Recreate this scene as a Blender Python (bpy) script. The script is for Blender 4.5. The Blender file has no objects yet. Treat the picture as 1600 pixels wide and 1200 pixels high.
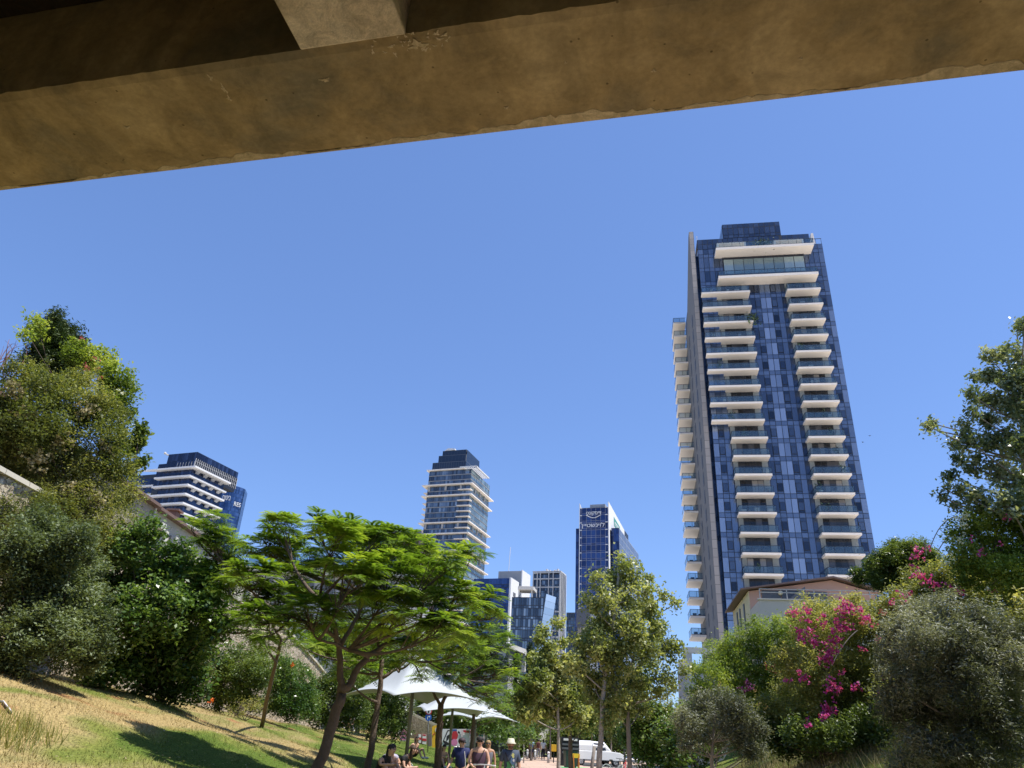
import bpy, bmesh, math, random
import numpy as np
from mathutils import Vector, Matrix
R = math.radians
rng = np.random.default_rng(11)
random.seed(11)
sc = bpy.context.scene
col = sc.collection

# ---------------------------------------------------------------- camera
F, PITCH, ROLL = 1130.0, R(26.2), R(3.1)
_r, _s = math.cos(ROLL), math.sin(ROLL)
FW = np.array([0, math.cos(PITCH), math.sin(PITCH)])
UP0 = np.array([0, -math.sin(PITCH), math.cos(PITCH)])
RT0 = np.array([1.0, 0, 0])
RT = _r*RT0 + _s*UP0
UP = _r*UP0 - _s*RT0
CAM = np.array([0, 0, 1.6])
cd = bpy.data.cameras.new('camera'); cam = bpy.data.objects.new('camera', cd); col.objects.link(cam)
cam.matrix_world = Matrix(((RT[0], UP[0], -FW[0], CAM[0]), (RT[1], UP[1], -FW[1], CAM[1]), (RT[2], UP[2], -FW[2], CAM[2]), (0, 0, 0, 1)))
cd.sensor_fit = 'HORIZONTAL'; cd.sensor_width = 36.0; cd.lens = 36.0*F/1600.0
cd.clip_start = 0.05; cd.clip_end = 6000
sc.camera = cam

# ---------------------------------------------------------------- sky, sun, exposure
SUN_AZ, SUN_EL = R(106), R(66)
w = bpy.data.worlds.new('World'); sc.world = w; w.use_nodes = True
nt = w.node_tree; nt.nodes.clear()
out = nt.nodes.new('ShaderNodeOutputWorld'); bg = nt.nodes.new('ShaderNodeBackground'); sky = nt.nodes.new('ShaderNodeTexSky')
sky.sky_type = 'NISHITA'; sky.sun_disc = False; sky.sun_elevation = SUN_EL; sky.sun_rotation = SUN_AZ
sky.air_density = 1.0; sky.dust_density = 0.35; sky.ozone_density = 4.0; sky.altitude = 50
bg.inputs['Strength'].default_value = 0.13
def vm(src, mul):
    q = nt.nodes.new('ShaderNodeMix'); q.data_type = 'RGBA'; q.blend_type = 'MULTIPLY'; q.inputs[0].default_value = 1; q.inputs[7].default_value = (*mul, 1)
    nt.links.new(src, q.inputs[6]); return q.outputs[2]
gm_ = nt.nodes.new('ShaderNodeGamma'); gm_.inputs[1].default_value = 0.7
nt.links.new(vm(sky.outputs[0], (.13, .13, .13)), gm_.inputs[0])
nt.links.new(vm(gm_.outputs[0], (.505/.13, .643/.13, .93/.13)), bg.inputs['Color']); nt.links.new(bg.outputs[0], out.inputs['Surface'])
sl = bpy.data.lights.new('sun', 'SUN'); so = bpy.data.objects.new('sun', sl); col.objects.link(so)
sl.energy = 5.0; sl.angle = R(0.53); sl.color = (1.0, 0.955, 0.88)
sd = Vector((math.sin(SUN_AZ)*math.cos(SUN_EL), math.cos(SUN_AZ)*math.cos(SUN_EL), math.sin(SUN_EL)))
so.rotation_euler = (-sd).to_track_quat('-Z', 'Y').to_euler(); so.location = (20, 10, 60)
sc.view_settings.view_transform = 'Standard'; sc.view_settings.look = 'None'
sc.view_settings.exposure = 0.5; sc.view_settings.gamma = 1.0
try: sc.view_settings.use_curve_mapping = False
except Exception: pass
sc.cycles.max_bounces = 8; sc.cycles.transparent_max_bounces = 12
sc.cycles.diffuse_bounces = 4

# ---------------------------------------------------------------- pixel rays of the photograph -> points in the place
def ray(px, py):
    d = FW*F + RT*(px-800) + UP*(600-py)
    return d/np.linalg.norm(d)
def pt(px, py, D):                       # point at horizontal distance D
    d = ray(px, py); return CAM + d*(D/math.hypot(d[0], d[1]))
def pz(px, py, z):
    d = ray(px, py); return CAM + d*((z-1.6)/d[2])
def ppm(px, py, D):                      # photo pixels per metre there
    p = pt(px, py, D)-CAM; return F/float(p@FW)

# ---------------------------------------------------------------- helpers
def tag(o, label=None, cat=None, group=None, kind=None):
    if label: o['label'] = label
    if cat: o['category'] = cat
    if group: o['group'] = group
    if kind: o['kind'] = kind
    return o
def empty(name, loc=(0, 0, 0), rz=0.0, label=None, cat=None, group=None):
    o = bpy.data.objects.new(name, None); col.objects.link(o)
    o.location = tuple(loc); o.rotation_euler = (0, 0, rz); o.empty_display_size = 0.2
    return tag(o, label, cat, group)
def copy_tree(o, parent=None):
    c = o.copy(); col.objects.link(c)
    if parent is not None: c.parent = parent
    for ch in list(o.children): copy_tree(ch, c)
    return c

class MB:
    def __init__(s): s.v = []; s.f = []; s.m = []; s.t = None
    def add(s, vs, fs, m=0):
        n = len(s.v); s.v += [tuple(map(float, q)) for q in vs]
        for f in fs: s.f.append([n+i for i in f]); s.m.append(m)
    def box(s, x0, x1, y0, y1, z0, z1, m=0):
        s.add([(x0,y0,z0),(x1,y0,z0),(x1,y1,z0),(x0,y1,z0),(x0,y0,z1),(x1,y0,z1),(x1,y1,z1),(x0,y1,z1)],
              [(0,3,2,1),(4,5,6,7),(0,1,5,4),(1,2,6,5),(2,3,7,6),(3,0,4,7)], m)
    def quad(s, a, b, c, d, m=0): s.add([a, b, c, d], [(0,1,2,3)], m)
    def prism(s, poly, z0, z1, m=0):     # poly in xy, counter-clockwise
        n = len(poly)
        s.add([(x,y,z0) for x,y in poly]+[(x,y,z1) for x,y in poly],
              [tuple(range(n-1,-1,-1)), tuple(range(n,2*n))]+[(i,(i+1)%n,n+(i+1)%n,n+i) for i in range(n)], m)
    def ext(s, poly, d, m=0):            # 3d polygon pushed by vector d
        n = len(poly); P = [np.array(p, float) for p in poly]; d = np.array(d, float)
        s.add(P+[p+d for p in P], [tuple(range(n-1,-1,-1)), tuple(range(n,2*n))]+[(i,(i+1)%n,n+(i+1)%n,n+i) for i in range(n)], m)
    def tube(s, pts, rad, n=8, m=0, cap=True):
        P = [np.array(p, float) for p in pts]; base = len(s.v)
        if not hasattr(rad, '__len__'): rad = [rad]*len(P)
        ref = np.array([0.31, 0.95, 0.05])
        for i, p in enumerate(P):
            t = P[min(i+1, len(P)-1)]-P[max(i-1, 0)]; t = t/(np.linalg.norm(t)+1e-9)
            a = np.cross(t, ref); 
            if np.linalg.norm(a) < 1e-3: a = np.cross(t, [1, 0, 0])
            a /= np.linalg.norm(a); b = np.cross(t, a)
            for k in range(n):
                th = 2*math.pi*k/n; s.v.append(tuple(p+rad[i]*(math.cos(th)*a+math.sin(th)*b)))
        for i in range(len(P)-1):
            for k in range(n):
                s.f.append([base+i*n+k, base+i*n+(k+1)%n, base+(i+1)*n+(k+1)%n, base+(i+1)*n+k]); s.m.append(m)
        if cap:
            s.f.append([base+k for k in range(n)][::-1]); s.m.append(m)
            s.f.append([base+(len(P)-1)*n+k for k in range(n)]); s.m.append(m)
    def ball(s, c, r, m=0, n=10, k=7):
        if not hasattr(r, '__len__'): r = (r, r, r)
        vs = []; fs = []
        for i in range(k+1):
            ph = math.pi*i/k
            for j in range(n):
                th = 2*math.pi*j/n
                vs.append((c[0]+r[0]*math.sin(ph)*math.cos(th), c[1]+r[1]*math.sin(ph)*math.sin(th), c[2]+r[2]*math.cos(ph)))
        for i in range(k):
            for j in range(n): fs.append((i*n+j, (i+1)*n+j, (i+1)*n+(j+1)%n, i*n+(j+1)%n))
        s.add(vs, fs, m)
    def build(s, name, mats, parent=None, smooth=False, rand=False, bevel=0.0):
        me = bpy.data.meshes.new(name); me.from_pydata(s.v, [], s.f)
        if not isinstance(mats, (list, tuple)): mats = [mats]
        for mt in mats: me.materials.append(mt)
        me.polygons.foreach_set('material_index', s.m)
        if smooth: me.polygons.foreach_set('use_smooth', [True]*len(s.f))
        if rand:
            at = me.attributes.new('tint', 'FLOAT', 'FACE'); at.data.foreach_set('value', np.array(s.t if s.t is not None and len(s.t) == len(s.f) else rng.random(len(s.f)), np.float32))
        me.update()
        o = bpy.data.objects.new(name, me); col.objects.link(o)
        if parent is not None: o.parent = parent
        if bevel > 0:
            b = o.modifiers.new('bevel', 'BEVEL'); b.width = bevel; b.segments = 2; b.limit_method = 'ANGLE'
        return o

def np_mesh(name, verts, nper, mat, parent=None, tint=None, mats=None, midx=None):
    """verts (N*nper,3): one face of nper corners each"""
    n = len(verts)//nper
    me = bpy.data.meshes.new(name)
    me.vertices.add(n*nper); me.vertices.foreach_set('co', np.ascontiguousarray(verts, np.float32).ravel())
    me.loops.add(n*nper); me.loops.foreach_set('vertex_index', np.arange(n*nper, dtype=np.int32))
    me.polygons.add(n); me.polygons.foreach_set('loop_start', np.arange(0, n*nper, nper, dtype=np.int32))
    try: me.polygons.foreach_set('loop_total', np.full(n, nper, np.int32))
    except Exception: pass
    for m_ in (mats or [mat]): me.materials.append(m_)
    if midx is not None: me.polygons.foreach_set('material_index', midx.astype(np.int32))
    if tint is None: tint = rng.random(n)
    at = me.attributes.new('tint', 'FLOAT', 'FACE'); at.data.foreach_set('value', tint.astype(np.float32))
    me.update(calc_edges=True)
    o = bpy.data.objects.new(name, me); col.objects.link(o)
    if parent is not None: o.parent = parent
    return o

# ---------------------------------------------------------------- materials
def newmat(name):
    m = bpy.data.materials.new(name); m.use_nodes = True; n = m.node_tree
    b = n.nodes['Principled BSDF']; return m, n, b
def plain(name, c, rough=0.6, metal=0.0, noise=0.0, scale=4.0, spec=0.5, bump=0.0):
    m, n, b = newmat(name)
    b.inputs['Base Color'].default_value = (*c, 1); b.inputs['Roughness'].default_value = rough
    b.inputs['Metallic'].default_value = metal; b.inputs['Specular IOR Level'].default_value = spec
    if noise > 0 or bump > 0:
        tc = n.nodes.new('ShaderNodeTexCoord'); nz = n.nodes.new('ShaderNodeTexNoise')
        nz.inputs['Scale'].default_value = scale; nz.inputs['Detail'].default_value = 6; nz.inputs['Roughness'].default_value = 0.65
        n.links.new(tc.outputs['Object'], nz.inputs['Vector'])
        if noise > 0:
            mx = n.nodes.new('ShaderNodeMix'); mx.data_type = 'RGBA'
            mx.inputs[6].default_value = (*[q*(1-noise) for q in c], 1); mx.inputs[7].default_value = (*[min(1, q*(1+noise)) for q in c], 1)
            n.links.new(nz.outputs['Fac'], mx.inputs[0]); n.links.new(mx.outputs[2], b.inputs['Base Color'])
        if bump > 0:
            bp = n.nodes.new('ShaderNodeBump'); bp.inputs['Strength'].default_value = 1.0; bp.inputs['Distance'].default_value = bump
            n.links.new(nz.outputs['Fac'], bp.inputs['Height']); n.links.new(bp.outputs[0], b.inputs['Normal'])
    return m
def tinted(name, stops, rough=0.5, metal=0.0, spec=0.5, transl=0.0, wscale=0.0, constant=False):
    """colour from the per-face 'tint' attribute, optionally shifted by a world-space noise"""
    m, n, b = newmat(name)
    at = n.nodes.new('ShaderNodeAttribute'); at.attribute_name = 'tint'
    cr = n.nodes.new('ShaderNodeValToRGB')
    if constant: cr.color_ramp.interpolation = 'CONSTANT'
    while len(cr.color_ramp.elements) < len(stops): cr.color_ramp.elements.new(0.5)
    for e, (p, c) in zip(cr.color_ramp.elements, stops): e.position = p; e.color = (*c, 1)
    src = at.outputs['Fac']
    if wscale > 0:
        g = n.nodes.new('ShaderNodeNewGeometry'); nz = n.nodes.new('ShaderNodeTexNoise')
        nz.inputs['Scale'].default_value = wscale; nz.inputs['Detail'].default_value = 3
        n.links.new(g.outputs['Position'], nz.inputs['Vector'])
        ad = n.nodes.new('ShaderNodeMath'); ad.operation = 'MULTIPLY_ADD'; ad.inputs[1].default_value = 2.2; ad.inputs[2].default_value = -1.1
        n.links.new(nz.outputs['Fac'], ad.inputs[0])
        a2 = n.nodes.new('ShaderNodeMath'); a2.operation = 'ADD'; a2.use_clamp = True
        n.links.new(ad.outputs[0], a2.inputs[0]); n.links.new(src, a2.inputs[1]); src = a2.outputs[0]
    n.links.new(src, cr.inputs[0]); n.links.new(cr.outputs[0], b.inputs['Base Color'])
    b.inputs['Roughness'].default_value = rough; b.inputs['Metallic'].default_value = metal; b.inputs['Specular IOR Level'].default_value = spec
    if transl > 0:
        tr = n.nodes.new('ShaderNodeBsdfTranslucent'); mx = n.nodes.new('ShaderNodeMixShader'); mx.inputs[0].default_value = transl
        gm = n.nodes.new('ShaderNodeMix'); gm.data_type = 'RGBA'; gm.blend_type = 'MULTIPLY'; gm.inputs[0].default_value = 1.0
        gm.inputs[7].default_value = (1.25, 1.25, 0.55, 1)
        n.links.new(cr.outputs[0], gm.inputs[6]); n.links.new(gm.outputs[2], tr.inputs['Color'])
        o = [q for q in n.nodes if q.type == 'OUTPUT_MATERIAL'][0]
        n.links.new(b.outputs[0], mx.inputs[1]); n.links.new(tr.outputs[0], mx.inputs[2]); n.links.new(mx.outputs[0], o.inputs['Surface'])
    return m
def clear_glass(name, c, alpha=0.35):
    m, n, b = newmat(name)
    b.inputs['Base Color'].default_value = (*c, 1); b.inputs['Roughness'].default_value = 0.06; b.inputs['Metallic'].default_value = 0.25
    tr = n.nodes.new('ShaderNodeBsdfTransparent'); tr.inputs['Color'].default_value = (0.75, 0.88, 0.92, 1)
    mx = n.nodes.new('ShaderNodeMixShader'); mx.inputs[0].default_value = alpha
    o = [q for q in n.nodes if q.type == 'OUTPUT_MATERIAL'][0]
    n.links.new(tr.outputs[0], mx.inputs[1]); n.links.new(b.outputs[0], mx.inputs[2]); n.links.new(mx.outputs[0], o.inputs['Surface'])
    return m
def concrete(name, c1, c2, c3, scale=1.0, bump=0.01, rough=0.85):
    m, n, b = newmat(name); L = n.links
    tc = n.nodes.new('ShaderNodeTexCoord')
    def nz(sc_, det, dist=0.0):
        q = n.nodes.new('ShaderNodeTexNoise'); q.inputs['Scale'].default_value = sc_*scale; q.inputs['Detail'].default_value = det
        q.inputs['Roughness'].default_value = 0.62; q.inputs['Distortion'].default_value = dist
        L.new(tc.outputs['Object'], q.inputs['Vector']); return q
    a = nz(1.1, 8, 0.4); f = nz(30, 8); g = nz(3.6, 9, 0.9)
    cr = n.nodes.new('ShaderNodeValToRGB'); e = cr.color_ramp.elements
    e[0].position = 0.34; e[0].color = (*c1, 1); e[1].position = 0.66; e[1].color = (*c3, 1); k = e.new(0.5); k.color = (*c2, 1)
    L.new(a.outputs['Fac'], cr.inputs[0])
    r2 = n.nodes.new('ShaderNodeValToRGB'); e = r2.color_ramp.elements
    e[0].position = 0.3; e[0].color = (0.62, 0.62, 0.6, 1); e[1].position = 0.62; e[1].color = (1.12, 1.1, 1.06, 1)
    L.new(g.outputs['Fac'], r2.inputs[0])
    m1 = n.nodes.new('ShaderNodeMix'); m1.data_type = 'RGBA'; m1.blend_type = 'MULTIPLY'; m1.inputs[0].default_value = 0.8
    L.new(cr.outputs[0], m1.inputs[6]); L.new(r2.outputs[0], m1.inputs[7])
    r3 = n.nodes.new('ShaderNodeValToRGB'); e = r3.color_ramp.elements
    e[0].position = 0.25; e[0].color = (0.7, 0.7, 0.7, 1); e[1].position = 0.7; e[1].color = (1.1, 1.1, 1.1, 1)
    L.new(f.outputs['Fac'], r3.inputs[0])
    m2 = n.nodes.new('ShaderNodeMix'); m2.data_type = 'RGBA'; m2.blend_type = 'MULTIPLY'; m2.inputs[0].default_value = 0.7
    L.new(m1.outputs[2], m2.inputs[6]); L.new(r3.outputs[0], m2.inputs[7])
    vo = n.nodes.new('ShaderNodeTexVoronoi'); vo.inputs['Scale'].default_value = 9*scale; vo.inputs['Randomness'].default_value = 1.0; L.new(tc.outputs['Object'], vo.inputs['Vector'])
    pm = n.nodes.new('ShaderNodeMapRange'); pm.inputs['From Min'].default_value = 0.045; pm.inputs['From Max'].default_value = 0.075; pm.inputs['To Min'].default_value = 0.45; L.new(vo.outputs['Distance'], pm.inputs['Value'])
    st = n.nodes.new('ShaderNodeMapping'); st.inputs['Scale'].default_value = (5.0, 0.5, 0.5); s2 = n.nodes.new('ShaderNodeTexNoise'); s2.inputs['Scale'].default_value = 1.3; s2.inputs['Detail'].default_value = 6
    L.new(tc.outputs['Object'], st.inputs[0]); L.new(st.outputs[0], s2.inputs['Vector'])
    sm_ = n.nodes.new('ShaderNodeMapRange'); sm_.inputs['From Min'].default_value = .3; sm_.inputs['From Max'].default_value = .62; sm_.inputs['To Min'].default_value = 0.87; L.new(s2.outputs['Fac'], sm_.inputs['Value'])
    pp = n.nodes.new('ShaderNodeMath'); pp.operation = 'MULTIPLY'; L.new(pm.outputs[0], pp.inputs[0]); L.new(sm_.outputs[0], pp.inputs[1])
    m4 = n.nodes.new('ShaderNodeMix'); m4.data_type = 'RGBA'; m4.blend_type = 'MULTIPLY'; m4.inputs[0].default_value = 1; L.new(m2.outputs[2], m4.inputs[6]); L.new(pp.outputs[0], m4.inputs[7])
    L.new(m4.outputs[2], b.inputs['Base Color']); b.inputs['Roughness'].default_value = rough; b.inputs['Specular IOR Level'].default_value = 0.2
    ad = n.nodes.new('ShaderNodeMath'); ad.operation = 'MULTIPLY_ADD'; ad.inputs[1].default_value = 0.35
    L.new(f.outputs['Fac'], ad.inputs[0]); L.new(g.outputs['Fac'], ad.inputs[2])
    bp = n.nodes.new('ShaderNodeBump'); bp.inputs['Distance'].default_value = bump; L.new(ad.outputs[0], bp.inputs['Height']); L.new(bp.outputs[0], b.inputs['Normal'])
    return m

M = {}
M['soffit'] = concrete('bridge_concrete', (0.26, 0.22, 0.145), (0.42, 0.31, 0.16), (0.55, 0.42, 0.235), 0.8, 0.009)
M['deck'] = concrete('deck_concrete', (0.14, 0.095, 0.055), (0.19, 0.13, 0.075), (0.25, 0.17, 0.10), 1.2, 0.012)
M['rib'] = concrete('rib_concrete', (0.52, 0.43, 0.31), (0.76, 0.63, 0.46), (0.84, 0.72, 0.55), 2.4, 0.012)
M['lip'] = concrete('lip_mortar', (0.50, 0.40, 0.25), (0.62, 0.50, 0.32), (0.70, 0.57, 0.38), 3, 0.01)
M['slab'] = plain('white_slab', (0.78, 0.70, 0.61), 0.7, noise=0.05, scale=0.7)
M['white'] = plain('white_paint', (0.60, 0.60, 0.60), 0.55, noise=0.04, scale=0.6)
M['offwhite'] = plain('off_white_render', (0.48, 0.465, 0.43), 0.85, noise=0.10, scale=0.8)
M['grey'] = plain('grey_cladding', (0.36, 0.36, 0.36), 0.7, noise=0.08, scale=0.9)
M['dgrey'] = plain('dark_grey_cladding', (0.10, 0.105, 0.115), 0.5, noise=0.1, scale=1.5)
M['mull'] = plain('dark_mullion', (0.012, 0.016, 0.026), 0.5)
M['glassA'] = tinted('blue_curtain_glass', [(0.0, (0.02, 0.03, 0.055)), (0.3, (0.055, 0.08, 0.13)), (0.6, (0.14, 0.185, 0.27)), (1.0, (0.33, 0.39, 0.50))], 0.12, 0.5, 0.6)
M['glassDk'] = tinted('dark_blue_glass', [(0.0, (0.012, 0.02, 0.04)), (0.5, (0.035, 0.055, 0.10)), (1.0, (0.08, 0.11, 0.17))], 0.1, 0.45, 0.6)
M['glassNavy'] = tinted('navy_glass', [(0.0, (0.010, 0.024, 0.085)), (0.6, (0.02, 0.048, 0.15)), (1.0, (0.035, 0.075, 0.21))], 0.1, 0.4, 0.6)
M['glassMid'] = tinted('grey_blue_glass', [(0.0, (0.035, 0.05, 0.075)), (0.5, (0.08, 0.115, 0.16)), (0.85, (0.14, 0.19, 0.25)), (1.0, (0.30, 0.36, 0.42))], 0.12, 0.5, 0.6)
M['glassTeal'] = tinted('grey_green_glass', [(0.0, (0.13, 0.18, 0.19)), (0.5, (0.20, 0.27, 0.28)), (1.0, (0.32, 0.4, 0.4))], 0.14, 0.4, 0.5)
M['glassSky'] = tinted('pale_blue_glass', [(0.0, (0.06, 0.12, 0.22)), (0.5, (0.12, 0.21, 0.36)), (1.0, (0.25, 0.38, 0.58))], 0.1, 0.5, 0.6)
M['doorglass'] = tinted('door_glass', [(0.0, (0.008, 0.01, 0.014)), (0.72, (0.025, 0.03, 0.04)), (0.86, (0.10, 0.10, 0.11)), (1.0, (0.30, 0.28, 0.25))], 0.1, 0.2, 0.5)
M['rail'] = clear_glass('railing_glass', (0.10, 0.17, 0.24), 0.45)
M['sidegrey'] = plain('balcony_side_panel', (0.22, 0.235, 0.23), 0.7, noise=0.06)

def stone_cladding(name, c1, c2, bw, bh, mortar=0.02, rough=0.8, mc=(0.12, 0.12, 0.12), vec='Object', rot=None, bump=0.01):
    m, n, b = newmat(name); L = n.links
    tc = n.nodes.new('ShaderNodeTexCoord'); mp = n.nodes.new('ShaderNodeMapping')
    if rot: mp.inputs['Rotation'].default_value = rot
    br = n.nodes.new('ShaderNodeTexBrick'); br.inputs['Scale'].default_value = 1.0
    br.inputs['Brick Width'].default_value = bw; br.inputs['Row Height'].default_value = bh; br.inputs['Mortar Size'].default_value = mortar
    br.inputs['Color1'].default_value = (*c1, 1); br.inputs['Color2'].default_value = (*c2, 1); br.inputs['Mortar'].default_value = (*mc, 1)
    L.new(tc.outputs[vec], mp.inputs[0]); L.new(mp.outputs[0], br.inputs['Vector'])
    L.new(br.outputs['Color'], b.inputs['Base Color']); b.inputs['Roughness'].default_value = rough
    if bump:
        bp = n.nodes.new('ShaderNodeBump'); bp.inputs['Distance'].default_value = bump; bp.invert = True
        L.new(br.outputs['Fac'], bp.inputs['Height']); L.new(bp.outputs[0], b.inputs['Normal'])
    return m
M['fin'] = stone_cladding('stone_panels', (0.36, 0.32, 0.29), (0.30, 0.27, 0.25), 1.5, 0.85, 0.035, rot=(R(90), 0, R(90)))

# ---------------------------------------------------------------- ground
def smooth(t): t = np.clip(t, 0, 1); return t*t*(3-2*t)
def zwall(y): return np.interp(y, [0, 20, 32, 56, 72, 90, 110], [2.95, 2.65, 2.2, 1.55, 1.9, 1.2, 0.0])
def ztop(y): return np.interp(y, [0, 43, 53, 62, 80], [6.8, 6.8, 5.6, 4.4, 3.0])
def xl(y): return -1.5+0.057*y
def xr(y): return 4.6+0.17*np.maximum(0, y-22)
def hump(x, y): return 0.09*np.sin(x*1.3+y*0.35)*np.sin(y*0.8-x*0.4)
def zg(x, y):
    x = np.asarray(x, float); y = np.asarray(y, float)
    t = np.clip((xl(y)-0.1-x)/(xl(y)+12), 0, 1); zl = zwall(y)*(0.35*smooth(t)+0.65*t) + hump(x, y)*smooth(t*2.5)
    u = np.clip((x-xr(y)-0.1)/8.0, 0, 1); fy = np.interp(y, [0, 40, 60, 66], [1, 1, 0.5, 0])
    zr = 2.3*fy*smooth(u) + 0.5*hump(x, y)*smooth(u*3)*fy
    z = np.where(t > 0, zl, np.where(u > 0, zr, 0))
    back = smooth((-x-12.5)/0.4)*np.interp(y, [0, 56, 64], [1, 1, 0]); z = z*(1-back)+back*(ztop(y)-1.0)
    bk2 = smooth((x-np.maximum(13.2, xr(y)+6))/1.5)*np.interp(y, [0, 58, 63], [1, 1, 0]); z = z*(1-bk2)+bk2*5.6
    return z
def ground_hit(px, py):
    d = ray(px, py)
    prev = 1.0
    for t in np.arange(3, 260, 0.25):
        p = CAM+d*t
        if p[2] <= float(zg(p[0], p[1])): return np.array([p[0], p[1], float(zg(p[0], p[1]))])
    return None
xs = np.concatenate([np.array([-3000, -1200, -500, -200, -90, -50, -30, -20, -15]), np.arange(-13.2, -2.0, 0.24), np.arange(-2.0, 4.4, 0.4), np.arange(4.5, 22, 0.35), np.array([23, 25, 40, 70, 120, 300, 800, 3000])])
ys = np.concatenate([np.array([-60, -20, -6, 0]), np.arange(1, 60, 0.4), np.arange(60, 130, 2.5), np.array([140, 150, 165, 180, 200, 225, 260, 320, 400, 600, 1000, 2000, 4500])])
X, Y = np.meshgrid(xs, ys); Z = zg(X, Y)
vg = np.stack([X, Y, Z], -1).reshape(-1, 3); nx, ny = len(xs), len(ys)
fg = [(j*nx+i, j*nx+i+1, (j+1)*nx+i+1, (j+1)*nx+i) for j in range(ny-1) for i in range(nx-1)]

def lawn_nodes(n, L):
    """patchy straw / green / red soil colour from world position"""
    g = n.nodes.new('ShaderNodeNewGeometry')
    def nz(s, det, off=0.0):
        mp = n.nodes.new('ShaderNodeMapping'); mp.inputs['Location'].default_value = (off, off*0.7, 0); mp.inputs['Scale'].default_value = (1, 0.6, 1)
        q = n.nodes.new('ShaderNodeTexNoise'); q.inputs['Scale'].default_value = s; q.inputs['Detail'].default_value = det
        L.new(g.outputs['Position'], mp.inputs[0]); L.new(mp.outputs[0], q.inputs['Vector']); return q.outputs['Fac']
    sep = n.nodes.new('ShaderNodeSeparateXYZ'); L.new(g.outputs['Position'], sep.inputs[0])
    # straw share grows up the slope and towards the near left
    mr = n.nodes.new('ShaderNodeMapRange'); mr.inputs['From Min'].default_value = -3.5; mr.inputs['From Max'].default_value = -9.5
    mr.inputs['To Min'].default_value = -0.24; mr.inputs['To Max'].default_value = 0.13; L.new(sep.outputs['X'], mr.inputs['Value'])
    my = n.nodes.new('ShaderNodeMapRange'); my.inputs['From Min'].default_value = 12; my.inputs['From Max'].default_value = 30
    my.inputs['To Min'].default_value = 0.15; my.inputs['To Max'].default_value = -0.06; L.new(sep.outputs['Y'], my.inputs['Value'])
    a = n.nodes.new('ShaderNodeMath'); a.operation = 'ADD'; L.new(mr.outputs[0], a.inputs[0]); L.new(my.outputs[0], a.inputs[1])
    b_ = n.nodes.new('ShaderNodeMath'); b_.operation = 'MULTIPLY_ADD'; b_.inputs[1].default_value = 1.7; L.new(nz(0.42, 5, 3.1), b_.inputs[0]); L.new(a.outputs[0], b_.inputs[2])
    cr = n.nodes.new('ShaderNodeValToRGB'); e = cr.color_ramp.elements
    e[0].position = 0.66; e[0].color = (0.10, 0.15, 0.026, 1); e[1].position = 1.0; e[1].color = (0.38, 0.29, 0.135, 1)
    k = e.new(0.80); k.color = (0.19, 0.21, 0.05, 1); k = e.new(0.92); k.color = (0.28, 0.245, 0.10, 1)
    L.new(b_.outputs[0], cr.inputs[0])
    # bare red soil
    s_ = n.nodes.new('ShaderNodeMapRange'); s_.inputs['From Min'].default_value = 0.60; s_.inputs['From Max'].default_value = 0.68; L.new(nz(0.75, 4, 9.7), s_.inputs['Value'])
    dr = n.nodes.new('ShaderNodeMapRange'); dr.inputs['From Min'].default_value = -5.5; dr.inputs['From Max'].default_value = -8; L.new(sep.outputs['X'], dr.inputs['Value'])
    mm = n.nodes.new('ShaderNodeMath'); mm.operation = 'MULTIPLY'; L.new(s_.outputs[0], mm.inputs[0]); L.new(dr.outputs[0], mm.inputs[1])
    mx = n.nodes.new('ShaderNodeMix'); mx.data_type = 'RGBA'; mx.inputs[7].default_value = (0.34, 0.18, 0.085, 1)
    L.new(mm.outputs[0], mx.inputs[0]); L.new(cr.outputs[0], mx.inputs[6])
    return mx.outputs[2], g, nz
m, n, b = newmat('lawn_soil'); L = n.links
cout, g, nzf = lawn_nodes(n, L)
fn = nzf(26, 8, 1.0); r3 = n.nodes.new('ShaderNodeValToRGB'); r3.color_ramp.elements[0].position = 0.32; r3.color_ramp.elements[0].color = (0.5, 0.5, 0.5, 1)
r3.color_ramp.elements[1].position = 0.66; r3.color_ramp.elements[1].color = (1.15, 1.12, 1.05, 1); L.new(fn, r3.inputs[0])
m2 = n.nodes.new('ShaderNodeMix'); m2.data_type = 'RGBA'; m2.blend_type = 'MULTIPLY'; m2.inputs[0].default_value = 1.0
L.new(cout, m2.inputs[6]); L.new(r3.outputs[0], m2.inputs[7]); L.new(m2.outputs[2], b.inputs['Base Color']); b.inputs['Roughness'].default_value = 0.95
b.inputs['Specular IOR Level'].default_value = 0.1
bp = n.nodes.new('ShaderNodeBump'); bp.inputs['Distance'].default_value = 0.03; L.new(fn, bp.inputs['Height']); L.new(bp.outputs[0], b.inputs['Normal'])
M['lawn'] = m
g_ = MB(); g_.v = [tuple(q) for q in vg]; g_.f = fg; g_.m = [0]*len(fg)
tag(g_.build('ground', M['lawn'], smooth=True), kind='structure')

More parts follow.
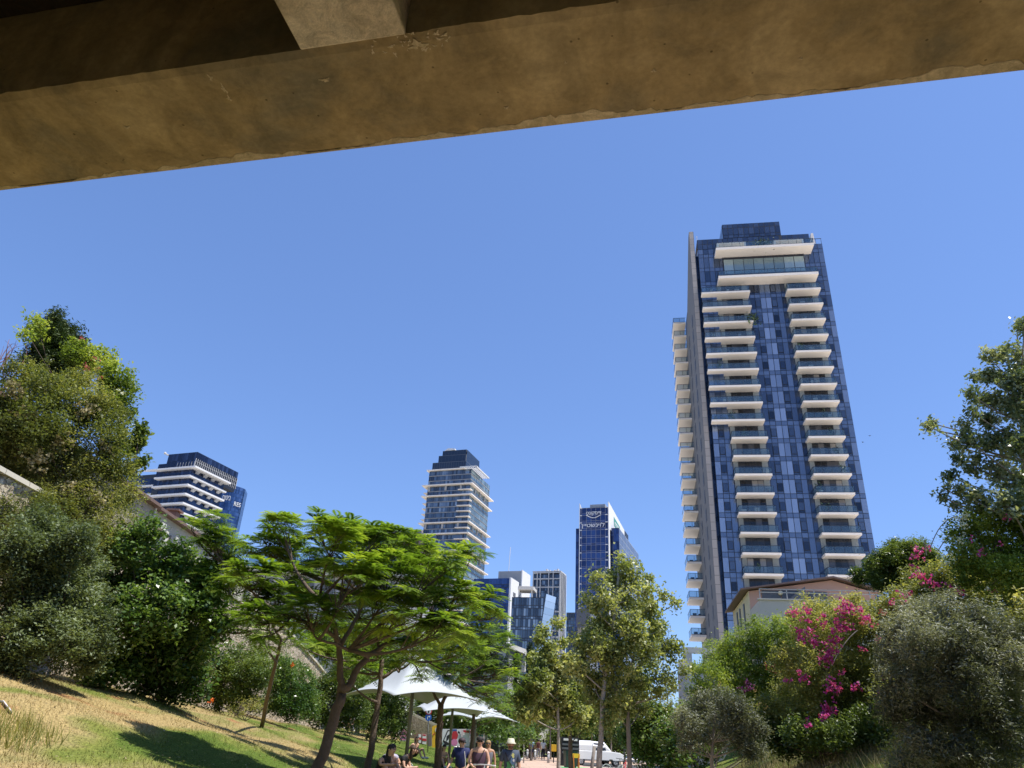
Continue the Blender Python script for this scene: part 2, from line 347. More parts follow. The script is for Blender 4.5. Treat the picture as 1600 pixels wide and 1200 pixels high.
# grass blades on the slope
m, n, b = newmat('grass_blades'); L = n.links
cout, g, nzf = lawn_nodes(n, L)
at = n.nodes.new('ShaderNodeAttribute'); at.attribute_name = 'tint'
mr = n.nodes.new('ShaderNodeMapRange'); mr.inputs['To Min'].default_value = 0.65; mr.inputs['To Max'].default_value = 1.5; L.new(at.outputs['Fac'], mr.inputs['Value'])
m2 = n.nodes.new('ShaderNodeMix'); m2.data_type = 'RGBA'; m2.blend_type = 'MULTIPLY'; m2.inputs[0].default_value = 1.0
L.new(cout, m2.inputs[6]); L.new(mr.outputs[0], m2.inputs[7]); L.new(m2.outputs[2], b.inputs['Base Color']); b.inputs['Roughness'].default_value = 0.7; b.inputs['Specular IOR Level'].default_value = 0.25
M['blade'] = m
def blades(name, N, xr, yr, hmin, hmax, wd, label=None):
    x = rng.uniform(*xr, N); y = yr[0]+(yr[1]-yr[0])*rng.random(N)**1.5; z = zg(x, y)
    h = rng.uniform(hmin, hmax, N)*(0.7+0.6*np.sin(x*2.1+y)*np.sin(y*1.7))
    h = np.abs(h)+hmin*0.5
    k_ = x < xl(y)-0.15; x, y, z, h = x[k_], y[k_], z[k_], h[k_]; N = len(x)
    th = rng.uniform(0, 2*math.pi, N); dx = np.cos(th)*wd; dy = np.sin(th)*wd; lean = rng.normal(0, 0.6, (N, 2))*h[:, None]
    v = np.empty((N, 3, 3)); v[:, 0] = np.stack([x-dx, y-dy, z-0.01], -1); v[:, 1] = np.stack([x+dx, y+dy, z-0.01], -1); v[:, 2] = np.stack([x+lean[:, 0], y+lean[:, 1], z+h], -1)
    o = np_mesh(name, v.reshape(-1, 3), 3, M['blade']); tag(o, label, 'grass', kind='stuff'); return o
blades('grass', 150000, (-12.1, 3.5), (8.0, 75.0), 0.025, 0.07, 0.006, 'dry patchy lawn grass covering the slope under the trees')

# paved path, kerb and green lane
def paving(name, c1, c2, mc, bw, bh):
    m, n, b = newmat(name); L = n.links
    g = n.nodes.new('ShaderNodeNewGeometry'); br = n.nodes.new('ShaderNodeTexBrick'); br.inputs['Scale'].default_value = 1
    br.inputs['Brick Width'].default_value = bw; br.inputs['Row Height'].default_value = bh; br.inputs['Mortar Size'].default_value = 0.012
    br.inputs['Color1'].default_value = (*c1, 1); br.inputs['Color2'].default_value = (*c2, 1); br.inputs['Mortar'].default_value = (*mc, 1)
    nz = n.nodes.new('ShaderNodeTexNoise'); nz.inputs['Scale'].default_value = 3; nz.inputs['Detail'].default_value = 8
    L.new(g.outputs['Position'], br.inputs['Vector']); L.new(g.outputs['Position'], nz.inputs['Vector'])
    mr = n.nodes.new('ShaderNodeMapRange'); mr.inputs['To Min'].default_value = 0.7; mr.inputs['To Max'].default_value = 1.25; L.new(nz.outputs['Fac'], mr.inputs['Value'])
    mx = n.nodes.new('ShaderNodeMix'); mx.data_type = 'RGBA'; mx.blend_type = 'MULTIPLY'; mx.inputs[0].default_value = 1
    L.new(br.outputs['Color'], mx.inputs[6]); L.new(mr.outputs[0], mx.inputs[7]); L.new(mx.outputs[2], b.inputs['Base Color'])
    b.inputs['Roughness'].default_value = 0.85
    return m
M['path'] = paving('salmon_paving', (0.50, 0.36, 0.27), (0.46, 0.33, 0.25), (0.16, 0.12, 0.10), 2.6, 2.6)
M['lane'] = plain('green_lane_coating', (0.16, 0.42, 0.17), 0.8, noise=0.25, scale=1.2)
p = MB(); yy = [-25, 22, 62, 96]
for i in range(3):
    a_, b_ = yy[i], yy[i+1]
    p.prism([(xl(a_), a_), (xr(a_), a_), (xr(b_) if i < 2 else 24, b_), (xl(b_), b_)], -0.2, 0.012)
tag(p.build('path', M['path']), kind='structure')
p = MB()
for i in range(3):
    a_, b_ = yy[i], yy[i+1]
    p.prism([(xl(a_)-.15, a_), (xl(a_)-.005, a_), (xl(b_)-.005, b_), (xl(b_)-.15, b_)], -0.2, 0.06)
    if i < 2: p.prism([(xr(a_)+.005, a_), (xr(a_)+.15, a_), (xr(b_)+.15, b_), (xr(b_)+.005, b_)], -0.2, 0.06)
tag(p.build('kerb', M['offwhite']), kind='structure')
p = MB(); p.prism([(3.6, 30), (5.6, 30), (9.6, 62), (5.2, 62)], -0.1, 0.02)
tag(p.build('green_lane', M['lane']), kind='structure')
p = MB(); p.box(-40, 60, 96.3, 112, -0.2, 0.02); p.box(7.5, 60, 66, 80, -0.2, 0.016)
tag(p.build('road', plain('asphalt', (0.06, 0.06, 0.062), 0.85, noise=0.25, scale=6)), kind='structure')

p = MB(); p.box(-700, 900, 112.1, 1400, -0.2, 0.03); p.box(24, 700, 80.1, 112, -.2, .03); p.box(26, 700, -200, 79.9, -.2, 5.68); p.box(-700, -24, -200, 112, -.2, 5.9); tag(p.build('bounce_ground', plain('pale_bounce_ground', (.72, .66, .58), .9, noise=.15, scale=.2)), kind='structure')  # unseen pale ground and raised blocks, added to bounce light onto the balcony soffits

# ---------------------------------------------------------------- the bridge overhead
br = empty('bridge', (0, 3.80, 5.5), math.atan2(-0.222, 0.975), 'weathered brown concrete bridge deck overhead with its edge beam and cross beams', 'bridge')
def rough_beam():
    b = MB(); N = 420; xs_ = np.linspace(-16, 16, N)
    j1 = 0.0025*rng.standard_normal(N); j2 = 0.0025*rng.standard_normal(N)+0.004*np.sin(np.arange(N)*.11); j2 += 0.008*(rng.random(N) > 0.94)
    prof = lambda i: [(-0.86+j2[i], 0.012+abs(j2[i])*0.6), (-0.80, 0.0), (-0.02, 0.0), (0.0+j1[i]*0.6, 0.012+abs(j1[i])), (0.0, 0.06), (0.0, 1.45), (-0.86, 1.45)]
    v = [(xs_[i], y, z) for i in range(N) for y, z in prof(i)]
    f = [(i*7+k, (i+1)*7+k, (i+1)*7+(k+1) % 7, i*7+(k+1) % 7) for i in range(N-1) for k in range(7)]
    b.add(v, f); return b
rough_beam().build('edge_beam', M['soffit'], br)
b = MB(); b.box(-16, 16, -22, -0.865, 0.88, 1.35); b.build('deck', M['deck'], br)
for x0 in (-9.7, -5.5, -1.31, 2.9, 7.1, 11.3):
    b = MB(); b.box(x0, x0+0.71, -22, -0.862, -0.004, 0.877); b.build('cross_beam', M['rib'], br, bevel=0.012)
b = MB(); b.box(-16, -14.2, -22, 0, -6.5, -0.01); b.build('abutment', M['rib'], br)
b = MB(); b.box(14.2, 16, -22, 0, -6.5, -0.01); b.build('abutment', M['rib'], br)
# chipped mortar lip along the outer edge, and drips where the cross beam lands
b = MB(); N = 520; xs_ = np.linspace(-8, 9, N)
wv = 0.03+0.022*np.sin(xs_*2.3+1)+0.02*np.sin(xs_*5.1)+0.012*np.sin(xs_*17)+0.007*rng.standard_normal(N)+0.012*(xs_ > -1)
wv = np.clip(wv, 0.004, 0.12)
v = []
for i in range(N): v += [(xs_[i], 0.005, -0.004), (xs_[i], -wv[i], -0.0035), (xs_[i], -wv[i]-0.005, 0.0008), (xs_[i], 0.008, 0.03)]
b.add(v, [(i*4+k, (i+1)*4+k, (i+1)*4+(k+1) % 4, i*4+(k+1) % 4) for i in range(N-1) for k in range(4)])
b.build('mortar_lip', M['lip'], br)
b = MB(); rr = random.Random(4)
def blot(cx, cy, r, ex=1.0, rot=0.0, z=-0.003):
    n_ = 22; ph = rr.random()*6; poly = []
    for i in range(n_):
        a = 2*math.pi*i/n_; q = r*(0.6+0.3*math.sin(3*a+ph)+0.22*math.sin(7*a+2*ph)+0.2*rr.random())
        x, y = q*math.cos(a)*ex, q*math.sin(a)
        poly.append((cx+x*math.cos(rot)-y*math.sin(rot), cy+x*math.sin(rot)+y*math.cos(rot)))
    b.add([(x, y, z) for x, y in poly]+[(cx, cy, z-0.002)], [(i, n_, (i+1) % n_) for i in range(n_)])
for cx, cy, r_, ex in [(-2.02, -0.76, .03, .6), (-1.98, -0.66, .05, .35), (-1.99, -0.58, .03, .6), (-1.25, -.62, .018, 2.5), (-2.9, -0.45, .018, 1.8), (-0.1, -0.2, .015, 1.5), (0.9, -0.35, .016, 1.2), (0.35, -.5, .012, 1), (1.8, -.3, .014, 1), (-0.55, -.78, .04, 1.8)]: blot(cx, cy, r_, ex)
b.build('mortar_splash', M['lip'], br)
b = MB()
for k in range(34):                     # faint chalky efflorescence where the cross beam lands
    a = rr.random()*6.28; q_ = rr.random()**.5; blot(-.62+.30*q_*math.cos(a), -.80+.075*q_*math.sin(a), 0.004+0.008*rr.random(), 1.0+2*rr.random(), rr.random()*3, -0.001)
b.build('lime_stain', plain('lime_stain', (.62, .50, .33), .9), br)

# ---------------------------------------------------------------- building helpers
def frame(yaw, u, dp, z=0.0):
    a = R(yaw); d = np.array([math.sin(a), math.cos(a)]); r = np.array([math.cos(a), -math.sin(a)])
    q = r*u+d*dp; return (q[0], q[1], z), -a
def wall(mb, p0, p1, z0, z1, ncol, rows, gap=0.05, off=0.06, m=0, gaph=None, skip=None, tf=None):
    """panels on the wall p0->p1 (left to right seen from outside); rows = z breaks"""
    gaph = gap if gaph is None else gaph
    p0 = np.array(p0, float); p1 = np.array(p1, float); t = (p1-p0); Ln = np.linalg.norm(t); t /= Ln; nrm = np.array([t[1], -t[0]])
    cs = np.linspace(0, Ln, ncol+1) if np.isscalar(ncol) else np.array(ncol)
    for i in range(len(cs)-1):
        for j in range(len(rows)-1):
            if skip and skip(i, j, cs[i], rows[j]): continue
            a = p0+t*(cs[i]+gap/2)+nrm*off; c = p0+t*(cs[i+1]-gap/2)+nrm*off
            zz0, zz1 = rows[j]+gaph/2, rows[j+1]-gaph/2
            if zz1 <= zz0: continue
            mb.quad((*a, zz0), (*c, zz0), (*c, zz1), (*a, zz1), m)
            if tf: mb.t = (mb.t or [])+[tf(i, j)]
def ltext(s, size, mat, parent, loc, rot=(math.pi/2, 0, 0), name='lettering', ext=0.06, width=None, bold=0.0):
    cu = bpy.data.curves.new(name, 'FONT'); cu.body = s; cu.size = size; cu.extrude = ext; cu.align_x = 'CENTER'; cu.offset = bold
    o = bpy.data.objects.new(name, cu); col.objects.link(o)
    bpy.context.view_layer.update()
    me = bpy.data.meshes.new_from_object(o.evaluated_get(bpy.context.evaluated_depsgraph_get())); bpy.data.objects.remove(o)
    me.name = name; me.materials.clear(); me.materials.append(mat)
    o = bpy.data.objects.new(name, me); col.objects.link(o); o.parent = parent; o.location = loc; o.rotation_euler = rot
    if width:
        xs2 = [v.co.x for v in me.vertices]; k = width/(max(xs2)-min(xs2))
        for v in me.vertices: v.co.x *= k
    return o

# ---------------------------------------------------------------- tower A: tall residential tower
loc, rz = frame(10, 13.7, 125)
TA = empty('residential_tower', loc, rz, 'tallest blue glass apartment tower with stacked white slab balconies', 'tower')
H = 3.39; ZT = 81.9
X0, X1 = 1.5, 25.8
core = MB(); core.box(0.9, X1-0.1, 2.4, 31, 0, 94); core.box(X0, X1-0.05, 0.0, 2.4, 0, 93.9); core.box(X0, 18.2, 0.0, 20, 93.9, 96.4); core.box(18.2, 23.5, 0, 20, 93.95, 96.5); core.box(6.8, 18.2, 0.05, 16, 96.4, 100.0)
core.build('structural_core', M['mull'], TA)
rows = []; zc = ZT+H*4+1.0
z_ = ZT-24*H-0.3
rows = [max(0.05, z_)]
while z_ < 93.5:
    rows += [z_+0.85, z_+H]; z_ += H
rows = [q for q in rows if q < 93.6]+[93.9]
cw = MB(); colx = np.arange(X0, X1+0.01, 1.0125)-X0
LIGHT = {0: .80, 1: .5, 2: .62, 8: .5, 9: .3, 10: .45, 11: .85, 12: .80, 13: .32, 14: .55, 15: .22, 21: .45, 22: .5, 23: .72}
def tA(i, j):
    if j % 2 == 0: return .52+.1*rng.random()
    q = LIGHT.get(i, .4)
    if j > len(rows)-9: q = q*.6+.1
    return float(np.clip(q+rng.normal(0, .07)+(-.2 if rng.random() < .12 else 0), 0, 1))
tR = lambda i, j: .18+.2*rng.random()
wall(cw, (X0, 0), (X1, 0), 0, 94, colx, rows, 0.10, 0.05, tf=tA)
wall(cw, (X0, 0), (18.2, 0), 0, 94, np.arange(0, 16.7, 1.0125), [93.9, 95.1, 96.4], 0.1, 0.07, tf=tR)
wall(cw, (18.2, 0), (23.5, 0), 0, 94, 5, [93.95, 95.1, 96.5], 0.1, 0.05, tf=tR)
wall(cw, (6.8, 0.05), (18.2, 0.05), 0, 94, 11, [96.45, 97.2, 98.9, 100.0], 0.1, 0.1, tf=tR)
wall(cw, (6.8, 16), (6.8, 0.05), 0, 94, 12, [96.45, 98.2, 100.0], 0.1, 0.06, tf=tR)
cw.build('curtain_wall', M['glassA'], TA, rand=True)
rc = MB(); wall(rc, (0.9, 2.4), (X0, 2.4), 0, 94, 1, rows, 0.06, 0.04); wall(rc, (X0, 2.4), (X0, 0), 0, 94, 2, rows, 0.1, 0.05)
rc.build('recessed_glazing', M['glassDk'], TA, rand=True)
fn = MB(); fn.ext([(0, 0, 0), (0, 31, 0), (0, 31, 80), (0, 20, 84), (0, 2.0, 98.6), (0, 0, 98.6)], (0.9, 0, 0)); fn.build('stone_fin', M['fin'], TA)
fn = MB(); fn.ext([(24.0, 3.0, 94.0), (25.6, 3.0, 94.0), (25.3, 3.0, 98.9), (24.9, 3.0, 98.9)], (0, 14, 0)); fn.build('roof_fin', M['slab'], TA)
rl_ = MB()
for x in np.linspace(23.6, 25.7, 3): rl_.box(x-.03, x+.03, 0.1, 0.16, 94, 95.2)
rl_.box(23.5, 25.8, 0.08, 0.18, 95.2, 95.28); rl_.build('roof_railing', M['mull'], TA)
pl = MB(); pl.box(1.6, 7, 4, 9, 96.45, 97.2); pl.box(1.6, 1.7, 1, 1.1, 96.4, 98.2); pl.box(2, 3.4, 2, 3, 96.4, 97.1); pl.build('roof_plant', M['slab'], TA)

def balcony(x0, x1, z, dep=2.45, parent=TA, step=None, th=0.36, glassdoors=True, y0=0.0):
    s = MB()
    if step: s.prism([(x0, y0-dep), (x1, y0-dep), (x1, y0+0.0), (x0+step, y0+0.0), (x0+step, y0-1.0), (x0, y0-1.0)], z-th, z)
    else: s.box(x0, x1, y0-dep, y0, z-th, z)
    o = s.build('balcony', M['slab'], parent)
    g = MB(); e = 0.06; hh = 1.12
    g.quad((x0+e, y0-dep+e, z+.08), (x1-e, y0-dep+e, z+.08), (x1-e, y0-dep+e, z+hh), (x0+e, y0-dep+e, z+hh))
    g.quad((x0+e, y0-0.1, z+.08), (x0+e, y0-dep+e, z+.08), (x0+e, y0-dep+e, z+hh), (x0+e, y0-0.1, z+hh))
    g.quad((x1-e, y0-dep+e, z+.08), (x1-e, y0-0.1, z+.08), (x1-e, y0-0.1, z+hh), (x1-e, y0-dep+e, z+hh))
    g.build('glass_railing', M['rail'], o)
    r_ = MB(); r_.box(x0+e-.03, x1-e+.03, y0-dep+e-.03, y0-dep+e+.03, z+hh, z+hh+.07)
    r_.box(x0+e-.03, x0+e+.03, y0-dep+e, y0, z+hh, z+hh+.07); r_.box(x1-e-.03, x1-e+.03, y0-dep+e, y0, z+hh, z+hh+.07)
    for x in np.linspace(x0+e, x1-e, int((x1-x0)/1.5)+1): r_.box(x-.025, x+.025, y0-dep+e-.02, y0-dep+e+.02, z, z+hh)
    r_.box(x0+.02, x1-.02, y0-dep+.02, y0-dep+.06, z+.0, z+.09)
    r_.build('handrail', M['mull'], o)
    if glassdoors:
        xa = x0+(step or 0.0)
        d = MB()
        d.box(xa+0.15, xa+0.95, y0-0.16, y0-0.10, z, z+H-th-.02, 0); d.build('side_panel', M['sidegrey'], o); d = MB(); d.box(x1-1.1, x1-0.1, y0-0.16, y0-0.10, z, z+H-th-.02, 0)
        d.build('side_panel', M['sidegrey'], o)
        q = MB(); wall(q, (xa+0.98, y0-0.1), (x1-1.13, y0-0.1), z, z+H, 4, [z+.05, z+H-th-.1], 0.09, 0.04)
        q.build('sliding_door', M['doorglass'], o, rand=True)
        q = MB(); q.box(xa+.96, x1-1.11, y0-.13, y0-.09, z, z+H-th-.02); q.build('door_frame', M['mull'], o)
    if glassdoors and rng.random() < .75:
        f_ = MB(); x = x0+.5
        while x < x1-.6:
            w_ = rng.uniform(.3, .9); h_ = rng.uniform(.35, .95)
            if rng.random() < .55: f_.box(x, x+w_, y0-dep+.4, y0-dep+.9, z+.003, z+h_)
            x += w_+rng.uniform(.3, 1.6)
        if f_.f: f_.build('balcony_clutter', [M['dgrey'], M['offwhite'], M['grey']][rng.integers(3)], o)  # random boxes as balcony clutter, mostly small furniture
    if glassdoors and rng.random() < .3:
        xx = rng.uniform(x0+.5, x1-.5); P_ = np.array([xx, y0-dep+.5, z+.9])+rng.standard_normal((60, 3))*[.3, .2, .35]
        q_ = np.repeat(P_, 4, 0)+rng.standard_normal((240, 3))*.13; np_mesh('balcony_plant', q_, 4, plain_leaf, o)
    return o
plain_leaf = tinted('balcony_leaf', [(0, (.03, .06, .02)), (1, (.10, .15, .05))], .6)
for k in range(25):
    z = ZT-k*H
    if z < 3: break
    if k <= 8: balcony(1.3, 10.4, z, step=3.1)
    else: balcony(4.5, 10.6, z)
    balcony(17.3, 23.4, z)
bl = balcony(4.7, 23.3, 92.0, 3.0, th=0.55, glassdoors=False); bl['label'] = 'wide top terrace slab'
bl = balcony(4.7, 23.3, 85.25, 2.9, th=0.55, glassdoors=False); bl['label'] = 'wide terrace slab under the winter garden'
for (xx, zz) in [(10.2, 75.6), (14.5, 92.9), (13.2, 92.8)]:
    P_ = np.array([xx, -2.2, zz])+rng.standard_normal((170, 3))*[.55, .3, .5]; np_mesh('terrace_plant', np.repeat(P_, 4, 0)+rng.standard_normal((680, 3))*.16, 4, plain_leaf, TA)
wg = MB(); wg.box(6.2, 21.9, -0.3, -0.12, 85.3, 91.4); wg.build('winter_garden_frame', M['mull'], TA)
wg = MB(); wall(wg, (6.3, -0.3), (21.8, -0.3), 0, 0, 8, [87.3, 90.9], 0.12, 0.03); wall(wg, (6.3, -0.3), (21.8, -0.3), 0, 0, 8, [85.4, 86.7], 0.12, 0.03)
wg.build('winter_garden_glazing', M['glassTeal'], TA, rand=True)
for x0 in (5.2, 16.3):
    pf = MB(); pf.box(x0, x0+5.6, -1.5, 0.1, 94.05, 94.3); pf.box(x0, x0+0.3, -1.5, -1.2, 92.02, 94.05); pf.box(x0+5.3, x0+5.6, -1.5, -1.2, 92.02, 94.05); pf.box(x0+.3, x0+5.3, -.35, -.2, 92.02, 94.05)
    pf.build('pergola', M['slab'], TA)
for k in range(-2, 19):
    z = ZT-k*H+0.05
    s = MB(); s.box(-2.75, -0.01, 20, 27, z-.36, z); o = s.build('balcony', M['slab'], TA)
    g = MB(); g.quad((-2.7, 20.05, z+.05), (-0.1, 20.05, z+.05), (-0.1, 20.05, z+1.15), (-2.7, 20.05, z+1.15)); g.quad((-2.7, 26.9, z+.05), (-2.7, 20.05, z+.05), (-2.7, 20.05, z+1.15), (-2.7, 26.9, z+1.15))
    g.build('glass_railing', M['rail'], o)
    r_ = MB(); r_.box(-2.74, 0, 20.02, 20.08, z+1.15, z+1.22); r_.box(-2.74, -2.68, 20, 27, z+1.15, z+1.22); r_.box(-2.74, -2.68, 20.02, 20.08, z, z+1.2); r_.box(-1.4, -1.34, 20.02, 20.08, z, z+1.2); r_.box(-2.74, 0, 20.02, 20.08, z, z+.1)
    if k % 3 != 1: r_.box(-2.1, -1.4, 22, 22.7, z, z+.8); r_.box(-1.1, -.7, 21.4, 22, z, z+.6)
    r_.build('handrail', M['mull'], o)
wins = []
for k in range(-1, 24):
    z = ZT-k*H
    for x in (X0+1.0125*10, X0+1.0125*13, X0+1.0125*22): wins.append((x, z))
    if k >= 9: wins.append((X0+1.0125*1, z))
extra = MB(); cnt = 0
def win_parts(x, z, mb_f, mb_g):
    mb_f.box(x+.02, x+1.0, -0.14, -0.055, z+.95, z+2.45); wall(mb_g, (x+.11, -.14), (x+.91, -.14), 0, 0, 1, [z+1.04, z+2.36], 0, .01)
for x, z in sorted(wins, key=lambda q: -q[1]):
    if z > 90: continue
    f_ = MB(); g_ = MB(); win_parts(x, z, f_, g_)
    cnt += 1
    if cnt <= 72:
        o = f_.build('window', M['mull'], TA); g_.build('pane', M['glassDk'], o, rand=True)
    else:
        if cnt == 73: EF, EG = MB(), MB()
        win_parts(x, z, EF, EG)
EF.v += []; o = EF.build('window', M['mull'], TA); o['kind'] = 'stuff'; EG.build('pane', M['glassDk'], o, rand=True)
nwin = 0
for k in range(0, 20):
    for y in (5.0, 13.5):
        if k > 13: continue
        z = ZT-k*H-3.4
        f_ = MB(); f_.box(-0.04, 0.02, y, y+1.5, z+.6, z+2.9); f_.build('window', M['mull'], TA)
# slim window joints of the lower part of the fin
for k in range(0, 6):
    z = ZT-(k+14)*H-3.4
    f_ = MB()
    for y in (5.0, 13.5): f_.box(-0.04, 0.02, y, y+1.5, z+.6, z+2.9)
    if k == 0: FF = MB()
    for y in (5.0, 13.5): FF.box(-0.04, 0.02, y, y+1.5, z+.6, z+2.9)
o = FF.build('fin_window', M['mull'], TA); o['kind'] = 'stuff'

# ---------------------------------------------------------------- tower B: stepped slab tower
loc, rz = frame(19.5, -189.2, 388)
TB = empty('slab_tower', loc, rz, 'grey glass tower with protruding white floor slabs and stepped roof, centre left of the skyline', 'tower')
W, Dp = 28.8, 34.0
zb = lambda px, py, D=420: 1.6+D*float(np.tan(math.asin(ray(px, py)[2])))
c = MB(); c.box(0.4, W-.4, 0.4, Dp-.4, 0, 149); c.box(1.5, 24, 1.5, 28, 149, 155); c.box(4.5, 23, 3, 27, 155, 160); c.box(6.5, 22.6, 4, 26, 160, 163.5)
c.build('structural_core', M['dgrey'], TB)
FLB = 3.35
zr = [149-FLB*i for i in range(44)][::-1]
r2_ = []
for q in zr[:-1]: r2_ += [q+0.35, q+FLB-.15]
def bandrows(zs, lo, hi): 
    return [(q+lo, q+hi) for q in zs[:-1]]
L_ = MB(); Rr = MB()
for a_, b_ in bandrows(zr, 0.45, 3.2):
    wall(L_, (0.4, 0.4), (W-.4, 0.4), 0, 0, 22, [a_, b_], 0.14, 0.05)
    wall(Rr, (W-.4, 0.4), (W-.4, Dp-.4), 0, 0, 20, [a_, b_], 0.14, 0.05)
L_.build('front_glazing', M['glassMid'], TB, rand=True); Rr.build('side_glazing', M['glassTeal'], TB, rand=True)
t_ = MB(); wall(t_, (1.5, 1.5), (24, 1.5), 0, 0, 14, [149.3, 154.8], .12, .04); wall(t_, (24, 1.5), (24, 28), 0, 0, 14, [149.3, 154.8], .12, .04)
wall(t_, (4.5, 3), (23, 3), 0, 0, 8, [155, 159.8], .06, .04); wall(t_, (6.5, 4), (22.6, 4), 0, 0, 8, [160, 163.4], .06, .04); wall(t_, (22.6, 4), (22.6, 26), 0, 0, 8, [155.2, 163.4], .1, .5)
t_.build('roof_screen', M['glassMid'], TB)
full = {0, 3, 5, 10, 12, 15, 17, 21, 23, 27, 29}
for i in range(36):
    z = 149-FLB*i; s = MB()
    if i == 0: s.prism([(-1, -1), (24, -1), (24, 0.4), (W-4, .4), (W-4, Dp), (-1, Dp)], z, z+.7)
    elif i in full:
        e = 1.6 if i > 3 else 2.0
        s.box(-2.6, W+e, -e, Dp+e, z, z+.62)
    else:
        s.box(.2, W-.2, .2, Dp-.2, z+.05, z+.28)
    o = s.build('floor_slab', M['slab'] if i in full or i == 0 else M['grey'], TB)
    if i not in full and i not in (1, 2):
        s = MB(); s.prism([(W-7.5, -1.5), (W+.8, -1.5), (W+.8, 2), (W-2, 2), (W-7.5, -.02)], z-.05, z+.4); s.box(-3.0, -.03, 2, 9, z, z+.4)
        s.build('balcony', M['slab'], TB)
tr = MB()
for k in range(9): tr.box(23+k*1.1, 23.4+k*1.1, -2.5+k*.3, 20, 149.1, 149.6)
tr.box(22, 33, -3, -2.4, 149, 149.7); tr.box(32.4, 33, -3, 20, 149, 149.7); tr.build('roof_trellis', M['white'], TB)
tr = MB(); tr.ext([(8, 3.5, 163.5), (15, 3.5, 163.6), (14.6, 3.5, 164.6), (10, 3.5, 165)], (0, 3, 0)); tr.build('roof_canopy', M['white'], TB)
for i in (4, 11, 16, 22):   # columns of the open loggia floors
    z = 149-FLB*(i)+0.0
    for x in (1, 12, 22): s = MB(); s.box(x, x+1.2, -.25, 0.3, z+.35, z+FLB-.02); s.build('loggia_column', M['grey'], TB)
    for y in (8, 16, 24): s = MB(); s.box(W-.3, W+.25, y, y+1.1, z+.35, z+FLB-.02); s.build('loggia_column', M['grey'], TB)

# ---------------------------------------------------------------- tower C: navy office block with white bands (left)
loc, rz = frame(20.5, -259, 235)
TC = empty('office_tower', loc, rz, 'dark navy glass office block with bright white floor bands behind the left houses', 'tower')
W = 28.0; Dp = 22.0
NV = tinted('dark_navy_glass', [(0.0, (0.006, 0.011, 0.032)), (0.6, (0.012, 0.022, 0.06)), (1.0, (0.03, 0.05, 0.11))], 0.1, 0.35, 0.6)
c = MB(); c.box(8, W-4, 1, Dp, 0, 100); c.box(7.5, W-4.5, 2.0, Dp+8, 100, 109.5); c.box(1, 8, 4, Dp+6, 60, 106.0); c.box(-19, 7.8, 8, 20, 0, 103)
c.build('structural_core', M['mull'], TC)
g = MB()
FC = 4.05
for i in range(14):
    z = 101-FC*i-FC
    wall(g, (8, 1), (W-4, 1), 0, 0, 14, [z+.9, z+FC], 0.08, .05); wall(g, (W-4, 1), (W-4, Dp), 0, 0, 14, [z+.9, z+FC], .08, .05)
    if i >= 0: wall(g, (-19, 8), (7.8, 8), 0, 0, 18, [z+.9, z+FC], .08, .05); wall(g, (7.8, 8), (7.8, 1), 0, 0, 4, [z+.9, z+FC], .08, .05)
wall(g, (7.5, 2), (W-4.5, 2), 0, 0, 14, [100.9, 103, 106, 109.4], .08, .05); wall(g, (1, 4), (7.5, 4), 0, 0, 6, [94, 98, 102, 105.9], .08, .05)
wall(g, (W-4.5, 2), (W-4.5, Dp+8), 0, 0, 20, [106.6, 109.4], .08, .05)
g.build('glazing', NV, TC, rand=True)
cr_ = MB()
for y in np.linspace(2, Dp+8, 24): cr_.box(W-4.45, W-4.2, y-.1, y+.1, 101.3, 106.5)
for x in np.linspace(14, W-4.6, 7): cr_.box(x, x+.15, 1.75, 1.95, 102, 105)
for z in (103.2, 105): cr_.box(W-4.45, W-4.3, 2, Dp+8, z, z+.12)
cr_.build('roof_louvres', M['grey'], TC)
for i in range(8):
    z = 101-FC*i; s = MB(); o_ = -1.0+ (0.9 if i == 0 else 0)
    xe = W if i == 0 else W-4+1.9-0.0
    s.prism([(6.0-(9 if i == 0 else 0), -1.2), (W-2.2+(1.6 if i == 0 else 0), -1.2), (W-2.2+(1.6 if i == 0 else 0), Dp+.5), (W-4, Dp+.5), (W-4, 1), (6.0, 1)], z, z+.72)
    s.build('white_band', M['white'], TC)
    for y in (3, 8, 13, 18): s = MB(); s.ext([(W-3.9, y, z-.02), (W-2.4, y, z-.02), (W-3.9, y, z-1.3)], (0, 2.0, 0)); s.build('bracket', M['grey'], TC)
    if i > 0:
        s = MB(); s.prism([(-19.5, 6.6), (4.2, 6.6), (5.6, 10), (-19.5, 10)], z-.2, z+.5); s.build('white_band', M['white'], TC)
s = MB(); s.box(6.2, 7.5, 1.8, 2.4, 109.2, 109.5); s.tube([(5, 2, 110.2), (7.5, 2, 109.2)], .25); s.ball((5, 2, 110.3), .6); s.build('roof_crane', M['offwhite'], TC)

loc, rz = frame(20.5, -271.6, 300)
TD = empty('curved_tower', loc, rz, 'blue curved glass tower with white lettering behind the navy office block', 'tower')
n_ = 15; cv = [(-9, -4.5)]+[(5*math.sin(t)+0.0, 8-8*math.cos(t)*1.0) for t in np.linspace(0, math.pi/2, n_)]+[(1, 15), (-9, 15)]
s = MB(); s.prism(cv, 0, 117); s.build('structural_core', M['mull'], TD)
g = MB()
for i in range(n_):
    a_, b_ = cv[i], cv[i+1]
    wall(g, a_, b_, 0, 0, 1 if i else 9, [117-1.95*j for j in range(30)][::-1], .0, .08, gaph=.12)
wall(g, cv[n_], cv[n_+1], 0, 0, 4, [117-1.95*j for j in range(30)][::-1], .06, .08)
g.build('glazing', tinted('deep_blue_glass', [(0, (.02, .05, .13)), (.7, (.035, .08, .20)), (1, (.07, .13, .28))], .1, .4), TD, rand=True)

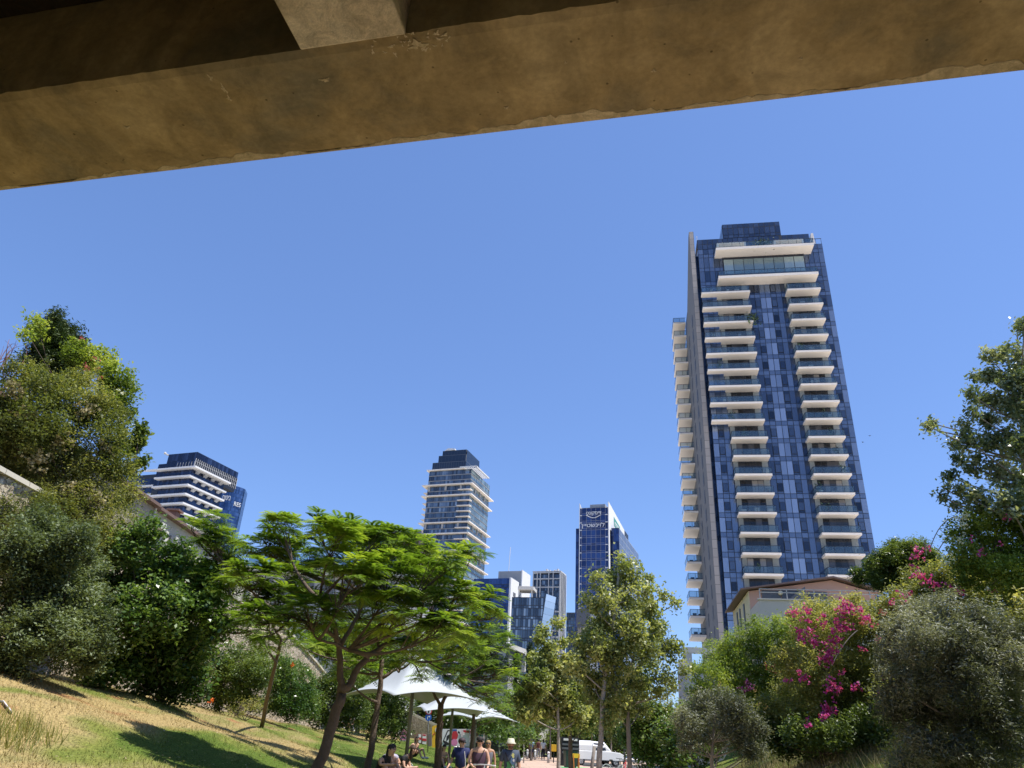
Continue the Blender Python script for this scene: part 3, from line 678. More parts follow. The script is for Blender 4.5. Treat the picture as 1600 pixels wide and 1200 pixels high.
# ---------------------------------------------------------------- tower E: navy bank tower
loc, rz = frame(20, -92, 369)
TE = empty('bank_tower', loc, rz, 'dark blue glass bank tower with white side fin and two lit-coloured signs, right of centre', 'tower')
TE['label'] = 'dark blue glass bank tower with white side panel and white rooftop lettering'
W = 15.8
c = MB(); c.box(.3, W-.3, .3, 60, 0, 115.5); c.box(-3.2, 0, 6, 60, 0, 106.0); c.box(W, W+4.5, 6, 66, 0, 105.5); c.build('structural_core', M['mull'], TE)
g = MB(); rowsE = [115.3]
while rowsE[-1] > 6: rowsE += [rowsE[-1]-3.0, rowsE[-1]-4.0]
rowsE = rowsE[::-1]
wall(g, (1.4, .3), (W-1.6, .3), 0, 0, 5, rowsE, .12, .06, gaph=.13); wall(g, (.2, .3), (1.4, .3), 0, 0, 1, rowsE, .05, .03); wall(g, (W-1.6, .3), (W-.3, .3), 0, 0, 1, rowsE, .05, .03)
wall(g, (-3.2, 6), (0, 6), 0, 0, 2, [q-9.5 for q in rowsE if q > 12], .06, .05); wall(g, (W, 6), (W+4.5, 6), 0, 0, 3, [q-10 for q in rowsE if q > 14], .06, .05)
g.build('front_glazing', M['glassNavy'], TE, rand=True)
mg = MB()
for x in np.linspace(1.4, W-1.6, 6): mg.box(x-.035, x+.035, 0.05, .3, 6, 115.2)
for q in rowsE[::2]: mg.box(1.4, W-1.6, .12, .3, q-.035, q+.035)
for q in rowsE[1::2]: mg.box(1.4, W-1.6, .12, .3, q-.025, q+.025)
mg.build('mullions', M['grey'], TE)
g = MB(); wall(g, (W+4.5, 6), (W+4.5, 66), 0, 0, 22, [q-10 for q in rowsE[::2] if q > 14], .5, .06, gaph=.2); g.build('side_glazing', M['glassDk'], TE, rand=True)
g = MB(); g.box(W+4.5, W+4.54, 6, 66, 0, 105.4); g.build('side_piers', M['grey'], TE)
g = MB(); g.ext([(0.1, 0, 0), (0.1, 6, 0), (0.1, 8, 115), (.1, 0, 118)], (.35, 0, 0))
for q in rowsE[::2]: g.box(.45, 1.5, -.12, .2, q-.2, q+.2); g.box(W-1.7, W-.3, -.12, .2, q-.2, q+.2)
g.ext([(W-.05, -.3, 0), (W-.05, 2.2, 0), (W-.05, 2.2, 104), (W-.05, 44, 106), (W-.05, 44, 114.5), (W-.05, -.3, 118.2)], (.4, 0, 0))
g.build('white_fin', M['white'], TE)
g = MB(); g.box(5, 13.3, 4, 30, 115.5, 118.3); g.build('roof_housing', M['grey'], TE)
ltext('\u05d8\u05e0\u05d5\u05e7\u05e1\u05d9\u05d3', 2.6, M['white'], TE, (7.9, -.05, 111.6), width=8.2, bold=.03)
g = MB(); A_ = [(4.0+7.8*t, -.1, 111.3-1.5*math.sin(math.pi*t)) for t in np.linspace(0, 1, 13)]; g.tube(A_, .17, 6); g.build('logo_smile', M['white'], TE)
ltext('\u05d9\u05e4\u05df\u05d9\u05d8\u05e9\u05e0\u05d9\u05d5\u05dc'.replace('\u05d9\u05e4\u05df\u05d9\u05d8\u05e9\u05e0\u05d9\u05d5\u05dc', '\u05df\u05d9\u05d9\u05d8\u05e9\u05e0\u05d9\u05d5\u05dc'), 2.8, M['white'], TE, (7.6, -.05, 104.9), width=12.5, bold=.03)
gp = MB(); gp.ext([(W+.37, 13, 109), (W+.37, 30, 107.8), (W+.37, 30, 112.5), (W+.37, 13, 113.6)], (.1, 0, 0)); gp.build('green_sign', plain('green_sign', (0.06, 0.25, 0.18), 0.5), TE)
gp = MB()
for k in range(4): gp.box(W+.48, W+.56, 15+k*3.4, 16+k*3.4, 109.2, 111.6); gp.box(W+.48, W+.56, 16+k*3.4, 17.4+k*3.4, 110.8, 111.5)
gp.build('sign_lettering', M['white'], TE)
ltext('\u05d7\u05d5\u05d8\u05d9\u05d1'[::1], 4.0, M['white'], TD, (1.3, -.45, 108.6), rot=(math.pi/2, 0, R(28)), width=4.2, bold=.04)
ltext('RES', 3.2, M['white'], TD, (4.9, 4.6, 106.4), rot=(math.pi/2, 0, R(66)), width=3.8, bold=.03)

# ---------------------------------------------------------------- other skyline buildings
def fr(yaw, px, py, D):
    """frame whose origin is the ground point under photo pixel (px,py) at distance D; returns loc, rz and a pixel->(u,z) / pixel->(L,z) reader"""
    p = pt(px, py, D); a = R(yaw); d = np.array([math.sin(a), math.cos(a)]); r = np.array([math.cos(a), -math.sin(a)])
    def uz(qx, qy, L_=0.0):               # on the front plane, or L_ metres behind it
        v = ray(qx, qy); t = (p[:2]@d+L_)/(v[:2]@d); q = v[:2]*t; return float((q-p[:2])@r), float(1.6+v[2]*t)
    def lz(qx, qy, u=0.0):                # on the side plane at local x = u
        v = ray(qx, qy); t = ((p[:2]@r)+u)/(v[:2]@r); q = v[:2]*t; return float((q-p[:2])@d), float(1.6+v[2]*t)
    return (p[0], p[1], 0.0), -a, uz, lz
def grid_rows(z0, z1, fl, band):
    rws = []; z = z1
    while z > z0: rws += [z, z-(fl-band)]; z -= fl
    return sorted(q for q in rws if q >= z0)

# grey and white office block with small square windows
loc, rz, uz, lz = fr(20, 799, 903, 330)
T = empty('office_block', loc, rz, 'blue glass office block with white side wall of small square windows', 'building')
u0 = uz(740, 905)[0]; ztp = uz(799, 903)[1]; Ls = lz(811, 909)[0]
c = MB(); c.box(u0, -.05, .05, Ls, 0, ztp-.1); c.build('structural_core', M['mull'], T)
g = MB(); wall(g, (u0, 0), (-.8, 0), 0, 0, 14, grid_rows(4, ztp, 4.2, 1.4), .08, .03, gaph=.25); g.build('front_glazing', M['glassNavy'], T, rand=True)
c = MB(); c.box(-.8, 0, -.1, Ls, 0, ztp+.2); c.build('white_side_wall', M['white'], T)
for k in range(9):
    z = ztp-6.5-4.5*k; f_ = MB(); f_.box(-.02, .05, Ls*.3, Ls*.62, z-.9, z+.9); f_.build('window', M['dgrey'], T)
ub, zb_ = uz(815, 892, Ls+2); ul_ = uz(779, 893, Ls+2)[0]; c = MB(); c.box(ul_, ub, Ls+2, Ls+12, 0, zb_); c.build('grey_rear_block', M['grey'], T)
c = MB(); c.box(ub+.01, ub+.6, Ls+1.5, Ls+14, 0, zb_+.3); c.build('white_edge', M['white'], T)
c = MB(); c.tube([(ul_+4, Ls+5, zb_), (ul_+4.3, Ls+5, zb_+12)], .14, 6); c.build('antenna', M['white'], T)

# white lattice tower
loc, rz, uz, lz = fr(20, 833, 895, 450)
T = empty('lattice_tower', loc, rz, 'white framed high-rise with wide glazed sky lobby, behind the blue cube block', 'tower')
W_ = uz(876, 895)[0]; zt_ = uz(833, 894)[1]; Ls = lz(884, 896, W_)[0]
c = MB(); c.box(.2, W_-.2, .2, Ls, 0, zt_-1); c.build('structural_core', M['mull'], T)
g = MB(); wall(g, (.2, .2), (W_-.2, .2), 0, 0, 16, grid_rows(20, zt_-1.5, 3.6, 1.0), .25, .04); wall(g, (W_-.2, .2), (W_-.2, Ls), 0, 0, 8, grid_rows(20, zt_-1.5, 3.6, 1.0), .3, .04)
g.build('glazing', M['glassMid'], T, rand=True)
f_ = MB()
for x in (0, 2.6, 4.6, W_-7.6, W_-4.8, W_-.6): f_.box(x, x+.55, -.5, .15, 20 if x in (0, W_-.6, W_-4.8) else zt_-22, zt_)
for z in (zt_-.8, zt_-4.5, zt_-9.5): f_.box(0.55, W_-.6, -.45, .1, z, z+.6)
f_.box(4.6, W_-7, -.42, .08, zt_-22, zt_-21.3)
for y in np.linspace(0, Ls, 5): f_.box(W_-.15, W_+.35, y, y+.7, 20, zt_)
for k in range(26): f_.box(W_-4.2, W_-.7, -1.2, .1, zt_-24-3.6*k, zt_-23.2-3.6*k)
f_.box(-.2, W_+.3, -.4, Ls, zt_, zt_+.5)
for x in np.linspace(4, W_-3, 7): f_.box(x, x+1.0, 2, 4, zt_+.5, zt_+1.5+.7*math.sin(x))
f_.build('white_frame', M['white'], T)

# blue cube block with a leaning glass facet
loc, rz, uz, lz = fr(12, 813, 935, 260)
T = empty('cube_office', loc, rz, 'blue-green gridded glass office with slanting pale facet on its right edge', 'building')
W_ = uz(853, 937)[0]; zt_ = uz(813, 932)[1]; Wb = uz(841, 1010)[0]; zb0 = uz(841, 1010)[1]
sl_ = (W_-Wb)/(zt_-zb0)
c = MB(); c.ext([(-3, .1, 0), (Wb-sl_*zb0-.2, .1, 0), (W_-.2, .1, zt_-.2), (-3, .1, zt_-.2)], (0, 25, 0)); c.build('structural_core', M['mull'], T)
g = MB(); rws = grid_rows(4, zt_-.3, 3.6, .9); cs = np.linspace(-3, W_, 15)
for j in range(len(rws)-1):
    for i in range(14):
        z0, z1 = rws[j]+.12, rws[j+1]-.12; x0, x1 = cs[i]+.07, cs[i+1]-.07; lim0 = W_-sl_*(zt_-z0)-.3; lim1 = W_-sl_*(zt_-z1)-.3
        if x0 > lim0: continue
        g.quad((x0, 0, z0), (min(x1, lim0), 0, z0), (min(x1, lim1), 0, z1), (x0, 0, z1))
g.build('front_glazing', M['glassMid'], T, rand=True)
g = MB(); nz_ = 18
for k in range(nz_):
    za, zb2 = zt_+1-(zt_+1-8)*k/nz_, zt_+1-(zt_+1-8)*(k+1)/nz_; xa, xb = W_-sl_*(zt_-za), W_-sl_*(zt_-zb2); wd = 2.6
    g.add([(xb, -.1, zb2+.06), (xb+wd, 6, zb2+.06), (xa+wd, 6, za), (xa, -.1, za)], [(0, 1, 2, 3)])
g.build('slanting_facet', tinted('facet_glass', [(0, (0.22, 0.33, 0.5)), (1, (0.34, 0.46, 0.64))], .15, .3), T, rand=True)
c = MB(); c.box(-1, 4.6, -.2, 7, zt_+2.4, zt_+3.5); c.box(3.6, 4.0, 1, 1.4, zt_-.2, zt_+2.4); c.box(-1, -.5, 1, 1.4, zt_-.2, zt_+2.4); c.build('roof_canopy', M['offwhite'], T)

# slim dark block and stair tower beside the bank
loc, rz, uz, lz = fr(20, 885, 958, 420)
T = empty('dark_block', loc, rz, 'plain dark grey-blue block between lattice tower and bank tower', 'building')
W_ = uz(900, 957)[0]; zt_ = uz(885, 957)[1]; c = MB(); c.box(0, W_+10, .1, 20, 0, zt_); c.build('structural_core', M['dgrey'], T)
g = MB(); wall(g, (0, .1), (W_+10, .1), 0, 0, 12, grid_rows(10, zt_-.5, 3.6, 1.2), .3, .04); g.build('glazing', M['glassMid'], T, rand=True)
loc, rz, uz, lz = fr(20, 902, 952, 300)
T = empty('grey_block', loc, rz, 'low windowless grey-beige block in front of the bank tower', 'building')
W_ = uz(922, 952)[0]; zt_ = uz(902, 952)[1]; c = MB(); c.box(0, W_, 0, 14, 0, zt_-6); c.box(-.3, W_+.3, -.3, 14.3, zt_-6, zt_); c.build('walls', M['dgrey'], T)
g = MB(); g.box(.5, W_-.5, -.1, 0.1, zt_-14, zt_-7); g.build('beige_panel', plain('beige_panel', (.3, .26, .2), .8, noise=.1), T)

# low white building with a slatted screen
loc, rz, uz, lz = fr(22, 792, 1008, 90)
T = empty('low_white_building', loc, rz, 'low white building with dark vertical slat screen above the tree tops', 'building')
z1 = lz(792, 1005)[1]; L1 = lz(817, 1012)[0]; z2 = lz(800, 1031)[1]; uL = uz(735, 1000)[0]
c = MB(); c.box(uL, -.2, .3, L1, 0, z1-.6); c.build('walls', M['offwhite'], T)
c = MB(); c.box(uL-.4, .35, -.1, L1+.4, z1-.55, z1); c.box(-.2, .35, L1, L1+.4, z2-1, z1-.56); c.build('roof_edge', M['offwhite'], T)
c = MB()
for y in np.arange(.5, L1, .28): c.box(-.15, .12, y, y+.12, z2, z1-.6)
c.box(-.19, -.05, .3, L1, z2, z1-.6); c.build('slat_screen', M['dgrey'], T)
c = MB(); c.box(-.19, .2, .3, L1*.5, 0, z2-.03); c.build('grey_bay', M['grey'], T)
for k in range(7):
    c = MB(); c.box(uL*.1*k-1.5, uL*.1*k-.6, .2, .34, z1-3.2, z1-1.2); c.build('window', M['dgrey'], T)
c = MB(); c.ext([(1.5, L1+.6, 0), (1.5, L1+9, 0), (1.5, L1+9, z2-2.6), (1.5, L1+.6, z2-1.2)], (.4, 0, 0)); c.build('garden_wall', M['offwhite'], T)

# terrace block behind the flame tree
def world_thing(name, label, cat, base):
    e = empty(name, base, 0, label, cat); e['_b'] = 0; del e['_b']
    e_inv = Matrix.Translation(Vector([-q for q in base]))
    def put(o): o.matrix_parent_inverse = e_inv; return o
    return e, put
loc, rz, uz, lz = fr(4, 395, 872, 75)
T = empty('terrace_block', loc, rz, 'pale apartment block with glass-railed roof terrace behind the big tree', 'building')
W_ = uz(640, 880)[0]; zt_ = uz(395, 885)[1]; ztr = uz(395, 876)[1]
c = MB(); c.box(0, W_, .3, 14, 0, zt_-.6); c.build('walls', M['grey'], T)
c = MB(); c.box(-.5, W_+.3, -.4, 14.2, zt_-.58, zt_); c.build('roof_slab', M['offwhite'], T)
c = MB(); c.quad((-.3, -.2, zt_+.05), (W_, -.2, zt_+.05), (W_, -.2, zt_+1.3), (-.3, -.2, zt_+1.3)); c.quad((-.3, 13, zt_+.05), (-.3, -.2, zt_+.05), (-.3, -.2, zt_+1.3), (-.3, 13, zt_+1.3)); c.build('glass_railing', M['rail'], T)
c = MB(); c.box(4.5, 12, 3, 9, zt_+.002, zt_+1.9); c.build('penthouse', M['dgrey'], T)
g = MB(); wall(g, (4.5, 3), (12, 3), 0, 0, 6, [zt_+.1, zt_+1.7], .1, .04); g.build('penthouse_glazing', M['glassSky'], T, rand=True)
for k in range(8):
    c = MB(); c.box(1+k*2.0, 2.3+k*2.0, .2, .32, zt_-2.8, zt_-1.0); c.build('window', M['dgrey'], T)
loc, rz, uz, lz = fr(8, 600, 831, 95)
T = empty('brown_block', loc, rz, 'dark brown flat-topped block just showing over the big tree crown', 'building')
W_ = uz(656, 831)[0]; zt_ = uz(600, 829)[1]
brn = plain('dark_brown_cladding', (0.05, 0.03, 0.028), .7, noise=.2)
c = MB(); c.box(0, W_, 0, 12, 0, zt_-.3); c.build('walls', brn, T); c = MB(); c.box(-.2, W_+.2, -.2, 12.2, zt_-.298, zt_); c.build('parapet', M['dgrey'], T)
g = MB(); wall(g, (0, 0), (W_, 0), 0, 0, 5, grid_rows(3, zt_-1.5, 3.3, 1.4), .9, .05); g.build('window', M['glassDk'], T, rand=True)

# ---------------------------------------------------------------- houses along the left wall (their fronts on x = -14)
tile = stone_cladding('orange_roof_tiles', (0.55, 0.24, 0.10), (0.62, 0.33, 0.16), .35, .28, .03, mc=(.25, .1, .05), bump=.03)
taupe = plain('taupe_render', (0.34, 0.29, 0.24), .9, noise=.12, scale=.9); beige = plain('beige_render', (0.42, 0.39, 0.33), .9, noise=.12, scale=1.1)
trim = plain('dark_trim', (0.16, 0.10, 0.08), .7); shut = plain('shutter', (0.55, 0.53, 0.47), .7)
def house(y0, y1, zt, mat, label, tiles=None, name='house'):
    e = empty(name, (-14, y0, 5.6), 0, label, 'house')
    h = zt-5.6; d = y1-y0
    c = MB(); c.box(-9, 0, 0, d, -.4, h-.12); c.build('wall', mat, e)
    c = MB(); c.box(-9, .28, -.0, d-.01, h-.118, h); c.build('eaves', trim, e)
    if tiles:
        a, b_ = tiles
        r_ = MB(); r_.ext([(.2, a, h+.004), (-9, a, h+.004), (-4.4, a, h+1.7)], (0, b_-a, 0)); r_.build('roof', tile, e)
    return e, h
e, h = house(10, 28.4, 9.36, taupe, 'taupe rendered house end, left of the grey house with tiled roof')
e, h = house(28.45, 36.2, 9.3, beige, 'grey-beige house with orange tiled roof, chimney and two small shutters', (2.6, 7.7))
c = MB(); c.box(-.7, -.35, 2.8, 3.15, h, h+.6); c.box(-.8, -.25, 2.7, 3.25, h+.6, h+.68); c.build('chimney', trim, e)
for y in (.9, 1.9):
    c = MB(); c.box(.005, .1, y, y+.55, h-1.7, h-.7); o = c.build('window', M['dgrey'], e); c = MB(); c.box(.1, .14, y+.36, y+.6, h-1.75, h-.65); c.build('shutter', shut, o)
c = MB(); c.box(.005, .25, .5, .9, h-.75, h-.5); c.build('wall_lamp', shut, e)
c = MB(); c.tube([(.07, -.02, -.3), (.07, -.02, h-.1)], .05, 6); c.build('drainpipe', M['offwhite'], e)
e, h = house(36.25, 46, 9.25, beige, 'beige house farthest along the stone wall, half hidden by the big tree', (3.5, 9.7))
for y in (2, 4.5, 7):
    c = MB(); c.box(.005, .1, y, y+.8, h-2.2, h-1); c.build('window', M['dgrey'], e)
e = empty('garden_parapet', (-13.1, 31, 6.5), 0, 'low white parapet and posts on top of the stone wall', 'parapet')
c = MB(); c.box(-.2, .1, 0, 6, -.6, .25); c.build('wall', M['white'], e); c = MB()
for y in (0, 2, 4, 5.8): c.box(-.22, .12, y+.01, y+.25, .25, .55)
c.build('post', M['offwhite'], e)

# retaining wall of rubble stone
m, n, b = newmat('rubble_stone'); L = n.links
tc = n.nodes.new('ShaderNodeTexCoord'); mp = n.nodes.new('ShaderNodeMapping'); mp.inputs['Scale'].default_value = (1, 1, 1.5)
vo = n.nodes.new('ShaderNodeTexVoronoi'); vo.inputs['Scale'].default_value = 4.6; v2 = n.nodes.new('ShaderNodeTexVoronoi'); v2.feature = 'DISTANCE_TO_EDGE'; v2.inputs['Scale'].default_value = 4.6
nz = n.nodes.new('ShaderNodeTexNoise'); nz.inputs['Scale'].default_value = 9; nz.inputs['Detail'].default_value = 8
dn = n.nodes.new('ShaderNodeTexNoise'); dn.inputs['Scale'].default_value = 3.5; dn.inputs['Detail'].default_value = 5; L.new(tc.outputs['Object'], dn.inputs['Vector'])
da = n.nodes.new('ShaderNodeMix'); da.data_type = 'RGBA'; da.blend_type = 'ADD'; da.inputs[0].default_value = .55; L.new(tc.outputs['Object'], da.inputs[6]); L.new(dn.outputs['Color'], da.inputs[7])
L.new(da.outputs[2], mp.inputs[0]); L.new(mp.outputs[0], vo.inputs['Vector']); L.new(mp.outputs[0], v2.inputs['Vector']); L.new(tc.outputs['Object'], nz.inputs['Vector'])
cr = n.nodes.new('ShaderNodeValToRGB'); e_ = cr.color_ramp.elements; e_[0].position = .1; e_[0].color = (.44, .35, .24, 1); e_[1].position = .9; e_[1].color = (.66, .56, .42, 1)
sp_ = n.nodes.new('ShaderNodeSeparateColor'); L.new(vo.outputs['Color'], sp_.inputs[0]); L.new(sp_.outputs[0], cr.inputs[0])
rm = n.nodes.new('ShaderNodeMapRange'); rm.inputs['From Max'].default_value = .12; rm.inputs['To Min'].default_value = .62; L.new(v2.outputs['Distance'], rm.inputs['Value'])
mx = n.nodes.new('ShaderNodeMix'); mx.data_type = 'RGBA'; mx.blend_type = 'MULTIPLY'; mx.inputs[0].default_value = 1; L.new(cr.outputs[0], mx.inputs[6]); L.new(rm.outputs[0], mx.inputs[7])
rn = n.nodes.new('ShaderNodeMapRange'); rn.inputs['From Min'].default_value = .3; rn.inputs['From Max'].default_value = .7; rn.inputs['To Min'].default_value = .55; rn.inputs['To Max'].default_value = 1.2; L.new(nz.outputs['Fac'], rn.inputs['Value'])
m3 = n.nodes.new('ShaderNodeMix'); m3.data_type = 'RGBA'; m3.blend_type = 'MULTIPLY'; m3.inputs[0].default_value = 1; L.new(mx.outputs[2], m3.inputs[6]); L.new(rn.outputs[0], m3.inputs[7])
L.new(m3.outputs[2], b.inputs['Base Color']); b.inputs['Roughness'].default_value = .9
ad = n.nodes.new('ShaderNodeMath'); ad.operation = 'MULTIPLY_ADD'; ad.inputs[1].default_value = .5; L.new(nz.outputs['Fac'], ad.inputs[0]); L.new(rm.outputs[0], ad.inputs[2])
bp = n.nodes.new('ShaderNodeBump'); bp.inputs['Distance'].default_value = .06; L.new(ad.outputs[0], bp.inputs['Height']); L.new(bp.outputs[0], b.inputs['Normal'])
M['rubble'] = m
e = empty('retaining_wall', (-12.3, 5, 0), 0, 'long rubble stone retaining wall above the lawn on the left', 'wall')
c = MB(); ysw = np.arange(0, 53.1, .25); nzz = np.arange(0, 1.01, .04)
for i, y in enumerate(ysw):
    for k, f_ in enumerate(nzz):
        zt_ = float(ztop(y+5)); z = 1.2+(zt_-1.2)*f_
        jx = 0.07*math.sin(y*5+z*9)*math.sin(z*7-y*3)+.05*(rng.random()-.5)
        c.v.append((jx+.05, y, z))
K_ = len(nzz)
for i in range(len(ysw)-1):
    for k in range(K_-1): c.f.append([i*K_+k, (i+1)*K_+k, (i+1)*K_+k+1, i*K_+k+1]); c.m.append(0)
c.box(-.5, -.1, 0, 53, 0, 4); c.build('stone_face', M['rubble'], e, smooth=True)
c = MB()
for i in range(0, 53):
    z0, z1 = float(ztop(i+5)), float(ztop(i+6)); c.ext([(-.45, i+.01, z0), (.14, i+.01, z0), (.14, i+.01, z0+.12), (-.45, i+.01, z0+.13)], (0, .98, z1-z0))
c.build('coping', plain('cream_coping', (.62, .56, .45), .85, noise=.15, scale=3), e)

# ---------------------------------------------------------------- pink house on the right bank
loc, rz, uz, lz = fr(10, 1170, 920, 52)
T = empty('pink_house', loc, rz, 'terracotta pink house with low gable roof at foot of tallest tower', 'house')
zE = uz(1170, 920)[1]; uP, zP = uz(1299, 903); uR, zR = uz(1365, 922); Lw = lz(1146, 953)[0]
pink = plain('pink_render', (0.56, 0.33, 0.24), .9, noise=.1, scale=1.2); cream = plain('cream_render', (.62, .52, .33), .9, noise=.08)
c = MB(); c.ext([(0, .02, 5), (uR, .02, 5), (uR, .02, zR-.15), (uP, .02, zP-.15), (0, .02, zE-.15)], (0, Lw, 0)); c.build('wall', pink, T)
c = MB(); c.box(-.06, -.003, .03, Lw, 5, zE-.16); c.build('side_wall', cream, T)
c = MB(); c.ext([(-.6, -.5, zE-.16), (-.6, -.5, zE-.06), (uP, -.5, zP+.03), (uR+.5, -.5, zR-.02), (uR+.5, -.5, zR-.12), (uP, -.5, zP-.08)], (0, Lw+1, 0)); c.build('roof', trim, T)
for q in (1205, 1228+8):
    u_, z_2 = uz(q, 931); c = MB(); c.box(u_-.6, u_+.6, -.05, .0, z_2-.5, z_2+.35); o = c.build('window', M['dgrey'], T)
    c = MB(); c.box(u_-.7, u_+.7, -.1, -.05, z_2-.58, z_2-.5); c.build('sill', M['offwhite'], o)
u_, z_2 = uz(1285, 931); c = MB(); c.box(u_-.9, u_+.3, -.05, .0, z_2-.7, z_2+.25); c.build('window', M['dgrey'], T)
c = MB(); c.ext([(u_-2.4, -.05, z_2-.5), (u_-1.3, -.05, z_2+.35), (u_-1.3, -.05, z_2-.5)], (0, -1.2, 0)); c.build('awning', M['dgrey'], T)
for f in (.25, .5, .68):
    c = MB(); c.box(-.12, -.062, Lw*f, Lw*f+.45, zE-2.3, zE-.6); c.build('shutter', M['dgrey'], T)
c = MB(); c.ball((uz(1219, 927)[0], -.12, uz(1219, 927)[1]), .16); c.build('wall_lamp', plain('lamp_globe', (.8, .72, .5), .4), T)
uT, zT_ = uz(1184, 941); dpt = 4.0
c = MB(); c.box(0.2, uR, -dpt, -dpt+.25, 4.5, zT_-.9+.35); c.box(-.05, .2, -dpt, Lw*.5, 4.5, zT_-.9+.35); c.box(-.15, uR, -dpt-.1, -dpt+.3, zT_-.55, zT_-.47); c.build('terrace_wall', plain('terrace_render', (.50, .44, .38), .85, noise=.12, scale=1.0), T)
c = MB(); c.box(0, uR, -dpt+.05, -dpt+.1, zT_-.1, zT_-.06); c.box(0, uR, -dpt+.05, -dpt+.1, zT_+.1, zT_+.14)
for x in np.arange(0, uR, 1.6): c.box(x, x+.05, -dpt+.05, -dpt+.1, zT_-.47, zT_+.14)
c.build('terrace_railing', M['grey'], T)

loc, rz, uz, lz = fr(8, 1072, 1042, 75)
T = empty('concrete_shell', loc, rz, 'grey concrete building with open roof frame, left foot of tallest tower', 'building')
zt_ = uz(1072, 1040)[1]; zf = uz(1072, 1011)[1]; W_ = 6.5
c = MB(); c.box(0, W_, 0, 9, 0, zt_); c.build('wall', M['grey'], T)
c = MB(); c.box(-.1, .6, 0, .6, zt_, zf-.5); c.box(3.6, 4.3, 0, .6, zt_, zf-.5); c.box(-.1, 4.4, -.05, .65, zf-.5, zf); c.box(-.1, .6, 6, 6.6, zt_, zf-.5); c.build('roof_frame', M['offwhite'], T)
for x in (1.0, 3.6):
    c = MB(); c.box(x, x+1.2, -.06, .0, zt_-3, zt_-1.2); c.build('window', M['dgrey'], T)
c = MB(); c.ext([(-1.5, -3, zt_-4.0), (8, -3, zt_-4.0), (8, -3, zt_-2.2), (1.5, -3, zt_-2.0)], (0, .3, 0)); c.build('lean_to_roof', brn, T)

# ---------------------------------------------------------------- vegetation
def leafmat(name, c0, c1, c2, rough=.45, tr=.3, spec=.4, ws=.6):
    return tinted(name, [(0, c0), (.5, c1), (1, c2)], rough, 0, spec, tr, ws)
LM = {
 'flame': leafmat('flame_leaf', (0.078, 0.140, 0.017), (0.168, 0.266, 0.032), (0.358, 0.442, 0.058), .5, .5),
 'poplar': leafmat('poplar_leaf', (0.124, 0.164, 0.050), (0.263, 0.304, 0.099), (0.526, 0.526, 0.230), .42, 0.42, .5),
 'dark': leafmat('dark_leaf', (0.041, 0.076, 0.021), (0.097, 0.145, 0.034), (0.206, 0.265, 0.069), .4, 0.37, .5),
 'broad': leafmat('broad_leaf', (0.047, 0.102, 0.023), (0.109, 0.187, 0.047), (0.250, 0.343, 0.094), .35, 0.40, .6),
 'grey': leafmat('grey_green_leaf', (0.061, 0.087, 0.039), (0.121, 0.161, 0.074), (0.216, 0.262, 0.125), .5, 0.32, .4),
 'vine': leafmat('vine_leaf', (0.114, 0.127, 0.041), (0.256, 0.276, 0.080), (0.511, 0.470, 0.188), .5, 0.42, .4),
 'lime': leafmat('lime_vine_leaf', (0.084, 0.132, 0.022), (0.204, 0.282, 0.046), (0.408, 0.456, 0.108), .5, 0.44, .4),
 'olive': leafmat('olive_leaf', (0.092, 0.107, 0.070), (0.175, 0.189, 0.134), (0.370, 0.379, 0.296), .5, 0.27, .4),
 'creeper': leafmat('creeper_leaf', (0.065, 0.086, 0.026), (0.156, 0.185, 0.048), (0.364, 0.356, 0.120), .5, .4, .4),
 'far': leafmat('far_leaf', (0.052, 0.098, 0.026), (0.111, 0.182, 0.052), (0.221, 0.286, 0.104), .5, 0.42, .4),
 'dry': leafmat('dry_leaf', (0.154, 0.132, 0.055), (0.286, 0.242, 0.121), (0.440, 0.374, 0.220), .7, .2, .2),
 'ficus': leafmat('ficus_leaf', (0.090, 0.130, 0.060), (0.198, 0.240, 0.118), (0.469, 0.482, 0.297), .3, 0.32, .7),
 'cypress': leafmat('conifer_leaf', (0.019, 0.039, 0.013), (0.046, 0.078, 0.023), (0.091, 0.130, 0.039), .6, .1, .3),
 'magenta': tinted('magenta_bracts', [(0, (.42, .03, .20)), (.6, (.62, .07, .34)), (1, (.72, .20, .45))], .6, 0, .2, .35),
 'red': tinted('red_bracts', [(0, (.34, .06, .08)), (1, (.50, .16, .15))], .6, 0, .2, .3),
 'white': tinted('white_flowers', [(0, (.6, .6, .45)), (1, (.8, .8, .68))], .6, 0, .2, .3),
 'peach': tinted('peach_bracts', [(0, (.55, .35, .16)), (1, (.72, .52, .30))], .6, 0, .2, .3),
 'violet': tinted('violet_bracts', [(0, (.10, .02, .10)), (1, (.25, .07, .22))], .6, 0, .2, .3),
 'orange': tinted('orange_flowers', [(0, (.75, .13, .03)), (1, (.85, .25, .05))], .6, 0, .2, .2),
}
BARK = {
 'brown': plain('brown_bark', (.12, .085, .062), .9, noise=.5, scale=9, bump=.05),
 'grey': plain('grey_bark', (.24, .21, .18), .9, noise=.3, scale=7, bump=.015),
 'pale': plain('pale_bark', (.34, .31, .27), .85, noise=.8, scale=11, bump=.03),
}
def unit(a): return a/(np.linalg.norm(a, axis=-1, keepdims=True)+1e-9)
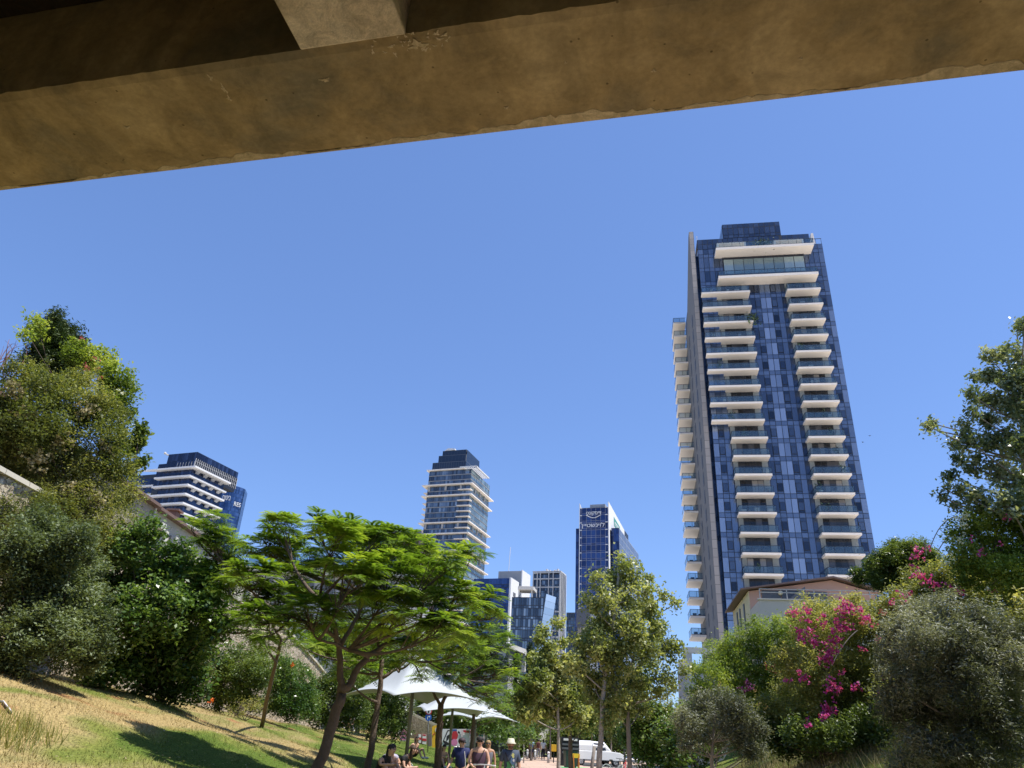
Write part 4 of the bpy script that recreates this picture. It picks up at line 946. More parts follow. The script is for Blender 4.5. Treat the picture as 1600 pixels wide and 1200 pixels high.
def leaves(P, s, asp=.5, up=.25, droop=0.0):
    """diamond leaves at P, size s (array or float); returns (N*4,3)"""
    N = len(P); s = np.broadcast_to(s, (N,))*rng.uniform(.65, 1.3, N)
    nrm = unit(rng.standard_normal((N, 3))+np.array([0, 0, up*3])); d = rng.standard_normal((N, 3)); d[:, 2] -= droop*2
    d = unit(d-nrm*(d*nrm).sum(1, keepdims=True)); w_ = np.cross(nrm, d)
    a = P-d*s[:, None]*.5; c = P+d*s[:, None]*.5; ww = w_*s[:, None]*asp*.5; fold = nrm*s[:, None]*.1
    v = np.empty((N, 4, 3)); v[:, 0] = a; v[:, 1] = P+ww+fold; v[:, 2] = c; v[:, 3] = P-ww+fold
    return v.reshape(-1, 3)
def cluster_pts(cl, rc, per, cover, shell=.45, flat=1.0):
    """cl: list (centre, radius vec). returns leaf points, cluster centres"""
    PP, CC = [], []; T_ = []
    for c, r in cl:
        r = np.array(r if hasattr(r, '__len__') else (r, r, r), float)
        ns = max(5, int(cover*(r[0]*r[1]+r[0]*r[2]+r[1]*r[2])/3/(rc*rc)))
        d = unit(rng.standard_normal((ns, 3))); q = rng.random(ns)**shell
        q = np.where(rng.random(ns) < .10, q*rng.uniform(1.12, 1.5, ns), q)
        cc = c+d*r*q[:, None]*rng.uniform(.85, 1.12, (ns, 1))
        k = (cc[:, 2] > zg(cc[:, 0], cc[:, 1])+.05) | (cc[:, 0] < -12.4)
        wl = 6.28/max(.35, float(r[0])*1.1); ph = cluster_pts.ph; nz_ = np.sin(cc[:, 0]*wl+ph[0]+1.7*np.sin(cc[:, 2]*wl*.8))*np.sin(cc[:, 1]*wl*.9+ph[1])+np.sin(cc[:, 2]*wl*1.3+ph[2]+np.sin(cc[:, 0]*wl*.6))*.8+.35*np.sin(cc[:, 0]*wl*2.3)*np.sin(cc[:, 2]*wl*2.1)
        k &= nz_ > -.62
        cc = cc[k]; CC.append(cc)
        rs = rng.uniform(.6, 1.35, (len(cc), 1, 1))
        PP.append((cc[:, None, :]+rng.standard_normal((len(cc), per, 3))*rc*rs*np.array([.55, .55, .5*flat])).reshape(-1, 3))
        T_.append(np.repeat(rng.random(len(cc)), per)*.55+rng.random(len(cc)*per)*.45)
    cluster_pts.tint = np.concatenate(T_)
    return np.concatenate(PP), np.concatenate(CC)
cluster_pts.ph = (0., 0., 0.)
def bez(a, b, bend, n=6):
    a, b = np.array(a, float), np.array(b, float); m_ = (a+b)/2+np.array(bend)
    t = np.linspace(0, 1, n)[:, None]; return (1-t)**2*a+2*t*(1-t)*m_+t*t*b
def limbs(mb, trunk, cl, r0, twigs=None, frac=.5, tr=.012):
    T_ = np.array(trunk, float); Lc = max(1, len(T_)-1)
    st = int(len(T_)*frac)
    for c, r in cl:
        dd = np.linalg.norm(T_[st:]-(np.array(c)-[0, 0, .5]), axis=1); a = T_[st+int(dd.argmin())]
        ln = np.linalg.norm(np.array(c)-a); rb = min(r0*.38, .010+.014*ln)
        p = bez(a, c, [0, 0, -.08*ln]+rng.standard_normal(3)*.06*ln, 7)
        mb.tube(p, np.linspace(rb, rb*.35, 7), 6)
    if twigs is not None and len(twigs):
        cs = np.array([c for c, r in cl])
        for q in twigs:
            a = cs[int(np.linalg.norm(cs-q, axis=1).argmin())]; ln = np.linalg.norm(q-a)
            mb.tube(bez(a, q, rng.standard_normal(3)*.08*ln, 4), np.linspace(tr, tr*.35, 4), 4, cap=False)
def px_clumps(L_, D, dj=0.6, vs=1.0):
    """(px,py,rpx[,dD]) -> world clumps"""
    o = []
    for q in L_:
        x, y, r = q[:3]; dd = q[3] if len(q) > 3 else rng.uniform(-dj, dj)
        c = pt(x, y, D+dd); rm_ = r/ppm(x, y, D+dd); o.append((c, (rm_, rm_*1.05, rm_*vs)))
    return o
DENS = {'grey': (1.6, 2.0, 1.15), 'broad': (1.6, 2.2, 1.1), 'dark': (1.6, 2.2, 1.15), 'vine': (1.6, 2.2, 1.15), 'lime': (1.6, 2.2, 1.15), 'olive': (1.7, 2.2, 1.25), 'far': (1.6, 2.2, 1.15), 'creeper': (1.6, 2.2, 1.15), 'cypress': (1.3, 2.0, 1.2), 'ficus': (1.7, 2.4, 1.15), 'poplar': (1.8, 2.3, 1.12)}
def plant(name, label, cat, base, leaf, cl, trunk=None, bark='brown', r0=.1, size=.07, asp=.5, rc=.2, per=16, cover=6, up=.55, droop=0.0, shell=.4, group=None, ntw=40, frac=.5, flowers=(), dark=None, twr=.01, extra=None, flat=1.0, small=False):
    base = np.array(base, float); e, put = world_thing(name, label, cat, tuple(base))
    if group: e['group'] = group
    kc, kp, ks = DENS[leaf]; cluster_pts.ph = rng.uniform(0, 6, 3); kc *= 1.12
    P, CC = cluster_pts(cl, rc, int(per*kp), cover*kc, shell, flat); size = size*ks
    put(np_mesh('crown' if trunk is not None else 'foliage', leaves(P, size, asp, up, droop), 4, LM[leaf], e, tint=cluster_pts.tint))
    mb = MB()
    if trunk is not None:
        tr_ = [np.array(q, float) for q in trunk]; T2 = []
        for i in range(len(tr_)-1):
            for t in np.linspace(0, 1, 5)[:-1]: T2.append(tr_[i]*(1-t)+tr_[i+1]*t)
        T2.append(tr_[-1]); n_ = len(T2)
        T2 = [T2[0]]+[T2[i]+rng.standard_normal(3)*r0*.12 for i in range(1, n_)]
        mb.tube(T2, [r0*(1.25 if i == 0 else 1.0)*(1-.62*i/(n_-1)) for i in range(n_)], 10)
        idx = rng.choice(len(CC), min(ntw, len(CC)), replace=False); limbs(mb, T2, cl, r0, CC[idx], frac, twr)
        if extra: extra(mb)
        put(mb.build('trunk', BARK[bark], e, smooth=True))
    else:
        T2 = [base, base+[0, 0, .3]]; idx = rng.choice(len(CC), min(ntw, len(CC)), replace=False)
        limbs(mb, T2, cl, .05, CC[idx], 0, twr); put(mb.build('stems', BARK[bark], e, smooth=True))
    for fk, fl, fs in flowers:               # (kind, clumps, leaf size)
        fp, _ = cluster_pts([(c, (np.array(r)*1.15)) for c, r in fl], .05, 4, 1.3, .8)
        put(np_mesh('flowers', leaves(fp, fs, .8, .1), 4, LM[fk], e))
    return e

def fronds(C_, O_, n_per, length, npin, leaf, parent, put, hang=.35):
    """feathery twice-cut fronds radiating from twig tips C_"""
    out_ = []; tt = []
    for c, o in zip(C_, O_):
        k = n_per; az_ = rng.uniform(0, 2*math.pi)+np.arange(k)*2*math.pi/k+rng.normal(0, .25, k)
        L0 = length*rng.uniform(.7, 1.2, k); el = rng.uniform(-.05, .55, k)
        dirs = np.stack([np.cos(az_)*np.cos(el), np.sin(az_)*np.cos(el), np.sin(el)], -1); dirs = unit(dirs+.35*o)
        t = np.linspace(.12, 1, npin)
        base_t = rng.random()
        for j in range(k):
            mid = c+dirs[j]*L0[j]*t[:, None]; mid = mid-np.array([0, 0, 1])*(hang*L0[j]*t**2)[:, None]
            tan = np.gradient(mid, axis=0); tan = unit(tan); side = unit(np.cross(tan, [0, 0, 1.])); upv = np.cross(side, tan)
            pl_ = L0[j]*.30*np.sin(np.pi*(t*.85+.12))**.6
            for sg in (-1, 1):
                dv = unit(side*sg+tan*.35-upv*.10)*pl_[:, None]; wv_ = tan*(L0[j]*.045)
                v = np.empty((npin, 4, 3)); v[:, 0] = mid; v[:, 1] = mid+dv*.5+wv_; v[:, 2] = mid+dv; v[:, 3] = mid+dv*.5-wv_
                out_.append(v.reshape(-1, 3)); tt.append(np.full(npin, np.clip(base_t*.6+.4*rng.random(), 0, 1)))
    return put(np_mesh('crown', np.concatenate(out_), 4, LM[leaf], parent, tint=np.concatenate(tt)))

def flame_tree(label, D, base, stems, r0, clumps, rc=.36, cover=4.2, nfr=10, length=.33, npin=11, dj=1.6, ntw=260):
    e, put = world_thing('flame_tree', label, 'tree', tuple(base)); e['group'] = 'feathery green trees on the lawn'
    cl = px_clumps(clumps, D, dj, .72); mb = MB(); T_all = []
    for pts_, ra, rb in stems:
        P = [np.array(q, float) for q in pts_]; Q = []
        for i in range(len(P)-1):
            for t in np.linspace(0, 1, 5)[:-1]:
                Q.append(P[i]*(1-t)+P[i+1]*t)
        Q.append(P[-1]); Q = [Q[0]]+[q+rng.standard_normal(3)*.012 for q in Q[1:]]
        mb.tube(Q, np.linspace(ra, rb, len(Q)), 12); T_all += Q[len(Q)//2:]
    CC = []; OO = []
    for c, r in cl:
        r = np.array(r); ns = max(4, int(cover*r[0]*r[1]/(rc*rc)*2.2)); d = unit(rng.standard_normal((ns, 3))*[1, 1, .8]+[0, 0, .25]); q = rng.random(ns)**.35
        cc = c+d*r*q[:, None]; CC.append(cc); OO.append(d)
        k = T_all[int(np.argmin([np.linalg.norm(t-(c-np.array([0, 0, .4]))) for t in T_all]))]; ln = np.linalg.norm(c-k)
        p = bez(k, c-np.array([0, 0, r[2]*.5]), np.array([0, 0, -.12*ln])+rng.standard_normal(3)*.07*ln, 9); mb.tube(p, np.linspace(min(.042, .012+.015*ln), .010, 9), 7)
        for q_ in cc[rng.random(ns) < .55]:
            ln = np.linalg.norm(q_-p[-1]); mb.tube(bez(p[rng.integers(5, 9)], q_, [0, 0, -.1*ln], 5), np.linspace(.013, .004, 5), 4, cap=False)
    CC = np.concatenate(CC); OO = np.concatenate(OO)
    put(mb.build('trunk', BARK['brown'], e, smooth=True))
    fronds(CC, OO, nfr, length, npin, 'flame', e, put)
    return e

G = lambda p: np.array([p[0], p[1], float(zg(p[0], p[1]))])
def gbase(px, py, D): p = pt(px, py, D); return G(p)
# main flame tree: two trunks from one foot
D = 15.0; b0 = gbase(478, 1200, D)
st = [([b0, pt(497, 1195, D), pt(520, 1130, D), pt(533, 1085, D), pt(543, 1070, D)], .105, .085),
      ([pt(533, 1085, D), pt(532, 1050, D), pt(530, 1010, D), pt(522, 975, D-.3), pt(500, 940, D-.6)], .07, .035), ([pt(532, 1010, D), pt(560, 960, D+.5), pt(565, 930, D+.8)], .045, .025), ([pt(531, 1000, D), pt(500, 978, D-.5), pt(455, 965, D-1)], .042, .02),
      ([pt(540, 1078, D), pt(568, 1030, D+.2), pt(600, 1008, D+.5), pt(650, 990, D+.8), pt(700, 960, D+1)], .068, .028), ([pt(575, 1025, D), pt(545, 1015, D-.6), pt(500, 1000, D-1)], .045, .02)]
flame_tree('largest feathery green flame tree with forked brown trunk, foreground left of centre', D, b0, st, .15,
 [(415, 850, 34), (445, 822, 30), (494, 815, 20), (395, 905, 42), (460, 868, 45), (520, 842, 38), (560, 850, 40), (610, 850, 42), (655, 862, 36), (480, 915, 50), (545, 900, 55), (610, 905, 55), (665, 905, 45),
  (700, 880, 30), (735, 868, 20), (710, 935, 42), (755, 935, 30), (765, 960, 22), (430, 945, 45), (400, 965, 30), (490, 960, 45), (560, 955, 48), (620, 960, 48), (680, 975, 42), (730, 985, 30), (540, 828, 26), (590, 835, 24), (640, 1010, 30), (590, 1000, 26), (420, 985, 24)], cover=5.4)
D = 21.0; b0 = gbase(572, 1196, D)
flame_tree('second feathery tree with one straight trunk, between forked tree and white canopies', D, b0,
 [([b0, pt(580, 1170, D), pt(588, 1120, D), pt(594, 1075, D), pt(597, 1030, D)], .092, .06), ([pt(596, 1060, D), pt(620, 1045, D), pt(650, 1020, D+.5)], .05, .025)], .1,
 [(560, 1025, 24), (600, 1000, 34), (650, 1005, 34), (690, 1000, 34), (660, 1035, 20), (720, 1010, 30), (710, 1045, 22), (750, 1020, 26), (535, 1045, 18), (500, 1010, 22), (470, 1000, 20), (520, 1025, 22), (575, 1045, 22), (625, 1030, 22), (660, 1060, 14), (545, 985, 26)], length=.38, npin=9)
D = 27.0; b0 = gbase(684, 1196, D)
flame_tree('third feathery tree with trunk forking just under the white canopies', D, b0,
 [([b0, pt(684, 1185, D), pt(687, 1130, D), pt(689, 1102, D)], .13, .10), ([pt(689, 1104, D), pt(678, 1085, D), pt(668, 1070, D)], .06, .03), ([pt(689, 1104, D), pt(700, 1080, D), pt(715, 1060, D)], .07, .03)], .1,
 [(700, 1050, 25), (735, 1035, 32), (770, 1015, 30), (745, 1060, 26), (780, 1050, 28), (800, 1060, 18), (775, 1085, 22), (745, 1090, 14), (720, 1075, 18), (690, 1030, 22), (755, 1085, 20), (800, 1040, 18), (730, 1000, 24), (770, 985, 20), (790, 1000, 15)], length=.42, npin=8, nfr=7)
D = 38.0; b0 = gbase(735, 1172, D)
flame_tree('small feathery tree beyond the canopies, right of them', D, b0, [([b0, pt(738, 1150, D), pt(742, 1110, D)], .12, .07)], .1,
 [(745, 1105, 16), (765, 1098, 20), (785, 1090, 20), (800, 1105, 16), (775, 1120, 14), (755, 1125, 12)], length=.45, npin=7, nfr=6, cover=1.8)
D = 22.0; b0 = gbase(413, 1112, D+5)
flame_tree('thin leaning young feathery tree among the hedge by the stone wall', D, b0,
 [([b0, pt(420, 1080, D+3), pt(430, 1040, D+1.5), pt(440, 1000, D)], .07, .04), ([pt(432, 1035, D+1), pt(415, 1010, D), pt(395, 985, D-.5)], .03, .015), ([pt(440, 1000, D), pt(400, 930, D), pt(350, 880, D)], .035, .015)], .06,
 [(335, 812, 16), (315, 835, 22), (345, 845, 24), (300, 822, 14), (365, 860, 26), (340, 880, 26), (320, 905, 20), (360, 920, 26), (385, 985, 20), (350, 965, 20), (420, 1000, 18), (455, 985, 16), (310, 965, 14)], rc=.34, length=.4, npin=8, dj=.8)

# silver-barked trees of the right-hand row
def row_tree(label, D, foot, trunk_px, r0, clumps, bark='pale', leaf='poplar', **kw):
    b0 = gbase(*foot, D); tr_ = [b0]+[pt(x, y, D) for x, y in trunk_px]
    a = dict(size=.092, asp=.6, rc=.19, per=15, cover=3.2, up=.35, droop=.4, shell=.5, ntw=240, frac=.3, group='pale-barked trees along the path', dj=.9)
    a.update(kw); dj = a.pop('dj')
    return plant('broadleaf_tree', label, 'tree', b0, leaf, px_clumps(clumps, D, dj), tr_, bark, r0, **a)
row_tree('tall yellow-green tree with thick speckled pale trunk, right of the white hat', 22, (935, 1199), [(937, 1190), (940, 1120), (948, 1040), (960, 960), (968, 890)], .088,
 [(977, 885, 18), (962, 905, 20), (987, 905, 20), (950, 935, 22), (977, 940, 26), (1007, 925, 18), (932, 905, 14), (927, 948, 16), (1012, 955, 22), (947, 975, 28), (982, 985, 32), (917, 935, 12), (930, 1015, 32), (965, 1030, 34), (1005, 1010, 26), (910, 1000, 22), (1032, 985, 14),
  (925, 1060, 30), (960, 1075, 32), (935, 1095, 22), (900, 1040, 20), (995, 1060, 24), (945, 1125, 18)])
row_tree('tall tree with smooth grey-brown trunk, right of the speckled pale trunk', 24, (985, 1199), [(984, 1190), (981, 1120), (985, 1050), (1000, 980), (1010, 920)], .080,
 [(1015, 905, 10), (1035, 930, 10), (1055, 942, 10), (1010, 950, 16), (1025, 985, 18), (1045, 1015, 20), (1010, 1030, 24), (1035, 1060, 22), (1060, 1010, 9), (1068, 1042, 10), (1000, 1075, 24), (975, 1100, 24), (1030, 1088, 16), (1000, 1110, 16), (960, 1105, 16), (1052, 1080, 10)], bark='grey')
row_tree('lower tree with slim pale trunk, left of the speckled pale trunk', 29, (872, 1199), [(873, 1180), (873, 1140), (870, 1080), (862, 1020)], .078,
 [(850, 985, 10), (872, 975, 9), (842, 1000, 10), (858, 1015, 16), (880, 1005, 10), (835, 1030, 14), (860, 1045, 24), (885, 1040, 16), (840, 1065, 24), (870, 1078, 24), (820, 1085, 20), (895, 1085, 22), (850, 1108, 22), (880, 1115, 20), (905, 1115, 14), (825, 1115, 16)], size=.13)
row_tree('slender dark-trunked tree just right of the slim pale trunk', 33, (893, 1199), [(892, 1180), (890, 1140), (888, 1110)], .12, [(885, 1095, 18), (905, 1100, 20), (925, 1115, 18), (915, 1135, 12), (895, 1130, 10)], bark='brown', size=.13)
e, put = world_thing('wooden_stake', 'leaning grey wooden stake beside the speckled pale trunk', 'stake', tuple(gbase(924, 1200, 21)))
c = MB(); c.tube([gbase(924, 1200, 21), pt(925, 1195, 21), pt(929, 1166, 21)], [.05, .045, .04], 8); put(c.build('pole', BARK['grey'], e, smooth=True)); c = MB(); c.tube([pt(929, 1168, 21), pt(938, 1166, 21.3)], .008, 5); put(c.build('tie', M['dgrey'], e))

# green round shrub trees right of the trunks
for lab, D, cl, leaf in [('dense dark green round tree beside the grey-brown trunk', 33, [(1005, 1115, 26), (1035, 1120, 26), (1000, 1150, 30), (1035, 1155, 30), (1060, 1140, 22), (1015, 1180, 24), (1050, 1180, 22), (985, 1140, 12)], 'dark'),
                   ('bright green bush left of the small olive tree', 26, [(1045, 1150, 22), (1070, 1165, 20), (1085, 1150, 16), (1055, 1175, 18), (1075, 1110, 18)], 'broad')]:
    plant('round_tree' if leaf == 'dark' else 'bush', lab, 'tree' if leaf == 'dark' else 'bush', gbase(cl[2][0], 1199, D), leaf, px_clumps(cl, D, .8), size=.12, asp=.6, rc=.22, per=12, cover=6, ntw=60)

# far alley trees
far = [(800, 1105, 24, 60), (830, 1120, 22, 75), (860, 1110, 24, 85), (890, 1105, 22, 78), (925, 1115, 24, 95), (955, 1120, 22, 90), (810, 1145, 18, 55), (845, 1135, 16, 100), (905, 1135, 14, 110), (975, 1140, 20, 80), (940, 1145, 16, 105), (760, 1125, 20, 66), (780, 1140, 18, 72)]
nm = ['leftmost far alley tree above the green hedge', 'far alley tree above the three walkers', 'far alley tree over the bollards', 'far alley tree over the dark bins', 'far alley tree over the white pickup', 'far alley tree over the parked bicycles', 'low far tree behind the white hat', 'pale far tree behind the three walkers', 'small far tree over the pickup tail', 'far tree between the two big trunks', 'far tree behind the pickup cab', 'far tree over the black car', 'far tree behind the black car']
for (px, py, r, D), lab in zip(far, nm):
    b0 = gbase(px, 1180, D); cl = px_clumps([(px, py, r*.8), (px-r*.7, py+6, r*.6), (px+r*.7, py+4, r*.6), (px+r*.2, py-r*.6, r*.5), (px-r*.3, py+r*.6, r*.55), (px+r*.4, py+r*.6, r*.5)], D, 1.5)
    plant('alley_tree', lab, 'tree', b0, 'far', cl, [b0, pt(px, 1165, D), pt(px, py, D)], 'grey', .11, size=.24, rc=.42, per=12, cover=4, ntw=20, group='trees closing the far end of the path')
for px, py, r, D, lab in [(650, 1085, 26, 84, 'far dark tree left of the nearest canopy apex'), (690, 1110, 24, 82, 'far dark tree behind the road signs'), (715, 1118, 20, 86, 'far dark tree above the graffiti wall'), (740, 1112, 22, 84, 'far dark tree right of the graffiti wall')]:
    b0 = gbase(px, 1180, D); cl = px_clumps([(px, py, r), (px-r*.8, py+10, r*.7), (px+r*.8, py+8, r*.7), (px, py+r*.9, r*.7), (px-r*.5, py-r*.5, r*.5)], D, 1.5)
    plant('alley_tree', lab, 'tree', b0, 'dark', cl, [b0, pt(px, 1165, D), pt(px, py, D)], 'grey', .11, size=.26, rc=.45, per=12, cover=4, ntw=15, group='trees closing the far end of the path')
b0 = gbase(560, 1130, 62); plant('alley_tree', 'wide green tree standing behind the stone wall and forked trunk', 'tree', b0, 'far', px_clumps([(500, 1000, 28), (530, 1010, 30), (560, 1020, 30), (590, 1030, 30), (620, 1045, 28), (545, 1050, 26), (600, 1065, 24), (575, 990, 24), (640, 1060, 22), (520, 980, 22)], 60, 2), [b0, pt(560, 1100, 61), pt(560, 1030, 60)], 'grey', .15, size=.2, rc=.4, per=14, cover=5, ntw=30)
for px, D, lab in [(1085, 44, 'dark bush behind the small olive tree'), (1190, 42, 'dark bush at the foot of the creeping bush'), (1040, 52, 'dark bush right of the round tree')]:
    plant('shrub', lab, 'shrub', gbase(px, 1190, D), 'dark', px_clumps([(px-25, 1150, 20), (px, 1142, 22), (px+25, 1150, 20), (px-18, 1176, 18), (px+8, 1178, 18), (px+30, 1174, 18), (px, 1120, 16)], D, 1), size=.12, rc=.25, per=14, cover=5, ntw=20, group='flowering shrubs on the right bank')
for px, D, lab in [(815, 92, 'dark hedge mass behind the white hat'), (852, 100, 'dark hedge mass behind the three walkers'), (885, 98, 'dark hedge mass behind the kiosk'), (935, 104, 'dark hedge mass behind the pickup'), (985, 96, 'dark hedge mass behind the bicycles')]:
    plant('hedge', lab, 'hedge', gbase(px, 1180, D), 'dark', px_clumps([(px-18, 1150, 16), (px, 1145, 16), (px+18, 1150, 16), (px-14, 1172, 14), (px+6, 1172, 14), (px+20, 1170, 12)], D, 1.5), size=.3, rc=.5, per=12, cover=4, ntw=10, group='hedges closing the far end of the path')
for px, py, h_, D, lab in [(829, 1030, 30, 85, 'thin dark cypress in front of the cube office'), (807, 1040, 20, 80, 'thin dark cypress beside the slat screen')]:
    b0 = gbase(px, 1150, D); cl = [(pt(px, y, D), (.35, .35, .9)) for y in np.arange(py-h_*.5, 1120, 14)]
    plant('cypress', lab, 'tree', b0, 'cypress', cl, [b0, pt(px, py, D)], 'brown', .1, size=.16, rc=.2, per=10, cover=6, ntw=10)

# shrubs against the stone wall, left
HG = 'shrubs in front of the stone wall'
plant('shrub', 'tall grey-green bush at the left edge under the creeper mass', 'shrub', gbase(55, 1048, 19), 'grey',
 px_clumps([(25, 860, 45), (75, 880, 50), (20, 930, 50), (80, 940, 55), (125, 905, 45), (40, 985, 50), (100, 1000, 45), (140, 960, 40), (15, 1030, 40), (130, 1030, 28), (60, 830, 38), (115, 850, 36), (150, 1010, 26)], 19, 1.0), size=.075, asp=.42, rc=.16, per=18, cover=7, ntw=120, r0=.06, group=HG)
plant('shrub', 'large broad-leaved dark bush in the middle of the wall planting', 'shrub', gbase(250, 1100, 23), 'broad',
 px_clumps([(165, 850, 35), (205, 860, 35), (240, 885, 40), (285, 900, 40), (325, 925, 35), (180, 920, 50), (240, 950, 55), (300, 960, 45), (340, 975, 28), (160, 985, 45), (215, 1010, 50), (275, 1020, 50), (318, 1010, 30), (190, 1050, 38), (250, 1065, 38), (295, 1070, 32), (230, 835, 25), (275, 865, 22), (330, 895, 20), (150, 1045, 26)], 22.5, 1.1), size=.115, asp=.62, rc=.22, per=15, cover=5.5, ntw=120, r0=.06, group=HG, droop=.5, up=.6)
plant('climber', 'grey-green creeper hanging over the wall top between the two bushes', 'climber', pt(120, 860, 23.5), 'creeper',
 px_clumps([(90, 790, 36), (135, 800, 40), (175, 810, 36), (60, 780, 34), (155, 845, 36), (110, 835, 34), (20, 775, 30), (200, 830, 22), (30, 810, 28)], 22.5, .5), size=.06, asp=.4, rc=.2, per=20, cover=5, ntw=90)
plant('shrub', 'dark green hedge shrub left of the thin young tree', 'shrub', gbase(365, 1108, 30), 'dark',
 px_clumps([(345, 1045, 26), (375, 1035, 28), (400, 1050, 26), (350, 1080, 30), (385, 1085, 30), (332, 1085, 18), (400, 1030, 18)], 30, .8), size=.08, rc=.18, per=18, cover=6, ntw=50, group=HG,
 flowers=[('orange', [(pt(332, 1094, 28.5), .06)], .06)])
plant('shrub', 'mid green hedge shrub right of the thin young tree', 'shrub', gbase(450, 1120, 34), 'broad',
 px_clumps([(435, 1050, 26), (465, 1060, 26), (440, 1085, 28), (475, 1095, 26), (425, 1100, 18), (455, 1110, 20)], 34, .8), size=.09, rc=.2, per=18, cover=6, ntw=50, group=HG,
 flowers=[('orange', [(pt(458, 1039, 32.5), .08)], .07)])
plant('shrub', 'dark hedge shrub behind the forked trunk', 'shrub', gbase(520, 1135, 40), 'dark',
 px_clumps([(500, 1080, 26), (525, 1070, 28), (550, 1085, 28), (500, 1110, 24), (530, 1115, 28), (555, 1115, 24), (485, 1105, 18), (540, 1045, 20)], 39, 1), size=.10, rc=.24, per=16, cover=6, ntw=40, group=HG)
plant('shrub', 'dark hedge behind the people resting under the white canopy', 'shrub', gbase(600, 1150, 48), 'dark',
 px_clumps([(575, 1095, 26), (600, 1100, 28), (625, 1100, 26), (580, 1125, 26), (605, 1130, 26), (625, 1135, 18), (590, 1075, 22), (615, 1075, 20), (560, 1060, 20)], 47, 1.5), size=.12, rc=.28, per=16, cover=6, ntw=40, group=HG)
plant('shrub', 'low dry twiggy bush at the foot of the thin young tree', 'shrub', gbase(385, 1112, 27), 'vine',
 px_clumps([(375, 1105, 12), (395, 1100, 14), (410, 1108, 10), (360, 1108, 8)], 27, .3), size=.05, asp=.3, rc=.15, per=10, cover=3, ntw=60)
# flowering creepers over trees behind the wall
plant('climber', 'loose creeper trailing down the stone wall at the far left edge', 'climber', pt(20, 860, 21.8), 'creeper',
 px_clumps([(5, 790, 24), (35, 800, 26), (65, 815, 26), (10, 820, 26), (45, 835, 28), (-15, 805, 26), (80, 790, 22)], 21.2, .3), size=.06, asp=.4, rc=.2, per=18, cover=4, ntw=60)
plant('creeper_tree', 'mass of bougainvillea and creeper swallowing a tree behind the wall, far left', 'tree', pt(110, 800, 23.6), 'creeper',
 px_clumps([(35, 590, 34), (70, 615, 40), (20, 640, 38), (65, 670, 45), (25, 705, 45), (95, 720, 45), (115, 650, 42), (120, 600, 28), (150, 640, 36), (165, 690, 36), (150, 740, 38), (185, 730, 26), (190, 775, 28), (60, 745, 40), (180, 655, 22), (5, 670, 40), (120, 780, 36)], 23.2, 1.0), size=.075, asp=.5, rc=.2, per=18, cover=6, ntw=140,
 flowers=[('magenta', [(pt(8, 632, 23.5), .22), (pt(22, 642, 23.5), .15), (pt(32, 650, 23.5), .08), (pt(70, 735, 23.5), .06)], .07), ('red', [(pt(135, 575, 24), .14), (pt(150, 560, 24.3), .12), (pt(125, 532, 25), .14), (pt(155, 590, 24), .1)], .06), ('peach', [(pt(80, 660, 23.8), .2), (pt(20, 600, 24), .25), (pt(45, 620, 24), .2), (pt(150, 575, 24), .12), (pt(168, 740, 24), .15)], .07), ('dry', [(pt(x, y, 22.2), r) for x, y, r in [(40, 650, .35), (95, 690, .3), (60, 720, .3), (130, 640, .28), (20, 610, .3), (110, 770, .3), (170, 700, .25), (150, 780, .3)]], .09)])
plant('leafy_climber', 'brighter green leafy climber on the right shoulder of the bougainvillea mass', 'climber', pt(180, 760, 25), 'lime',
 px_clumps([(125, 555, 22), (150, 565, 26), (175, 585, 24), (190, 610, 20), (170, 620, 24), (195, 640, 16), (198, 690, 14), (200, 600, 10), (60, 510, 16), (45, 525, 10), (205, 735, 12), (188, 705, 18)], 24.8, .6), size=.09, asp=.6, rc=.18, per=14, cover=5, ntw=60, flowers=[('white', [(pt(186, 610, 24), .08), (pt(192, 612, 24), .06), (pt(205, 665, 24.3), .06), (pt(150, 655, 23.9), .08)], .05)])
plant('climber', 'small loose tuft of broad leaves sticking out right of the bougainvillea mass', 'climber', pt(205, 760, 24.5), 'dark', px_clumps([(222, 672, 12), (218, 690, 10), (220, 718, 10), (212, 700, 8)], 24.5, .3), size=.13, asp=.7, rc=.15, per=8, cover=4, ntw=20)
b0 = pt(85, 640, 26.5); b0[2] = 6
plant('conifer_tree', 'dark conifer top rising out of the bougainvillea mass', 'tree', b0, 'cypress',
 px_clumps([(85, 505, 14), (80, 530, 24), (100, 525, 22), (90, 560, 34), (115, 545, 16), (60, 560, 20), (95, 590, 30), (90, 490, 7)], 26, .6), [b0, pt(85, 600, 26.5), pt(88, 500, 26.5)], 'brown', .12, size=.11, asp=.25, rc=.2, per=30, cover=9, ntw=30)
c_, put = world_thing('bare_branches', 'bare reddish twigs arching out at the far left edge', 'branches', tuple(pt(5, 640, 25)))
c = MB()
for k in range(16):
    a = pt(rng.uniform(-20, 15), rng.uniform(560, 620), 25); b_ = pt(rng.uniform(5, 40), rng.uniform(528, 560), 25); c.tube(bez(a, b_, rng.standard_normal(3)*.3+[0, 0, .2], 7), np.linspace(.018, .004, 7), 4)
put(c.build('twigs', plain('red_twig', (.22, .1, .08), .8), c_))

